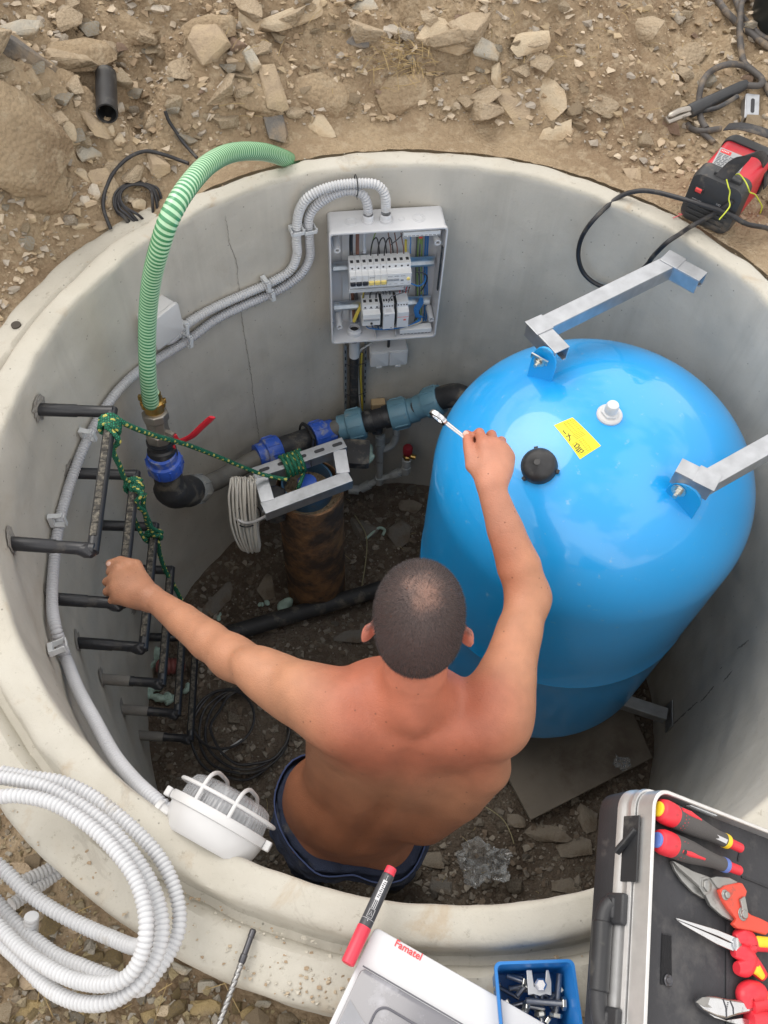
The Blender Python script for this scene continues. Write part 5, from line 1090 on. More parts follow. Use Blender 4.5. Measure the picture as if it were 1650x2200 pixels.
nut(pl, q[3], q[2]-q[3], .054, .10, m_gbf, ribs=8); nut(pl, q[4], q[4]-q[3], .052, .095, m_gbf, ribs=8); G().tube([q[3], q[4]], .030, 24).build('joint_pipe', m_blackr, pl)
G().tube(smooth_path([q[4], wal(955, 853, RP), wal(985, 850, .77), wal(1010, 870, .75), wal(1020, 905, .73)], 6), .040, 24).build('bend', m_blackr, pl)
# elbow and riser at the left end
e0 = wal(425, 1050, RP); ec = wal(372, 1062, RP-.01); up = wal(352, 990, RP-.005)
nut(pl, e0, ec - e0, .047, .085, m_grf, ribs=8); dv = unit(up - ec)
g = G(); g.tube(smooth_path([e0, mid(e0, ec, .55), ec + dv*.012, mid(ec, up, .6), up], 6), [.038]*3 + [.044, .049, .049] + [.046]*7 + [.049, .049] + [.041]*5 + [.036]*5, 24); g.build('elbow', m_blackr, pl)
up = A(up[0], up[1], up[2]); nut(pl, up, (0, 0, -1), .050, .075, m_bluef, ribs=9)
vt = wal(340, 925, .79); top = A(up[0], up[1], 0)
def V_(z): return A(up[0] + (vt[0]-up[0])*(z-up[2])/(vt[2]-up[2]), up[1] + (vt[1]-up[1])*(z-up[2])/(vt[2]-up[2]), z)
za = up[2]; dzv = vt[2] - za
G().lathe([(.042, 0), (.040, .02), (.034, .025), (.034, .035), (.038, .04), (.038, .05)], V_(za+.02), V_(vt[2]) - V_(za), 30).build('threaded_adapter', m_blackp, pl)
G().lathe([(.033, 0), (.036, .006), (.036, .03), (.030, .034), (.030, .07), (.036, .074), (.036, .095), (.028, .10)], V_(za+.06), V_(vt[2]) - V_(za), 8).build('valve_body', m_nick, pl, bev=.002)
G().lathe([(.026, 0), (.027, .02), (.031, .022), (.031, .034), (.024, .038), (.024, .06)], V_(za+.15), V_(vt[2]) - V_(za), 24).build('hose_tail', m_brass, pl)
x, y, z = basis(V_(vt[2]) - V_(za)); g = G()
for k in range(9): a = k*2*pi/9; r = x*cos(a)+y*sin(a); g.box(V_(za+.178) + r*.031, (.010, .006, .014), np.cross(z, r), r, z)
g.build('coupling_lugs', m_brass, pl, bev=.001)
m_redl = mt('red_lever', (.66, .03, .05), .35, var=.05)
lv0 = V_(za+.10); hp0 = wal(360, 950, .72); hp0 = lv0 + unit(A(-lv0[0], -lv0[1], 0))*.045; g = G()
l1 = pla(382, 948, hp0, BN); l2 = pla(410, 938, hp0, BN); l3 = pla(456, 896, hp0, BN)
Pq = smooth_path([hp0 + A(0, 0, .0), l1, l2, mid(l2, l3), l3], 4); G().tube(Pq, [.013]*3+[.0125]*(len(Pq)-4)+[.0105], 12, flat=.35).build('lever', m_redl, pl)
G().cyl(lv0, hp0 + unit(A(-lv0[0], -lv0[1], 0))*.006, .010, n=6).build('lever_spindle', m_nick, pl); G().box(pla(371, 965, hp0, BN), (.018, .006, .03), BXv, BN, UZ).build('lever_stop', m_redl, pl, bev=.001)
# green hose
m_hose = mt('green_hose', (.10, .38, .17), .38, 0, var=.03, coat=.3); n_, l_, b_ = nodes(m_hose); uvn = n_.new('ShaderNodeUVMap'); sx_ = n_.new('ShaderNodeSeparateXYZ'); l_(uvn.outputs[0], sx_.inputs[0])
def stripes(m, pitch, c1, c2, duty=.5, twist=1.0):
    n_, l_, b_ = nodes(m); uvn = n_.new('ShaderNodeUVMap'); sp = n_.new('ShaderNodeSeparateXYZ'); l_(uvn.outputs[0], sp.inputs[0])
    a = n_.new('ShaderNodeMath'); a.operation = 'MULTIPLY_ADD'; l_(sp.outputs[1], a.inputs[0]); a.inputs[1].default_value = 1/pitch; mu = n_.new('ShaderNodeMath'); mu.operation = 'MULTIPLY'; mu.inputs[1].default_value = twist; l_(sp.outputs[0], mu.inputs[0]); l_(mu.outputs[0], a.inputs[2])
    f = n_.new('ShaderNodeMath'); f.operation = 'FRACT'; l_(a.outputs[0], f.inputs[0]); r = n_.new('ShaderNodeValToRGB'); r.color_ramp.elements[0].color = (*c1, 1); r.color_ramp.elements[1].position = duty-.08; r.color_ramp.elements[1].color = (*c1, 1)
    e = r.color_ramp.elements.new(duty); e.color = (*c2, 1); e = r.color_ramp.elements.new(.93); e.color = (*c2, 1); e = r.color_ramp.elements.new(1); e.color = (*c1, 1); l_(f.outputs[0], r.inputs[0]); l_(r.outputs[0], b_.inputs['Base Color'])
    return f
stripes(m_hose, .0112, (.06, .27, .12), (.46, .72, .48), .52)
DD = lambda u, v, d: CAM + ray(u, v)*d
he = V_(za+.205); dist = np.linalg.norm(he - CAM)
hp_ = [at(652, 366, -.16), at(632, 352, -.06), at(608, 339, .018), DD(562, 326, 2.30), DD(500, 328, 2.16), DD(448, 353, 2.02), DD(402, 403, 1.90), DD(366, 464, 1.86), DD(343, 531, 1.90), DD(326, 600, 1.99), DD(318, 670, 2.09), DD(316, 740, 2.18), DD(318, 810, 2.26), DD(324, 865, 2.34), he, V_(za+.185)]
Q, t = resample(smooth_path(hp_, 10), .0028); k = np.arange(len(Q)) % 4; g = G().tube(Q, .0215*(1 - .045*A(0, .7, 1, .7)[k]), 20)
tag(g.build('green_hose', m_hose), 'ribbed green and pale green suction hose arching over the rim down to the valve', 'hose')
g = G(); c_ = V_(za+.195)
for rr_ in (.0235,): g.lathe([(rr_, 0), (rr_, .009), (rr_-.001, .009), (rr_-.001, 0)], c_, V_(vt[2])-V_(za), 24, loop=True)
g.box(c_ + x*.03, (.012, .012, .012), x, y, z); tag(g.build('hose_clamp', m_brass), 'brass hose clamp at the lower end of the green hose', 'hose clamp')
# ---------------- well casing with the pump head frame
m_rust = mt('rusty_steel', (.30, .155, .07), .85, .1, var=.3, vs=14, bump=.7, bs=60, dirt=((.075, .050, .036), .9, 9)); n_, l_, b_ = nodes(m_rust)
m_bpipe = mt('blue_grey_pipe', (.05, .13, .22), .45, 0, var=.1, dirt=((.14, .15, .15), .3, 18))
CC = at(665, 1047, -.83); CZ = -.83; cs = thing('well_casing', (CC[0], CC[1], FLOOR), 'rusty brown well casing pipe rising from the pit floor', 'well casing')
Vv = []; nn_ = 72; zs_ = np.linspace(FLOOR-.05, CZ, 60)
g = G(); rings = []
for z in zs_:
    a = np.arange(nn_)*2*pi/nn_; p = np.stack([CC[0] + .11*np.cos(a), CC[1] + .11*np.sin(a), 0*a+z], 1); d = fbm(p*A(1, 1, 1.6), .05, 3, 31)*.0022; rings.append(np.stack([CC[0] + (.108+d)*np.cos(a), CC[1] + (.108+d)*np.sin(a), 0*a+z], 1))
a = np.arange(nn_)*2*pi/nn_
for r, z in ((.107, CZ+.002), (.1035, CZ+.002), (.103, CZ-.08)): rings.append(np.stack([CC[0]+r*np.cos(a), CC[1]+r*np.sin(a), 0*a+z], 1))
g.loft(rings, cap=False).build('casing_wall', m_rust, cs, ang=50)
gv = G(); gv.lathe([(.103, 0), (.103, .004), (.06, .006)], (CC[0], CC[1], CZ-.045), UZ, 40).build('gravel_fill', m_soil, cs)
for k in range(70):
    a_ = rs.uniform(0, 6.3); r = rs.uniform(.088, .099); PV, PT = PRO[k % 10]; s_ = rs.uniform(.006, .013); 
    if k == 0: gp = G()
    gp.add(PV*s_ + A(CC[0]+r*cos(a_), CC[1]+r*sin(a_), CZ-.038), PT)
tag(gp.build('annulus_gravel', ST['pink'], cs, smooth=False), None, None, None, 'stuff')
ip = CC + A(-.008, .012, 0); ip = A(ip[0], ip[1], 0); G().pipe((ip[0], ip[1], CZ-.3), (ip[0], ip[1], CZ+.018), .082, .076, 48).build('inner_pipe', m_bpipe, cs)
G().lathe([(.076, 0), (.076, .004)], (ip[0], ip[1], CZ-.05), UZ, 32).build('well_cap', m_blackp, cs); G().lathe([(.03, 0), (.03, .06), (.02, .065)], (ip[0], ip[1], CZ-.046), UZ, 20).build('pump_pipe', m_bluef, cs)
# frame of channel pieces
ZF = -.755; fA, fB = at(545, 1025, ZF), at(740, 958, ZF); fC, fD = at(752, 1030, ZF-.01), at(566, 1100, ZF-.01)
fr_ = thing('pump_frame', mid(fA, fD), 'welded galvanised frame with slotted channel holding the pump over the well casing', 'frame')
def slotted(a, b, w_, h_, name, open_up=False, n=5, hint=(0, 0, 1)):
    g = G(); x, up, z = channel(g, a, b, w_, h_, hint if not open_up else tuple(-A(*hint))); g.build(name, m_galv, fr_, bev=.0007, smooth=False)
    L_ = np.linalg.norm(b-a); out = -x if x[1] > 0 else x
    for k in range(n):
        c = a + (b-a)*((k+.6)/n); rb = G().rbox(c + UZ*(h_/2+.0004), (.034, .012, .001), .0058, z, x, UZ); rb.build('slot', m_hole2, fr_, smooth=False)
slotted(fA, fB, .041, .041, 'slotted_channel', n=5)
g = G(); channel(g, fD, fC, .041, .041, (0, 0, 1)); g.build('front_channel', m_galv, fr_, bev=.0007, smooth=False)
for a, b in ((fA, fD), (fB, fC)):
    d_ = unit(b-a); g = G(); channel(g, a + d_*.02 + unit(fB-fA)*(.02 if a is fA else -.02), b - d_*.02 + unit(fC-fD)*(.02 if a is fA else -.02), .041, .041, (0, 0, 1)); g.build('cross_piece', m_galv, fr_, bev=.0007, smooth=False)
# toothed strap holding the coupling
p1_ = mid(q[0], q[1], .72); g = G(); nn2 = unit(q[1]-q[0]); aa, bb, _ = basis(nn2); sp_ = [p1_ + nn2*.0 + .054*(aa*cos(t_) + bb*sin(t_)) for t_ in np.linspace(0, 2*pi, 25)[:-1]]; g.tube(sp_, .0042, 6, closed=True, flat=1.6); se = at(668, 998, ZF+.02); fp = min(sp_, key=lambda s_: np.linalg.norm(s_-se)); g.bar(fp, se, .014, .003, nn2); g.build('holding_strap', m_blackp, fr_)
# white cable coil hanging on the frame
m_wc = mt('dirty_white_cable', (.62, .59, .53), .45, 0, var=.06); rsC = np.random.RandomState(4)
# loops tall in the picture (520..560 x 1020..1185)
ctr = DD(528, 1100, np.linalg.norm(at(528, 1100, -.84)-CAM)); VX = unit(at(560, 1093, -.84) - at(500, 1104, -.84)); P_ = []; 
topP = at(522, 1028, -.74); botP = at(542, 1182, -1.02); side_ = unit(A(*(at(560, 1090, -.85) - at(500, 1090, -.85)))); axis_ = unit(np.cross(botP-topP, side_)); hl = np.linalg.norm(botP-topP)/2; cc_ = mid(topP, botP); vv_ = unit(botP-topP)
for k in range(11):
    dx = (k-5)*.0074; bow = -.016*abs(k-9)/9
    for j in range(16):
        t_ = 2*pi*j/16; spread = 1 + .5*cos(t_)*0; P_.append(cc_ + vv_*(-hl*cos(t_)*(1+rsC.normal(0, .02))) + axis_*(.045*sin(t_)) + side_*(dx*(1.0 - .38*(1-cos(t_))*.5) + bow*sin(t_)**2 + rsC.normal(0, .0009) + .003*sin(t_)*(k % 3)))
tag(G().tube(smooth_path(P_, 5), .0036, 8).build('cable_coil', m_wc), 'hanging coil of dirty white cable at the left end of the pump frame', 'cable coil')
tt_ = [cc_ + side_*.040*cos(a) + axis_*.056*sin(a) + vv_*.0 for a in np.linspace(0, 2*pi, 20)[:-1]]; tag(G().tube(tt_, .0022, 6, closed=True).build('cable_tie', m_blackp), 'black tie round the middle of the hanging white cable coil', 'cable tie')
thread([cc_ - side_*.028 + vv_*.02 - axis_*.05, at(505, 1110, -.85), at(525, 1123, -.85), at(548, 1120, -.83), at(572, 1108, -.80)], .0045, m_wht2, 'cable', 'clean white cable looping from the hanging coil to the pump frame', 'cable')
dk = thing('black_hose_coil', cc_, 'black corner piece behind the white cable coil', 'pipe end'); 
G().lathe([(.058, 0), (.060, .02), (.050, .045), (.03, .05)], cc_ + side_*.075 - vv_*.045, side_, 28).build('black_ring', m_blackr, dk)
# ---------------- green rope
m_rope = mt('green_rope', (.02, .25, .12), .7, 0, var=.1, vs=60, bump=.3, bs=400); n_, l_, b_ = nodes(m_rope); uvn = n_.new('ShaderNodeUVMap'); mp_ = n_.new('ShaderNodeMapping'); mp_.inputs['Scale'].default_value = (3, 75, 1); mp_.inputs['Rotation'].default_value = (0, 0, 0); l_(uvn.outputs[0], mp_.inputs[0])
ck = n_.new('ShaderNodeTexBrick'); ck.inputs['Scale'].default_value = 1; ck.inputs['Color1'].default_value = (.02, .36, .18, 1); ck.inputs['Color2'].default_value = (.015, .24, .12, 1); ck.inputs['Mortar'].default_value = (.006, .08, .045, 1); ck.inputs['Mortar Size'].default_value = .12; ck.inputs['Brick Width'].default_value = .5; ck.inputs['Row Height'].default_value = .33; l_(mp_.outputs[0], ck.inputs[0])
mp2 = n_.new('ShaderNodeMapping'); mp2.inputs['Scale'].default_value = (2, 42, 1); mp2.inputs['Rotation'].default_value = (0, 0, .0); l_(uvn.outputs[0], mp2.inputs[0]); vo_ = n_.new('ShaderNodeTexVoronoi'); vo_.voronoi_dimensions = '2D'; vo_.inputs['Scale'].default_value = 1; vo_.inputs['Randomness'].default_value = .35; l_(mp2.outputs[0], vo_.inputs[0])
cr = n_.new('ShaderNodeMath'); cr.operation = 'LESS_THAN'; cr.inputs[1].default_value = .20; l_(vo_.outputs[0], cr.inputs[0]); mxr = n_.new('ShaderNodeMix'); mxr.data_type = 'RGBA'; mxr.inputs[7].default_value = (.55, .50, .12, 1); l_(cr.outputs[0], mxr.inputs[0]); l_(ck.outputs[0], mxr.inputs[6]); l_(mxr.outputs[2], b_.inputs['Base Color'])
def rope(P_, R=.0062, sm=8):
    Q, t = resample(smooth_path(P_, sm), .0032); n0 = 12; g = G(); return g.tube(Q, R*(1 + .10*np.sin(np.arange(len(Q))*2*pi/3.3)), n0)
def coil(c, ax, R, n, pitch, ph=0):
    x, y, z = basis(ax); return [A(*c) + R*(x*cos(a+ph) + y*sin(a+ph)) + z*pitch*a/(2*pi) for a in np.linspace(0, 2*pi*n, int(9*n))]
z0_ = -.105; k0 = SX[0] + unit(SX[1]-SX[0])*.040; dr_ = unit(SX[1]-SX[0])
P1 = [at(345, 968, -.16), at(262, 915, -.10)] ; fr0 = k0 + A(.006, 0, .018)
P_ = [at(618, 1030, ZF+.035), at(560, 1018, ZF+.05), at(470, 982, -.55), at(400, 955, -.40), at(330, 935, -.25), at(272, 912, -.12)] + coil(k0 - dr_*.014, dr_, .0205, 3.1, .0095, 1.0) + [k0 + dr_*.03 + A(.02, 0, -.01), at(243, 968, -.16), at(258, 1003, -.24), at(270, 1030, -.31)]
k1_ = A(SX[0][0], SX[0][1], -.355) + dr_*.035
P_ += coil(k1_ - dr_*.012, dr_, .020, 2.2, .012, .5) + [at(300, 1075, -.37), at(288, 1052, -.34), at(305, 1062, -.33), at(292, 1082, -.36), at(310, 1100, -.42), at(320, 1130, -.52)]
k2_ = A(SX[0][0], SX[0][1], -.605) + dr_*.030
P_ += coil(k2_ - dr_*.01, dr_, .020, 1.6, .012, 0) + [at(338, 1165, -.62), at(343, 1190, -.70), at(355, 1225, -.80), at(372, 1255, -.90), at(389, 1288, -1.0)]
tag(rope(P_).build('green_rope', m_rope), 'green rope with yellow flecks tied to the wall steps and stretched to the pump frame', 'rope')
P_ = [k1_ + A(.02, .0, -.03), at(308, 1090, -.43), at(322, 1125, -.52), at(331, 1150, -.58), k2_ + A(.018, 0, .015)]; P2_ = [k1_ + A(-.01, .01, -.02), at(285, 1100, -.45), at(298, 1135, -.53), at(312, 1160, -.58), k2_ + A(-.02, 0, .0), k2_ + A(.0, .01, -.02)]
tag(rope(P_).build('green_rope', m_rope), 'second strand of green rope between the second and third wall steps', 'rope'); tag(rope(P2_, .0055).build('green_rope', m_rope), 'loose green strand hanging left of the knot between the wall steps', 'rope')
fm = mid(fA, fB, .42) + A(0, 0, .0); bd = unit(fB-fA); P_ = coil(fm - bd*.03, bd, .033, 5, .013, .4) + [fm + bd*.04 + A(0, -.02, -.02), at(642, 1045, ZF-.03), at(637, 1052, ZF-.10)]
tag(rope(P_).build('green_rope', m_rope), 'green rope wound round the slotted channel of the pump frame above the casing', 'rope')
# ---------------- grey small pipework
m_ppr = mt('grey_plastic_pipe', (.46, .47, .455), .5, 0, var=.06, dirt=((.22, .21, .19), .35, 16)); pp = thing('small_pipework', wal(765, 1052, .8), 'thin grey plastic pipework with tees and a red capped safety valve under the water pipe', 'pipework')
def pr_(u, v, r=.81): return wal(u, v, r)
A1 = [pr_(760, 1052), pr_(785, 1045), pr_(815, 1030), pr_(850, 1018), pr_(872, 1008)]; G().tube(smooth_path(A1, 4), .0130, 16).build('pipe_run', m_ppr, pp)
tE = A1[2]; B1 = [tE, A(tE[0], tE[1], 0)]; zT = pr_(806, 960)[2]; T2 = A(tE[0]-.005, tE[1], zT); G().tube([tE, T2], .0130, 16).build('pipe_upright', m_ppr, pp)
for c, ax in ((tE, (0, 0, 1)), (T2, (0, 0, 1)), (A1[0], (1, 0, 0)), (A1[3], A1[4]-A1[3]), (A1[1], A1[2]-A1[1]), (T2 + UZ*.045, (0, 0, 1)), (A1[4], (0, 0, 1)), (A1[4] + UZ*.05, (0, 0, 1))): G().cyl(A(*c) - unit(A(*ax))*.020, A(*c) + unit(A(*ax))*.020, .0185, n=18).build('socket_fitting', m_ppr, pp, bev=.001)
G().tube([T2, T2 + UZ*.09], [.0145, .0145], 14).build('riser', m_ppr, pp); G().tube([T2+UZ*.085, tm - UZ*.03], .016, 6).build('brass_adapter', m_nick, pp)
C1 = [T2 - UZ*.01, pr_(825, 965), pr_(843, 955), pr_(850, 940), pr_(852, 915), pr_(855, 895)]; G().tube(smooth_path(C1, 5), .0130, 16).build('branch', m_ppr, pp)
G().lathe([(.026, 0), (.028, .02), (.020, .03)], pr_(853, 912), UZ, 20).build('branch_nut', m_gbf, pp)
G().tube([A1[4], A1[4] + UZ*.075], .0135, 16).build('valve_riser', m_ppr, pp); tv = A1[4] + UZ*.075
G().lathe([(.016, 0), (.016, .015), (.012, .018), (.012, .03)], tv, UZ, 6).build('safety_valve_body', m_brass, pp); G().cyl(tv + UZ*.018, tv + UZ*.018 + A(.032, -.01, 0), .010, n=14).build('safety_outlet', m_brass, pp)
m_rcap = mt('dark_red_cap', (.30, .02, .03), .4, var=.1); G().lathe([(.0175, 0), (.0185, .006), (.0185, .034), (.014, .040), (.006, .042)], tv + UZ*.03, UZ, 20).build('safety_valve_cap', m_rcap, pp)
# mint foam blobs
m_foam = mt('mint_foam', (.42, .56, .49), .9, var=.08, bump=.5, bs=120)
def foam(c, R, label, seed, n=5, name='foam_blob'):
    Fo = Field(A(*c)-R*2.4, A(*c)+R*2.4, max(.0022, R/9)); r2 = np.random.RandomState(seed)
    for k in range(n): Fo.ell(A(*c) + r2.normal(0, .55, 3)*R*A(1, 1, .35), tuple(R*(.35+.4*r2.rand(3))), R*.35)
    v_, q_ = Fo.mesh(); v_ = v_ + (fbm(v_, R*.5, 3, seed)[:, None])*R*.12; o = mesh_np(name, v_ - A(*c), q_, m_foam, None, None, True); o.location = c; WL[o] = A(*c); tag(o, label, 'foam')
foam(wal(765, 955, .80), .045, 'pale mint foam bulging out under the grey blue screw fitting', 1, 7)
foam(fl(612, 1312, .015), .032, 'crumpled pale mint foam scrap beside the black pipe on the floor', 2, 8); foam(fl(567, 1300, .01), .014, 'tiny whitish foam scrap left of the crumpled mint one', 3, 4); foam(fl(470, 1328, .008), .013, 'small mint foam scrap below the left forearm of the man', 4, 3)
foam(fl(335, 1425, .03), .040, 'mint foam smeared at the foot of the wall behind the steps', 6, 8); foam(fl(333, 1500, .02), .032, 'mint foam lump on the wall foot beside the lowest steps', 7, 6); foam(fl(370, 1508, .012), .022, 'curved mint foam scrap lying near the lowest wall step', 8, 4); foam(fl(400, 1485, .012), .018, 'mint foam ring lying right of the lowest wall steps', 9, 4)
thread([fl(786, 1160, .008), fl(800, 1148, .012), fl(815, 1138, .014), fl(826, 1142, .012), fl(822, 1152, .008)], .006, m_foam, 'foam_string', 'hooked string of pale foam lying on the floor right of the well casing', 'foam')
# tan wood block behind
G_ = G().box(wal(812, 872, .87), (.05, .03, .05), BXv, BN, UZ); tag(G_.build('wood_block', mt('raw_wood', (.45, .33, .19), .8), bev=.002), 'small pale wood block wedged behind the water pipe', 'wood block')
dpk = wal(755, 985, .70); tag(G().rbox(at(765, 975, -.86), (.09, .10, .03), .01, edge=.003).build('dark_bracket', m_blackr), 'dark plastic piece between the pump frame and the mint foam', 'plastic piece')
# ---------------- things on the pit floor
q1, q2 = fl(470, 1382, .055), fl(900, 1255, .055); tag(G().tube(smooth_path([fl(415, 1390, .05), q1, mid(q1, q2), q2], 6), .031, 24).build('floor_pipe', m_blackr), 'thick black pipe lying across the pit floor in front of the well casing', 'pipe')
tag(corr([fl(350, 1440, .04), fl(372, 1445, .06), fl(398, 1440, .05)], .030, .011, 16, .16).build('red_conduit', mt('red_brown_conduit', (.20, .06, .055), .55, var=.1)), 'stub of red brown corrugated pipe beside the wall steps', 'pipe stub')
rsk = np.random.RandomState(8); P_ = []; cc0 = fl(515, 1580)
m_blk = mt('black_cable', (.022, .022, .026), .45, var=.2, dirt=((.10, .09, .075), .35, 20))
for k in range(4*14):
    t_ = 2*pi*k/14; r = .170 - .010*(k/14) + rsk.normal(0, .003); P_.append(A(cc0[0]+.012*(k/14)+r*cos(t_), cc0[1]+.004*k/14+r*sin(t_), FLOOR + .03 + .006*(k/14)))
tag(G().tube(smooth_path(P_, 5), .0048, 8).build('cable_coil', m_blk), 'loose coil of thin black cable lying on the pit floor below the wall steps', 'cable coil')
P_ = [A(cc0[0]-.055+.105*cos(t_), cc0[1]+.04+.105*sin(t_), FLOOR+.05) for t_ in np.linspace(0, 2*pi, 14)[:-1]]; tag(G().tube(smooth_path(P_, 6, True), .0045, 8, closed=True).build('cable_loop', m_blk), 'smaller loop of black cable inside the floor coil', 'cable loop')
thread([fl(476, 1625, .03), fl(500, 1610, .035), fl(522, 1594, .03)], .004, m_wht2, 'white_stick', 'short white plastic stick across the floor coil of cable', 'stick')
for i_, (u, v, W_, H_, rr_, mm, lb) in enumerate([(570, 1265, 34, 70, 12, 'pit', 'long flat stone on the pit floor left of the well casing'), (568, 1345, 60, 34, 0, 'pit', 'flat stone against the black floor pipe, under the mint foam'), (755, 1368, 74, 36, 0, 'pit2', 'dark stone on the pit floor left of the head of the man'),
    (1170, 1790, 100, 42, -8, 'pit', 'long stone on the floor below the corner of the grey board'), (1262, 1755, 36, 80, 6, 'pit', 'upright stone on the floor right of the board corner'), (1240, 1820, 76, 50, 12, 'pit', 'rounded brown stone on the floor left of the tool case'),
    (930, 1850, 46, 44, 0, 'pit', 'brown stone on the floor beside the clear plastic film'), (950, 1905, 54, 40, -20, 'pit2', 'flat stone on the floor near the red and grey marker'), (1110, 1765, 40, 40, 0, 'pit', 'round stone on the floor beside the board corner'), (1215, 1905, 60, 36, 6, 'pit', 'flat stone on the floor just inside the near rim'),
    (780, 1140, 60, 44, -30, 'pit2', 'slate plate on the floor right of the well casing'), (860, 1150, 54, 60, 20, 'pit2', 'slate plate under the foam string'), (880, 1090, 50, 30, 0, 'pit', 'stone on the floor between the well casing and the tank'), (474, 1290, 90, 40, 45, 'pit2', 'long slate plate near the left forearm of the man'), (495, 1215, 40, 16, -30, 'pit', 'sliver of stone at the foot of the wall under the coil of white cable')]):
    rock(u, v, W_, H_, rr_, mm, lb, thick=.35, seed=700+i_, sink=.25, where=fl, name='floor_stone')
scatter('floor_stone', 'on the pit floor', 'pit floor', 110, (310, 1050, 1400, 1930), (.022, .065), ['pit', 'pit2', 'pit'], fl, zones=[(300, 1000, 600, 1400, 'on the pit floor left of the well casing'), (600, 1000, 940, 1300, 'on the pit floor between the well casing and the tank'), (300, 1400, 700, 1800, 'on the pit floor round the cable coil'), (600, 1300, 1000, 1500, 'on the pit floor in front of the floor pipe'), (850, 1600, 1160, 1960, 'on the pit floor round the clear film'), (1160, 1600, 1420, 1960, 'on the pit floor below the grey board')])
# clear plastic film
def film(c, R, label, seed, parts=26):
    r2 = np.random.RandomState(seed); n = 26; V = []; 
    for i in range(n):
        for j in range(n):
            x = (i/(n-1)-.5)*2; y = (j/(n-1)-.5)*2; V.append((x*R*(1-.25*abs(y)), y*R*.8*(1-.3*abs(x)), 0))
    V = np.array(V); V[:, 2] = np.abs(fbm(V, R*.5, 4, seed))*R*.8; V[:, :2] += np.stack([fbm(V+3, R*.35, 3, seed+2), fbm(V+7, R*.35, 3, seed+5)], 1)*R*.3
    o = mesh_np('plastic_film', V, np.array([(i*n+j, (i+1)*n+j, (i+1)*n+j+1, i*n+j+1) for i in range(n-1) for j in range(n-1)]), m_film, None, None, False); o.location = c; tag(o, label, 'plastic film')
m_film = mt('clear_film', (.75, .78, .8), .12, 0, var=.02, alpha=.22, spec=1.0, coat=1)
film(fl(1040, 1862, .02), .085, 'crumpled clear plastic film on the pit floor near the front rim', 3); film(at(1335, 1640, FLOOR+.068), .032, 'small scrap of clear film lying on the grey board', 5)
# roots and straws
m_straw = mt('dry_straw', (.42, .34, .17), .8, var=.2); m_root = mt('pale_root', (.30, .27, .16), .8, var=.2)
thread([fl(996, 1720, .03), fl(1040, 1740, .04), fl(1075, 1765, .04), fl(1092, 1790, .03), fl(1102, 1815, .02)], .0018, m_root, 'dry_twig', 'thin green brown twig on the floor right of the man', 'twig')
thread([fl(762, 1115, .03), fl(785, 1155, .03), fl(787, 1200, .03), fl(776, 1272, .02)], .0022, m_root, 'dry_root', 'thin root hanging on the floor right of the well casing', 'root')
g = G(); r2 = np.random.RandomState(6)
for k in range(60):
    u, v = r2.uniform(560, 1250), r2.uniform(1060, 1920); a = fl(u, v, .01); d_ = r2.normal(0, 1, 3)*A(1, 1, .15); d_ = unit(d_)*r2.uniform(.01, .05); g.tube(smooth_path([a, a+d_*.5+A(0, 0, .006), a+d_+r2.normal(0, .006, 3)*A(1, 1, .2)], 4), .0007, 4)
tag(g.build('straw_bits', m_straw), 'bits of straw and root strewn over the pit floor', kind='stuff')
# ------------------------------------------------------------------ bulkhead lamp hanging inside the near rim
LS = .82; ap = at(440, 1786, 0); aw = math.atan2(ap[1], ap[0]); nin = A(-cos(aw), -sin(aw), .10); nin = unit(nin); W0 = A(RI*cos(aw), RI*sin(aw), -.048) - nin*.010
tx_ = unit(np.cross(UZ, nin)); uy_ = np.cross(nin, tx_); m_glass = mt('ribbed_glass', (.55, .57, .60), .12, 0, var=.04, alpha=.42, spec=.8, coat=.5); m_refl = mt('lamp_reflector', (.62, .63, .64), .35, .3)
P_left = lambda q: (RM.T @ q)[0] < 0
lamp = thing('bulkhead_lamp', W0, 'white bulkhead lamp with wire guard fixed just inside the near rim', 'lamp')
G().lathe([(r*LS, h_*LS) for r, h_ in ((.085, 0), (.092, .006), (.099, .030), (.103, .048), (.103, .052))], W0, nin, 56).build('lamp_base', m_wht2, lamp)
G().lathe([(r*LS, h_*LS) for r, h_ in ((.104, .048), (.109, .050), (.110, .056), (.110, .064), (.107, .068), (.096, .068), (.095, .052))], W0, nin, 64, loop=True).build('lamp_ring', m_wht2, lamp)
G().lathe([(r*LS, h_*LS) for r, h_ in ((.090, .053), (.088, .056), (.06, .054), (.001, .054))], W0, nin, 40).build('reflector', m_refl, lamp)
rings = []; nR = 240
for r_, h_ in ((.092, .055), (.092, .075), (.090, .098), (.083, .112), (.070, .118), (.045, .121), (.012, .122)):
    a = np.arange(nR)*2*pi/nR; rr_ = LS*r_*(1 + .009*np.cos(a*60)*(1 if r_ > .05 else .2)); rings.append(W0 + nin*h_*LS + rr_[:, None]*(np.cos(a)[:, None]*tx_ + np.sin(a)[:, None]*uy_))
G().loft(rings, cap=True).build('glass_dome', m_glass, lamp, ang=80)
def guard(off, along):
    P_ = []
    hw = sqrt((.105*LS)**2 - off**2)
    for s_, h_ in ((-1, .060), (-1, .095), (-.90, .118), (-.55, .131), (0, .133), (.55, .131), (.90, .118), (1, .095), (1, .060)): P_.append(W0 + nin*h_*LS + along*hw*s_ + np.cross(nin, along)*off)
    return G().tube(smooth_path(P_, 5), .0034, 8)
for off in (-.030, .030): guard(off, uy_).build('guard_bar', m_wht2, lamp)
P_ = [W0 + nin*.094*LS + .105*LS*(tx_*cos(a)+uy_*sin(a)) for a in np.linspace(0, 2*pi, 49)[:-1]]; G().tube(P_, .0032, 8, closed=True).build('guard_ring', m_wht2, lamp)
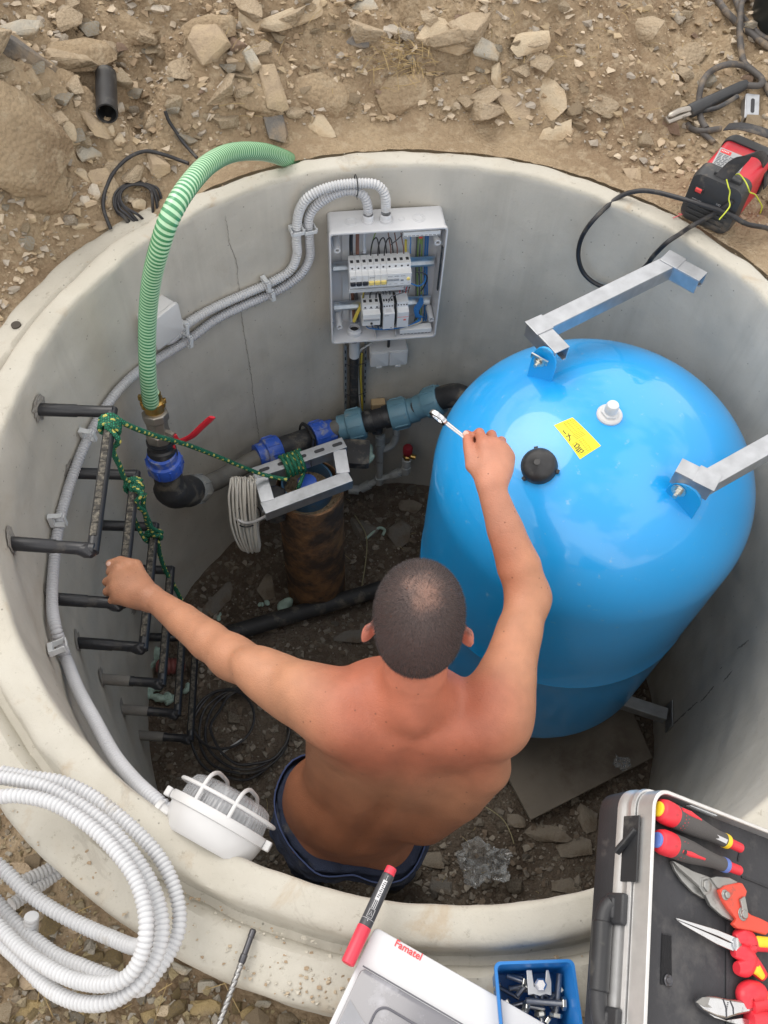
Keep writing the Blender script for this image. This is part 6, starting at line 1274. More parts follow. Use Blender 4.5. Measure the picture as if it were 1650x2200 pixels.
for a in (.15, pi-.15): G().box(W0 + nin*.058*LS + .116*LS*(tx_*cos(a)+uy_*sin(a)), (.011, .014, .016), tx_, uy_, nin).build('lamp_screw_lug', m_wht2, lamp, bev=.002)
sg_ = 1 if P_left(tx_) else -1; G().lathe([(.013, 0), (.013, .014), (.016, .016), (.016, .024)], W0 + sg_*tx_*.072 + nin*.016 + uy_*.02, sg_*tx_, 18).build('lamp_gland', m_wht2, lamp)
# ------------------------------------------------------------------ coil of conduit over the near rim
def zpts(l, dz=0): return [at(u, v, z+dz) for u, v, z in l]
C_ = [(0, 1659, .06), (59, 1669, .06), (134, 1681, .055), (205, 1715, .05), (276, 1771, .045), (335, 1832, .04), (368, 1890, .035), (384, 1947, .03), (384, 1996, .03), (369, 2038, .03), (338, 2085, .035), (300, 2125, .03),
      (250, 2105, -.02), (177, 2076, -.04), (118, 2050, -.06), (51, 1998, -.08), (0, 1945, -.09), (-80, 1850, -.08), (-130, 1760, -.02), (-110, 1690, .04), (-40, 1668, .075), (71, 1683, .085), (138, 1710, .085), (217, 1762, .085), (276, 1824, .08), (323, 1895, .075), (344, 1955, .07), (348, 2006, .07), (333, 2062, .07), (298, 2112, .07), (255, 2145, .06), (213, 2157, .05), (165, 2153, .03), (118, 2133, .01), (83, 2104, -.01), (40, 2060, -.03), (-10, 2010, -.05), (-90, 1900, -.04), (-130, 1800, .02), (-90, 1735, .07), (0, 1712, .10), (59, 1712, .105), (118, 1728, .11), (180, 1765, .11), (236, 1815, .11), (284, 1876, .11), (307, 1935, .11), (314, 1994, .11), (303, 2053, .10), (276, 2096, .09), (236, 2114, .08), (177, 2110, .05), (118, 2087, .03), (51, 2043, .0), (0, 1992, -.02), (-70, 1920, -.02), (-120, 1820, .03), (-100, 1745, .1), (-40, 1690, .12)]
tag(corr(zpts(C_), .0112, .0073, 14, .22).build('conduit_coil', m_condw), 'big coil of white corrugated conduit lying over the near rim on the left', 'conduit coil')
C2 = [(-60, 1820, -.05), (0, 1862, -.07), (59, 1917, -.07), (118, 1957, -.06), (177, 1988, -.05), (236, 2014, -.03), (290, 2034, .0), (315, 2020, .04), (326, 1975, .05), (318, 1900, .055), (290, 1850, .055)]
tag(corr(zpts(C2), .0120, .0073, 14, .22).build('conduit_coil', m_condw), 'single inner strand of conduit crossing the gap of the big coil', 'conduit')
tag(corr(zpts([(128, 1855, -.16), (90, 1875, -.15), (44, 1896, -.13)]), .0118, .0073, 14, .18).build('conduit_end', m_condw), 'upper end of conduit poking out from under the rim at the left', 'conduit')
tag(corr(zpts([(135, 1868, -.17), (100, 1892, -.16), (66, 1916, -.14), (25, 1944, -.12)]), .0118, .0073, 14, .18).build('conduit_end', m_condw), 'lower end of conduit poking out from under the rim at the left', 'conduit')
tag(corr(zpts([(68, 1968, -.06), (66, 2010, -.09), (70, 2060, -.10), (85, 2110, -.08)]), .0118, .0073, 14, .10).build('conduit_end', m_condw), 'smooth ended conduit stub standing among the loops of the big coil', 'conduit')
# ------------------------------------------------------------------ drill bit
m_dst = mt('dark_tool_steel', (.10, .10, .11), .38, .8, var=.1); m_fl = mt('flute_steel', (.40, .40, .40), .35, .95, var=.15)
da, db, dc = at(545, 1996, -.030), at(518, 2070, -.028), at(466, 2214, -.024); ax = unit(dc-da); drill = thing('drill_bit', da, 'long masonry drill bit lying across the near rim, its shank dark and its flutes pale', 'drill bit')
G().tube([da, da+ax*.002, da+ax*.012, da+ax*.0125, da+ax*.036, da+ax*.037, db-ax*.003, db], [.0035, .0052, .0052, .0046, .0046, .0056, .0056, .0048], 16).build('shank', m_dst, drill)
Ld = np.linalg.norm(dc-db); g = G(); rings = []; x, y, z = basis(ax)
for s_ in np.linspace(0, Ld, 90):
    a = np.arange(20)*2*pi/20; ph = s_/.020*2*pi; rr_ = .0046*(1 - .30*np.maximum(0, np.cos(2*(a-ph)/1.0))**2); rings.append(db + ax*s_ + rr_[:, None]*(np.cos(a)[:, None]*x + np.sin(a)[:, None]*y))
g.loft(rings).build('flutes', m_fl, drill)
# ------------------------------------------------------------------ cover of the fuse box
kz = .045; k0 = at(806, 1990, kz); kx = unit(at(1190, 2210, kz) - k0); ky = unit(np.cross(UZ, kx)); ky = ky if ky @ (at(695, 2200, kz)-k0) > 0 else -ky
KW, KH = .42, .30; cover = thing('fuse_box_cover', k0, 'light grey fuse box cover with smoky window and red lettering, lying on the near rim', 'cover')
P0 = k0; kc = k0 + kx*KW/2 + ky*KH/2; nz_ = UZ if np.cross(kx, ky)[2] > 0 else -UZ
G().rbox(kc - UZ*.016, (KW, KH, .032), .008, kx, ky, UZ, edge=.003).build('cover_frame', m_box, cover)
m_smoke = mt('smoky_window', (.17, .17, .19), .2, 0, var=.05, vs=6, coat=.5, dirt=((.40, .40, .44), .40, 9)); m_film2 = mt('protective_film', (.30, .305, .33), .26, 0, var=.12, vs=14, coat=.3, dirt=((.50, .51, .55), .75, 12))
wx0, wy0 = .006, .054; G().rbox(k0 + kx*(KW/2+.0) + ky*(wy0 + (KH-wy0)/2) + UZ*.0035, (KW-.016, KH-wy0-.004, .007), .008, kx, ky, UZ, edge=.002).build('window', m_smoke, cover)
fo_ = k0 + ky*wy0 + UZ*.0076
def lip(x0, y0, x1, y1, nm, m, w_=.0035): G().bar(fo_ + kx*x0 + ky*y0, fo_ + kx*x1 + ky*y1, w_, .0022).build(nm, m, cover, bev=.0006)
m_edge = mt('window_edge', (.11, .11, .13), .3); lip(.008, .0, KW-.02, .0, 'window_edge', m_edge, .002)
IN = [(.050, .030), (KW-.03, .030), (KW-.03, .22), (.050, .22)]; pr_in = []
for cx0, cy0, sx0, sy0, a0 in ((.066, .046, 1, 1, 180), (KW-.05, .046, 1, 1, 270), (KW-.05, .20, 1, 1, 0), (.066, .20, 1, 1, 90)):
    for k in range(6): a = radians(a0 + 18*k); pr_in.append(fo_ + kx*(cx0 + .016*cos(a)) + ky*(cy0 + .016*sin(a)) + UZ*.0005)
G().tube(pr_in, .0016, 6, closed=True).build('window_groove', m_edge, cover)
fl_ = [(.012, .045), (.16, .12), (.30, .19), (.30, .232), (.012, .232)]; G().prism(fl_, fo_ + UZ*.0004, kx, ky, UZ, .0004).build('protective_film', m_film2, cover)
tx0 = at(846, 2031, kz + .0005); text('Famatel', .0138, tx0 - ky*.0 + UZ*.0002, kx, np.cross(UZ, kx), mt('red_lettering', (.70, .06, .07), .5), cover, bold=.0002)
# ------------------------------------------------------------------ marker pen
m_mk = mt('marker_body', (.055, .057, .065), .4, 0, var=.05); m_mred = mt('marker_red', (.72, .05, .085), .38, 0, var=.04); m_silk = mt('white_print', (.60, .60, .62), .6)
ma, mb = at(842, 1864, .055), at(746, 2072, .065); ax = unit(mb-ma); Lm = np.linalg.norm(mb-ma); mk = thing('marker_pen', ma, 'red and dark grey marker pen lying on the rim against the fuse box cover', 'marker pen')
G().tube([ma, ma+ax*.001, ma+ax*Lm*.075, ma+ax*Lm*.08], [.0075, .0082, .0084, .0078], 20).build('end_plug', m_mred, mk)
G().tube([ma+ax*Lm*.08, ma+ax*Lm*.085, ma+ax*Lm*.30, ma+ax*Lm*.60, ma+ax*Lm*.625], [.0084, .0092, .0095, .0098, .0094], 24).build('barrel', m_mk, mk)
G().tube([ma+ax*Lm*.625, ma+ax*Lm*.63, ma+ax*Lm*.97, mb-ax*.001, mb], [.0102, .0106, .0100, .0094, .007], 12).build('cap', m_mred, mk)
vm_ = unit(CAM - ma); vt_ = unit(vm_ - ax*(vm_@ax)); vs_ = np.cross(ax, vt_)
def mkp(s_, off, L_, w_, nm='print'): 
    c = ma + ax*Lm*s_; R_ = .0099; a = off; up_ = vt_*cos(a) + vs_*sin(a); G().box(c + up_*R_, (L_, w_, .0003), ax, np.cross(up_, ax), up_).build(nm, m_silk, mk)
mkp(.26, .05, .030, .0062, 'print_block'); g = G()
gq = G(); [gq.box(ma + ax*(Lm*.26 - .012 + .0028*k) + vt_*.0101 + vs_*(.0006*(k % 3) - .0006), (.0013, .0034 + .0008*(k % 2), .0003), ax, vs_, vt_) for k in range(9)]; gq.build('blurred_print', m_mk, mk)
for k, (s_, L_) in enumerate(((.12, .006), (.135, .006), (.36, .020), (.375, .020), (.39, .018), (.57, .003))): mkp(s_ if k not in (2, 3, 4) else .40, .0 if k not in (2, 3, 4) else (-.25, 0, .25)[k-2], L_*.8, .0008)
c = ma + ax*Lm*.50 + vt_*.0101; g = G(); g.tube([c - ax*.006 - vs_*.004, c + ax*.006 - vs_*.004, c + ax*.006 + vs_*.004, c - ax*.006 + vs_*.004], .0004, 4, closed=True); g.tube([c - ax*.003, c + ax*.003 + vs_*.002, c + ax*.003 - vs_*.002], .0004, 4, closed=True); g.build('print_symbol', m_silk, mk)
g = G(); g.tube([ma+ax*Lm*.555 + .0100*(vt_*cos(a)+vs_*sin(a)) for a in np.linspace(0, 2*pi, 25)[:-1]], .0003, 4, closed=True); g.build('print_line', m_silk, mk)
# ------------------------------------------------------------------ blue bin of bolts
m_bin = mt('blue_bin_plastic', (.015, .17, .50), .38, 0, var=.05); zt = .065; b0, b1, b2 = at(1061, 2066, zt), at(1233, 2060, zt), at(1249, 2205, zt)
bx_ = unit(b1-b0); by_ = unit(np.cross(UZ, bx_)); by_ = by_ if by_ @ (b2-b1) > 0 else -by_; BWd, BLn = np.linalg.norm(b1-b0), .105; bc = b0 + bx_*BWd/2 + by_*BLn/2
bn = thing('blue_bin', bc - UZ*.105, 'small open blue plastic bin full of bolts, standing by the near rim', 'bin')
def br(w_, l_, r, z, dx=0):
    P_ = []
    for sx_, sy_, a0 in ((1, 1, 0), (-1, 1, 90), (-1, -1, 180), (1, -1, 270)):
        for k in range(5): a = radians(a0+22.5*k); P_.append(bc + bx_*(sx_*(w_/2-r) + r*cos(a)) + by_*(sy_*(l_/2-r) + r*sin(a)) + UZ*(z))
    return np.array(P_)
g = G(); g.loft([br(BWd*.80, BLn*.82, .006, -.105), br(BWd*.95, BLn*.95, .008, -.008), br(BWd, BLn, .009, -.006), br(BWd, BLn, .009, .0), br(BWd-.008, BLn-.008, .007, .0), br(BWd-.014, BLn-.014, .006, -.012), br(BWd*.78, BLn*.80, .004, -.10)]); g.build('bin_shell', m_bin, bn)
m_bolt = mt('bolt_steel', (.36, .37, .39), .32, .95, var=.15)
def bolt(a, b, r=.0042, lbl=None):
    a, b = A(*a), A(*b); ax = unit(b-a); Q, t = resample(np.array([a, b]), .0008); k = np.arange(len(Q)); t_ = thing('bolt', a, lbl or 'steel bolt among others in the blue bin', 'bolt', 'bolts in the blue bin')
    G().tube(Q, r*(1 - .12*(k % 2)), 12).build('thread', m_bolt, t_); G().lathe([(r*1.85, 0), (r*1.95, .001), (r*1.95, .005), (r*1.7, .006)], b, ax, 6).build('head', m_zinc, t_, smooth=False)
zb_ = zt-.035
bolt(at(1130, 2150, zb_), at(1207, 2156, zb_), .0046, 'long bolt lying crosswise at the front of the blue bin'); bolt(at(1202, 2092, zb_), at(1195, 2176, zb_-.006), .0046, 'long bolt along the right wall of the blue bin')
bolt(at(1088, 2096, zb_-.01), at(1122, 2108, zb_-.012), .0036, 'bolt in the upper left corner of the blue bin'); bolt(at(1100, 2096, zb_-.02), at(1135, 2104, zb_-.02), .0036, 'bolt just under the claw clamp at the top of the blue bin'); bolt(at(1165, 2138, zb_-.02), at(1160, 2178, zb_-.02), .004, 'bolt pointing down in the front middle of the blue bin')
bolt(at(1094, 2125, zb_-.02), at(1122, 2118, zb_-.02), .0036, 'bolt at the left wall of the blue bin'); bolt(at(1110, 2140, zb_-.015), at(1128, 2120, zb_-.015), .0038, 'short bolt left of the claw clamp in the blue bin'); bolt(at(1150, 2170, zb_-.02), at(1172, 2190, zb_-.02), .0038, 'short bolt at the front edge of the blue bin')
for k in range(14):
    a = bc + bx_*rs.uniform(-.032, .032)*1 + by_*rs.uniform(-.028, .028) + UZ*(-.075 + .003*k*.8); d_ = unit(A(rs.normal(), rs.normal(), .12*rs.normal())); bolt(a - d_*.016, a + d_*rs.uniform(.008, .016), .0036)
cl = thing('claw_clamp', at(1158, 2120, zb_), 'bright two pronged steel clamp lying on the bolts in the blue bin', 'clamp')
cpt = lambda u, v: at(u, v, zb_+.006)
cz0 = cpt(1158, 2120); P2 = [cpt(*q_) - cz0 for q_ in ((1134, 2138), (1130, 2084), (1142, 2084), (1147, 2120), (1170, 2118), (1172, 2084), (1178, 2084), (1184, 2110), (1184, 2139), (1172, 2136), (1160, 2140), (1146, 2136))]
G().prism([(p[0], p[1]) for p in P2][::-1], cz0, (1, 0, 0), (0, 1, 0), UZ, .004).build('clamp_plate', m_galv, cl, bev=.0008, smooth=False)
G().lathe([(.009, 0), (.009, .007), (.006, .009)], cpt(1159, 2116) + UZ*.004, UZ, 6).build('clamp_nut', m_chr, cl, smooth=False, bev=.0008)
# ------------------------------------------------------------------ tool case
Kc = at(1404, 1686, .22); kM = at(1650, 1782, .10); kL = at(1392, 2200, .20); tX = unit(kM-Kc); tY = unit((kL-Kc) - tX*((kL-Kc)@tX)); tN = unit(np.cross(tX, tY)); tN = tN if tN[2] > 0 else -tN
CW, CL = .46, .40; m_alu = mt('aluminium', (.70, .70, .70), .36, .75, var=.06, vs=60, bump=.06, bs=200); m_case = mt('case_black', (.030, .031, .035), .48, 0, var=.15, bump=.15, bs=350, dirt=((.10, .09, .085), .3, 15)); m_panel = mt('tool_panel', (.042, .043, .049), .72, 0, var=.2, vs=10, bump=.3, bs=90, dirt=((.085, .083, .085), .4, 14))
tcase = thing('tool_case', Kc - UZ*.12, 'open black tool case with aluminium frame, overhanging the near rim on the right', 'tool case')
def cr_(ins, h, r=.030):
    P_ = []
    for cx0, cy0, a0 in ((0, 0, 180), (1, 0, 270), (1, 1, 0), (0, 1, 90)):
        ox, oy = (r if cx0 == 0 else CW - r), (r if cy0 == 0 else CL - r); rr_ = r - ins
        for k in range(9): a = radians(a0 + 90*k/8); P_.append(Kc + tX*(ox + rr_*cos(a)) + tY*(oy + rr_*sin(a)) + tN*h)
    return np.array(P_)
g = G(); g.loft([cr_(.0, -.028), cr_(0, 0), cr_(.0012, .001), cr_(.005, .001), cr_(.006, 0), cr_(.006, -.028)], cap=False, closed=True).build('upper_frame', m_alu, tcase, ang=30)
g = G(); g.loft([cr_(-.004, -.062), cr_(-.004, -.052), cr_(-.002, -.048), cr_(-.002, -.040), cr_(-.004, -.036), cr_(-.003, -.030), cr_(.004, -.030), cr_(.006, -.062)], cap=False, closed=True).build('lower_frame', m_alu, tcase, ang=30)
g = G(); g.loft([cr_(.020, -.118), cr_(.010, -.114), cr_(.0, -.102), cr_(-.003, -.07), cr_(-.003, -.0625), cr_(.02, -.062)]); g.build('case_shell', m_case, tcase, ang=45)
g = G(); g.loft([cr_(.006, -.029), cr_(.0062, -.022)]); g.build('tool_panel', m_panel, tcase)
PH = -.022
def cpp(x, y, h=0): return pla(1250 + x/4, 1650 + y/4, Kc + tN*(PH + h), tN)
m_strp = mt('strap_black', (.03, .031, .036), .65, bump=.2, bs=500)
g = G(); g.add([cpp(690, 1425, .0012), cpp(770, 1440, .0012), cpp(775, 1870, .0012), cpp(675, 1860, .0012)], [(0, 1, 2, 3), (3, 2, 1, 0)]); g.tube([cpp(690, 1425, .001), cpp(770, 1440, .001)], .0008, 5); g.build('strap', m_strp, tcase)
G().lathe([(.0072, 0), (.0078, .0015), (.0065, .003), (.004, .0022), (.0035, .003), (.001, .003)], cpp(738, 1825, .001), tN, 24).build('snap_button', m_dst, tcase)
for a, b in (((1290, 1570), (1250, 1900)), ((1370, 935), (1620, 1035)), ((1360, 700), (1340, 800))): G().tube([cpp(*a, .0005), cpp(*b, .0005)], .0016, 6).build('seam', m_strp, tcase)
G().add([cpp(1240, 1300, .0018), cpp(1640, 1420, .0018), cpp(1640, 2300, .0018), cpp(1240, 2300, .0018)], [(0, 1, 2, 3)]).build('panel_flap', m_panel, tcase, smooth=False)
# gold plate with print at the inner edge
G().box(Kc + tX*.105 + tY*.0075 - tN*.007, (.055, .0015, .008), tX, tY, tN).build('name_strip', m_lgrey, tcase, smooth=False)
# latch slot and lever on the left side, and the carrying handle
def side(y, h, out=0): return Kc + tY*y - tX*out + tN*h
yl = lambda v: np.dot(pla(1375, v, Kc - tX*.003, tX) - Kc, tY)
y1, y2 = yl(1752), yl(1895); G().box(side((y1+y2)/2, -.033, .0042), (y2-y1, .030, .003), tY, tN, tX).build('latch_recess', m_blackp, tcase, bev=.001)
g = G(); g.bar(side(y1 + .02, -.022, .007), side(y2 - .035, -.050, .014), .006, .011, tX); g.build('latch_lever', m_blackp, tcase, bev=.0015)
y3, y4 = yl(1935), yl(2190); hh = -.055
for yy in (y3, y4): g = G(); g.box(side(yy+.012, -.050, .006), (.040, .034, .012), tY, tN, tX); g.box(side(yy+.012, -.060, .009), (.028, .024, .012), tY, tN, tX); g.build('handle_mount', m_case, tcase, bev=.004, seg=3)
P_ = [side(y3+.006, -.058, .008), side(y3+.012, -.062, .012), side(y3+.028, -.065, .015), side((y3+y4)/2, -.065, .016), side(y4-.018, -.065, .015), side(y4+.008, -.062, .012), side(y4+.014, -.058, .008)]
G().tube(smooth_path(P_, 6), .0115, 16).build('carry_handle', m_case, tcase)
G().tube([side(y3+.030, -.065, .0155), side(y4-.022, -.065, .0155)], .0135, 20).build('handle_grip', m_blackp, tcase, bev=.002)
# ---- screwdrivers
def driver(a, b, label, endc, grip_seed):
    h0 = .017; pa, pb = cpp(*a, h0), cpp(*b, h0); ax = unit(pb-pa); L_ = np.linalg.norm(pb-pa); t = thing('screwdriver', pa, label, 'screwdriver')
    def lt(pr, nm, m, n=28): G().lathe([(r, s*L_) for r, s in pr], pa, ax, n).build(nm, m, t, ang=40)
    lt([(.004, -.01), (.0095, -.008), (.0105, .005), (.0105, .03)], 'end_cap', endc)
    lt([(.0105, .015), (.0150, .03), (.0172, .08), (.0172, .15), (.0165, .19)], 'red_pommel', m_rr)
    lt([(.0165, .185), (.0168, .20), (.0166, .30), (.0155, .42), (.0128, .55), (.0108, .66), (.0098, .76), (.0102, .82), (.0100, .83)], 'grip', m_grip)
    lt([(.0104, .825), (.0106, .84), (.0104, .875)], 'ring', endc); lt([(.0100, .872), (.0098, .885), (.0072, .90), (.0070, 1.05)], 'insulated_shaft', m_rr, 18)
    vv = unit(CAM - pa); vt2 = unit(vv - ax*(vv@ax)); sd = np.cross(ax, vt2)
    return t, pa, ax, L_, vt2, sd
m_rr = mt('insulation_red', (.72, .035, .055), .38, 0, var=.04, dirt=((.45, .05, .06), .15, 50)); m_grip = mt('grip_grey', (.085, .080, .080), .72, 0, var=.1, bump=.2, bs=600); m_yl = mt('insulation_yellow', (.85, .60, .03), .4, 0, var=.03); m_lb = mt('ring_blue', (.12, .20, .55), .4)
m_dot = mt('grip_red_dots', (.45, .05, .07), .6)
t, pa, ax, L_, vt2, sd = driver((650, 348), (1330, 672), 'upper red and grey screwdriver with yellow end, in the tool case', m_yl, 1)
g = G()
for i in range(8):
    for j in range(-2, 4):
        a = j*.30 + (.15 if i % 2 else 0) - .2; s_ = .24 + i*.035; r_ = .0166 - .0012*i*.5; up_ = vt2*cos(a) + sd*sin(a); c = pa + ax*L_*s_ + up_*(r_+.0001); x, y, z = basis(up_)
        g.lathe([(.0011, -.0006), (.0009, .0005)], c, up_, 6)
g.build('grip_dots', m_dot, t); tg = g
a = -.95; up_ = vt2*cos(a) + sd*sin(a); G().tube([pa + ax*L_*.20 + up_*.0160, pa + ax*L_*.3 + up_*.0155, pa + ax*L_*.45 + up_*.0138], [.003, .0045, .002], 10).build('red_inset', m_rr, t)
up_ = vt2; c = pa + ax*L_*.74 + vt2*.0100; G().box(c, (.022, .006, .0006), ax, sd, vt2).build('print_block', m_silk, t)
t, pa, ax, L_, vt2, sd = driver((640, 615), (1320, 868), 'lower red and grey screwdriver with blue end, in the tool case', m_lb, 2)
up_ = unit(vt2 + sd*.15); g = G(); g.tube([pa + ax*L_*.22 + up_*.0148, pa + ax*L_*.32 + up_*.0142, pa + ax*L_*.52 + up_*.0118], [.0028, .0042, .0022], 12).build('red_inset', m_rr, t); G().lathe([(.0030, 0), (.0030, .0008)], pa + ax*L_*.245 + up_*.0172, up_, 14).build('hang_hole', m_hole2, t)
g = G()
for i in range(7):
    for j in (-2, 2, 3):
        a = j*.34; s_ = .24 + i*.04; r_ = .0166 - .0006*i; up_ = vt2*cos(a) + sd*sin(a); g.lathe([(.0010, -.0006), (.0008, .0005)], pa + ax*L_*s_ + up_*(r_+.0001), up_, 6)
g.build('grip_dots', m_dot, t)
# ---- flat tools cut from outlines, each with real thickness
def plate(pts, h0, d, nm, mat, parent, bev=.001, rnd=True):
    o = cpp(*pts[0], h0); Q_ = [cpp(x, y, h0) - o for x, y in pts]; P2 = [(q @ tX, q @ tY) for q in Q_]
    if sum(P2[i][0]*P2[(i+1) % len(P2)][1] - P2[(i+1) % len(P2)][0]*P2[i][1] for i in range(len(P2))) * np.dot(np.cross(tX, tY), tN) < 0: P2 = P2[::-1]; 
    return G().prism(P2, o, tX, tY, tN, d).build(nm, mat, parent, bev=bev, seg=3)
m_snip = mt('snip_steel', (.36, .36, .35), .42, .85, var=.15, dirt=((.24, .22, .20), .3, 30)); m_snr = mt('snip_red', (.68, .075, .045), .42, 0, var=.05, dirt=((.30, .10, .08), .2, 40)); m_pol = mt('polished_steel', (.56, .57, .59), .26, 1, var=.10, dirt=((.30, .30, .31), .25, 30))
sn = thing('tin_snips', cpp(1060, 1010), 'grey tin snips with worn red handle in the tool case', 'tin snips')
plate([(750, 805), (775, 795), (900, 880), (1000, 935), (1085, 975), (1110, 1060), (1080, 1130), (1020, 1120), (930, 1065), (840, 970), (780, 880)], .004, .005, 'lower_blade', m_snip, sn)
plate([(755, 798), (800, 815), (930, 885), (1085, 940), (1140, 1000), (1290, 1290), (1300, 1335), (1180, 1270), (1080, 1180), (1010, 1040), (900, 940), (820, 870)], .009, .006, 'upper_blade', m_snip, sn)
plate([(1080, 945), (1130, 930), (1240, 940), (1310, 975), (1300, 1010), (1200, 1020), (1150, 1040)], .012, .006, 'blade_arm', m_snip, sn)
plate([(1150, 1050), (1200, 1010), (1320, 985), (1345, 990), (1385, 1060), (1370, 1110), (1320, 1130), (1345, 1200), (1420, 1260), (1500, 1290), (1578, 1330), (1572, 1410), (1545, 1432), (1430, 1400), (1300, 1375), (1265, 1340), (1300, 1300), (1230, 1210), (1180, 1130)], .014, .008, 'red_handle', m_snr, sn, bev=.002)
plate([(1345, 1130), (1385, 1100), (1412, 1240), (1400, 1290), (1350, 1270), (1365, 1210)], .022, .004, 'link', m_snip, sn)
for x, y, r in ((1060, 1010, .0085), (1230, 1090, .0048), (1380, 1255, .0060)): G().lathe([(r*1.5, 0), (r*1.5, .001), (r, .0015), (r, .005), (r*.8, .006)], cpp(x, y, .0145 if r > .008 else .022), tN, 6 if r > .008 else 20).build('pivot_bolt', m_snip, sn, bev=.0005)
def pliers_handle(pts, r, mat, par, nm='handle', h=.013, flat=.8): P_ = smooth_path([cpp(x, y, h) for x, y in pts], 5); rr_ = np.interp(np.linspace(0, 1, len(P_)), np.linspace(0, 1, len(r)), r); return G().tube(P_, rr_, 16, flat=flat).build(nm, mat, par)
lp = thing('long_nose_pliers', cpp(1290, 1510), 'long nose pliers with red and yellow handles in the tool case', 'pliers')
plate([(783, 1290), (800, 1288), (1130, 1385), (1290, 1450), (1330, 1490), (1320, 1530), (1150, 1445), (790, 1300)], .010, .006, 'jaw', m_pol, lp); plate([(788, 1300), (1140, 1450), (1320, 1530), (1325, 1570), (1290, 1582), (1130, 1510), (990, 1430), (840, 1345)], .010, .0055, 'jaw', m_pol, lp)
G().lathe([(.009, 0), (.009, .0095), (.008, .010)], cpp(1290, 1515, .008), tN, 24).build('joint', m_pol, lp)
pliers_handle([(1320, 1470), (1370, 1450), (1430, 1475), (1450, 1530), (1400, 1545)], [.006, .013, .014, .013, .008], m_rr, lp, 'guard'); pliers_handle([(1400, 1500), (1500, 1515), (1640, 1525)], [.012, .0095, .009], m_rr, lp); pliers_handle([(1460, 1490), (1520, 1492), (1640, 1500)], [.003, .0075, .007], m_yl, lp, 'handle_inlay', .0185, .5)
pliers_handle([(1300, 1585), (1370, 1590), (1430, 1640), (1400, 1710), (1330, 1720)], [.006, .013, .015, .014, .008], m_rr, lp, 'guard'); pliers_handle([(1380, 1610), (1470, 1690), (1560, 1790)], [.012, .0125, .008], m_rr, lp); pliers_handle([(1440, 1670), (1500, 1720), (1560, 1800)], [.003, .009, .004], m_yl, lp, 'handle_inlay', .0185, .5)
sc_ = thing('side_cutters', cpp(1200, 2050), 'polished side cutters with red and yellow handles at the bottom right in the tool case', 'side cutters')
plate([(952, 2010), (975, 1975), (1040, 1952), (1110, 1955), (1200, 1975), (1440, 2005), (1455, 2090), (1290, 2120), (1200, 2150), (1120, 2130), (1010, 2075)], .008, .009, 'head', m_pol, sc_, bev=.003); plate([(960, 2040), (1060, 2100), (1200, 2160), (1330, 2140), (1450, 2170), (1460, 2250), (1300, 2200), (1100, 2140)], .004, .008, 'lower_head', m_pol, sc_, bev=.002)
plate([(975, 2010), (1030, 1970), (1100, 1965), (1080, 2030), (1115, 2060), (1050, 2055)], .0172, .0012, 'bevel', m_snip, sc_, bev=.0003)
for a, b in (((1215, 1985), (1245, 2145)), ((1275, 2000), (1305, 2120))): G().tube([cpp(*a, .0172), cpp((a[0]+b[0])/2+12, (a[1]+b[1])/2, .0174), cpp(*b, .0172)], .0009, 6).build('engraved_line', m_dst, sc_)
gq = G(); [gq.box(cpp(1242 + 3*k, 2092 - 15*k, .0173), (.0022, .0012, .0003), tX, tY, tN) for k in range(6)]; gq.build('worn_stamp', m_dst, sc_)
pliers_handle([(1420, 2060), (1400, 1960), (1450, 1920), (1530, 1930), (1540, 2000)], [.008, .013, .015, .014, .009], m_rr, sc_, 'guard'); pliers_handle([(1440, 2040), (1540, 2010), (1680, 1990)], [.013, .012, .011], m_rr, sc_); pliers_handle([(1555, 2000), (1600, 1995), (1680, 1985)], [.003, .008, .008], m_yl, sc_, 'handle_inlay', .0185, .5); pliers_handle([(1440, 2160), (1550, 2170), (1680, 2200)], [.012, .014, .012], m_rr, sc_)
# ------------------------------------------------------------------ welding set on the far right
m_wred = mt('welder_red', (.56, .022, .040), .42, 0, var=.06, vs=12, dirt=((.45, .12, .10), .35, 12)); m_wblk = mt('welder_black', (.034, .036, .040), .5, 0, var=.15, dirt=((.14, .12, .10), .35, 16))
zt = .125; T0, T1, T3 = at(1500, 364, zt), at(1603, 410, zt), at(1545, 281, zt); wx = unit(T1-T0); wy = unit(np.cross(UZ, wx)); wy = wy if wy @ (T3-T0) > 0 else -wy
WW, WLn, WH = np.linalg.norm(T1-T0), np.dot(T3-T0, wy), .125; wd_ = thing('welding_machine', T0 + wx*WW/2 - UZ*WH, 'small red and black inverter welding machine on the ground behind the rim', 'welding machine')
wc = T0 + wx*WW/2 + wy*WLn/2 - UZ*WH/2; 
def wring(w_, h_, r, y):
    P_ = []
    for sx_, sz_, a0 in ((1, 1, 0), (-1, 1, 90), (-1, -1, 180), (1, -1, 270)):
        for k in range(5): a = radians(a0+22.5*k); P_.append(wc + wx*(sx_*(w_/2-r)+r*cos(a)) + UZ*(sz_*(h_/2-r)+r*sin(a)) + wy*y)
    return np.array(P_)
G().loft([wring(WW, WH, .018, -WLn/2+.02), wring(WW, WH, .018, WLn/2)]).build('red_case', m_wred, wd_)
for s_, nm in ((-1, 'front_panel'), (1, 'rear_panel')):
    y0 = s_*WLn/2; G().loft([wring(WW+.008, WH+.008, .022, y0 - s_*.040 + (0 if s_ < 0 else .02)), wring(WW+.010, WH+.010, .024, y0 + s_*.0), wring(WW+.004, WH+.004, .024, y0 + s_*.014), wring(WW-.02, WH-.02, .02, y0 + s_*.018)]).build(nm, m_wblk, wd_)
ff = wc - wy*(WLn/2 + .0185); fpl = lambda u, v: pla(u, v, ff, -wy)
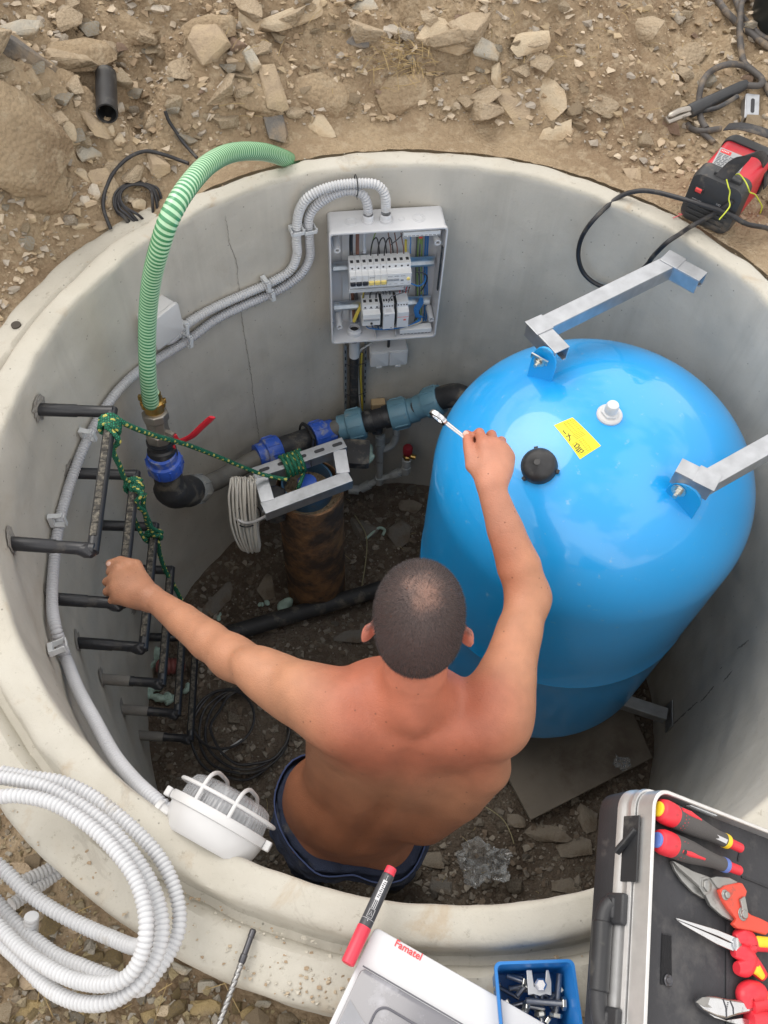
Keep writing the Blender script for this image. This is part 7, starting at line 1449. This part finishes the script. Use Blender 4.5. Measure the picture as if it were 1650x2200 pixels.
sw = fpl(1502, 408); G().box(sw, (.022, .008, .016), wx, wy, UZ).build('switch_frame', m_blackp, wd_, bev=.001); G().box(sw - wy*.003 + UZ*.002, (.016, .010, .010), wx, unit(wy + UZ*.2), unit(UZ - wy*.2)).build('power_switch', m_redpl, wd_, bev=.001)
text('POWER', .0075, fpl(1486, 428), wx, UZ, m_silk, wd_); text('1X2', .0075, fpl(1537, 440), wx, UZ, m_silk, wd_)
for k in range(4): a = fpl(1480 - k*4.5, 452 + k*15); G().bar(A(*(wc + wx*(-WW*.40) + UZ*(-.006 - k*.014) - wy*(WLn/2+.019))), A(*(wc + wx*WW*.40 + UZ*(-.006 - k*.014) - wy*(WLn/2+.019))), .004, .009).build('vent_slat', m_wblk, wd_, bev=.001)
tp = lambda u, v, h=.0: pla(u, v, T0 + UZ*(h+.0005), UZ)
m_plate = mt('rating_plate', (.42, .43, .44), .5, .2, var=.1); g = G(); PC = [tp(1532, 312, .0006), tp(1602, 331, .0006), tp(1570, 376, .0006), tp(1524, 362, .0006)]; pu = tp(1549, 315); 
g.add([tp(1549, 316, .0006), tp(1608, 340, .0006), tp(1580, 385, .0006), tp(1524, 361, .0006)], [(3, 2, 1, 0)]); g.build('rating_plate', m_plate, wd_, smooth=False)
pA, pB, pD = tp(1549, 316, .001), tp(1608, 340, .001), tp(1524, 361, .001); pxx, pyy = pB-pA, pD-pA
G().add([pA+pxx*.05+pyy*.05+UZ*.0004, pA+pxx*.42+pyy*.05+UZ*.0004, pA+pxx*.42+pyy*.2+UZ*.0004, pA+pxx*.05+pyy*.2+UZ*.0004], [(3, 2, 1, 0)]).build('plate_logo', m_redpl, wd_, smooth=False)
g = G()
for k in range(11):
    s_ = .27 + k*.065; r2 = np.random.RandomState(k); x0 = .05
    while x0 < .92: L3 = r2.uniform(.05, .2); g.tube([pA+pxx*x0+pyy*s_+UZ*.0005, pA+pxx*min(.95, x0+L3)+pyy*s_+UZ*.0005], .0010, 4); x0 += L3+.05
g.build('plate_print', m_print, wd_)
gq = G(); [gq.box(pA + pxx*(.10 + .055*k) + pyy*.12 + UZ*.0008, (.0022, .005, .0004), wx, wy, UZ) for k in range(5)]; gq.build('worn_logo_print', m_silk, wd_)
G().box(wc + UZ*(WH/2+.008) - wy*(WLn/2-.01) + wx*.01, (.07, .02, .012), wx, wy, UZ).build('strap_anchor', m_wblk, wd_, bev=.003)
m_web = mt('webbing', (.05, .05, .055), .8, 0, var=.2, bump=.4, bs=900, dirt=((.15, .13, .11), .4, 20))
def ribbon3(P_, w_, side, name, mat, par):
    Q_ = smooth_path(P_, 8); g = G(); V = []; S_ = smooth_path(side, 8) if len(side) > 1 else np.tile(side[0], (len(Q_), 1))
    for p, s_ in zip(Q_, S_): V += [p - unit(s_)*w_/2, p + unit(s_)*w_/2]
    T_ = [(2*k, 2*k+1, 2*k+3, 2*k+2) for k in range(len(Q_)-1)]; o = g.add(V, T_).build(name, mat, par); so_ = o.modifiers.new('thick', 'SOLIDIFY'); so_.thickness = .0022; return o
ribbon3([at(1551, 384, .145), at(1567, 366, .165), at(1590, 345, .195), at(1612, 330, .205), at(1636, 335, .165), at(1646, 362, .10), at(1645, 400, .04)], .036, [wx, wx, unit(wx+wy*.5), unit(wx*.4+wy), wy, wy, wy], 'shoulder_strap', m_web, wd_)
ribbon3([at(1560, 274, .15), at(1590, 272, .165), at(1625, 280, .17), at(1660, 292, .16)], .036, [wy], 'rear_strap', m_web, wd_)
# yellow green wires
m_yg = mt('yellow_green_wire', (.55, .62, .05), .45)
zw = .20; thread([at(1561, 386, .15), at(1565, 402, .15), at(1568, 412, .14), at(1566, 428, .125), at(1568, 441, .115), at(1562, 452, .11), at(1545, 472, .09)], .0016, m_yg, 'wire', 'yellow green wire hanging over the front of the welding machine', 'wire')
thread([at(1578, 377, .135), at(1588, 374, .145), at(1600, 388, .14), at(1607, 402, .14), at(1611, 413, .12), at(1622, 418, .10), at(1632, 433, .07), at(1637, 445, .05), at(1633, 458, .03)], .0016, m_yg, 'wire', 'yellow green wire hanging down the right side of the welding machine', 'wire')
# cables and electrode holder
m_wcab = mt('dusty_cable', (.085, .078, .075), .65, 0, var=.15, bump=.2, bs=200, dirt=((.22, .17, .12), .55, 22))
def gcab(pts, R, name, label, mat=m_wcab, up=None, cat='cable'): return tag(G().tube(smooth_path([gr(u, v, (up or R)) if len(q) == 0 else gr(u, v, q[0]) for u, v, *q in pts], 7), R, 12).build(name, mat), label, cat)
gcab([(1532, -8), (1553, 27), (1577, 52), (1607, 76), (1650, 109), (1690, 130)], .0095, 'welding_cable', 'dusty welding cable running down from the top edge past the black bucket')
gcab([(1572, -10), (1587, 30), (1592, 42), (1626, 78), (1650, 92), (1690, 105)], .0085, 'welding_cable', 'second dusty cable closest to the black bucket')
gcab([(1625, -2, .02), (1601, 10, .02), (1587, 24, .025), (1582, 60, .03), (1584, 97, .02), (1595, 139), (1614, 170, .02), (1638, 200, .02), (1660, 225)], .0090, 'welding_cable', 'dusty cable curving down behind the electrode holder')
hA, hB = gr(1472, 262, .03), gr(1590, 214, .045); ax = unit(hB-hA); eh = thing('electrode_holder', hA, 'dark electrode holder with metal jaws lying on the sand', 'electrode holder')
G().tube([hA, hA+ax*.003, mid(hA, hB, .1), mid(hA, hB, .5), mid(hA, hB, .9), hB], [.015, .018, .0185, .016, .0145, .012], 16).build('grip', m_wblk, eh)
jA = gr(1424, 276, .022); jx = unit(hA - jA); jn = np.cross(UZ, jx)
G().tube(smooth_path([jA, jA + jx*.01, mid(jA, hA, .6), hA], 4), [.006, .011]+[.0135]*11, 14, flat=.6).build('lower_jaw', m_nick, eh)
G().tube(smooth_path([jA + UZ*.012 + jx*.004, mid(jA, hA, .5) + UZ*.016, hA + UZ*.01], 4), [.004]+[.009]*8, 12, flat=.7).build('upper_jaw', m_nick, eh)
G().tube(smooth_path([mid(hA, hB, .18) - jn*.006 + UZ*-.01, mid(hA, hB, .4) - jn*.032, mid(hA, hB, .75) - jn*.026], 5), .0065, 10).build('release_lever', m_wblk, eh); G().lathe([(.005, 0), (.005, .004)], mid(jA, hA, .7) - jn*.013, -jn, 12).build('rivet', m_nick, eh)
tag(G().tube(smooth_path([hB - ax*.006, gr(1617, 214, .04), gr(1626, 200, .035), gr(1620, 184, .03), gr(1595, 167, .03), gr(1565, 164, .035), gr(1535, 170, .035), gr(1511, 183, .03), gr(1499, 206, .03), gr(1496, 232, .02), gr(1502, 262, .012), gr(1515, 285, .011)], 7), .0085, 12).build('welding_cable', m_wcab), 'cable looping from the tail of the electrode holder round over the sand', 'cable')
gcab([(1474, 272), (1484, 282), (1500, 287), (1520, 286), (1545, 282)], .0080, 'welding_cable', 'reddish dusty cable passing under the jaws of the electrode holder')
gcab([(1505, 290), (1518, 300), (1532, 312)], .0075, 'welding_cable', 'short bit of cable leading down to the welding machine')
q_ = gr(1607, 250, .03); bo = thing('perforated_offcut', q_, 'short slotted piece of galvanised channel behind the welding machine', 'channel piece'); bx3 = unit(A(1, -.1, 0)); by3 = unit(A(.1, 1, .35)); G().box(q_, (.036, .075, .004), bx3, by3, np.cross(bx3, by3)).build('channel_face', m_galv, bo, bev=.001); G().rbox(q_ + np.cross(bx3, by3)*.0024, (.010, .045, .0008), .0049, bx3, by3, np.cross(bx3, by3)).build('slot', m_hole2, bo); G().box(q_ - bx3*.019 - UZ*.012, (.004, .075, .03), bx3, by3, np.cross(bx3, by3)).build('channel_side', m_galv, bo, bev=.001)
bk_ = gr(1665, 60, 0); m_bkt = mt('bucket_black', (.022, .026, .026), .4, 0, var=.1, dirt=((.10, .10, .09), .2, 30)); bkx = bk_ + A(.06, .04, 0)
bu = thing('bucket', bkx, 'black plastic bucket cut off by the top right corner', 'bucket'); G().lathe([(.115, 0), (.120, .01), (.150, .26), (.156, .262), (.156, .275), (.148, .275), (.145, .262), (.115, .015), (.001, .015)], bkx - UZ*.01, UZ, 48).build('bucket_shell', m_bkt, bu)
# cable over the rim
tag(G().tube(smooth_path([gr(1700, 545, .012), gr(1650, 508, .02), at(1604, 481, .05), at(1559, 456, .07), at(1505, 439, .075), at(1450, 423, .06), at(1405, 412, .045), at(1367, 411, .03), at(1326, 426, .0), wal(1274, 474, .86), wal(1248, 515, .865), wal(1243, 556, .865), wal(1258, 592, .87), wal(1295, 616, .875), wal(1340, 615, .875), wal(1387, 572, .865), wal(1403, 551, .86), at(1432, 522, .0), at(1460, 503, .012), at(1487, 485, .014), at(1532, 460, .05), at(1556, 446, .08), at(1575, 432, .10)], 8), .0062, 12).build('mains_cable', m_blk), 'black cable from the welding machine looping over the rim and down the inside wall', 'cable')
# left: pipe offcut and cables
pa, pb = gr(232, 178, .022), gr(236, 268, .030); tag(G().pipe(pa, pb, .0265, .0225, 28).build('pipe_offcut', m_blackp), 'short offcut of black plastic pipe lying on the bank at the left', 'pipe offcut')
gcab([(360, 266, .035), (368, 284, .03), (382, 305, .03), (400, 334, .035), (428, 368, .04)], .0045, 'cable', 'straight black cable end sticking up behind the green hose', m_blk)
gcab([(410, 380, .04), (385, 364, .03), (356, 354, .03), (318, 347, .03), (280, 358, .025), (249, 384, .02), (232, 412, .015), (226, 445, .02), (230, 476, .03), (242, 506, .02)], .0048, 'cable', 'wide black cable loop on the stones outside the rim at the left', m_blk)
P_ = []
for k in range(5*12):
    t_ = 2*pi*k/12; rr_ = 1.04 - .085*(k/12) + .02*sin(k*1.7); p_ = gr(298 + 50*rr_*cos(t_) + 2*sin(k*.9), 446 - 44*rr_*sin(t_), .012 + .004*(k/12)); rr2_ = math.hypot(p_[0], p_[1]); p_[2] -= .09*float(ss(1.03, 1.0, rr2_)); P_.append(p_)
tag(G().tube(smooth_path(P_, 4), .0038, 8).build('cable_coil', m_blk), 'small tight coil of black cable on the stones outside the rim at the left', 'cable coil')
# dry grass and straw
m_gr = mt('dry_grass', (.42, .31, .15), .8, var=.25); g = G(); r2 = np.random.RandomState(12)
for k in range(90):
    u, v = r2.normal(868, 32), r2.normal(128, 26); a = gr(u, v, 0); d_ = unit(A(r2.normal(0, .8), r2.normal(-.3, .6), r2.uniform(.1, .7)))*r2.uniform(.03, .11); g.tube(smooth_path([a, a + d_*.5, a + d_ - A(0, 0, r2.uniform(0, .03)) + r2.normal(0, .012, 3)], 4), .0008, 4)
for k in range(110):
    u, v = r2.uniform(380, 1500), r2.uniform(0, 400); a = gr(u, v, .003)
    if math.hypot(a[0], a[1]) < 1.1: continue
    d_ = unit(A(r2.normal(0, 1), r2.normal(0, 1), r2.uniform(-.1, .35)))*r2.uniform(.02, .07); g.tube(smooth_path([a, a + d_*.5 + A(0, 0, .004), a + d_], 3), .0007, 4)
for k in range(45):
    u, v = r2.uniform(0, 640), r2.uniform(1960, 2200); a = gr(u, v, .004)
    if math.hypot(a[0], a[1]) < 1.09: continue
    d_ = unit(A(r2.normal(0, 1), r2.normal(0, 1), r2.uniform(-.1, .3)))*r2.uniform(.02, .08); g.tube(smooth_path([a, a + d_*.5 + A(0, 0, .004), a + d_], 3), .0008, 4)
tag(g.build('dry_grass', m_gr), 'dry grass tuft and loose straws on the bank and gravel', kind='stuff')
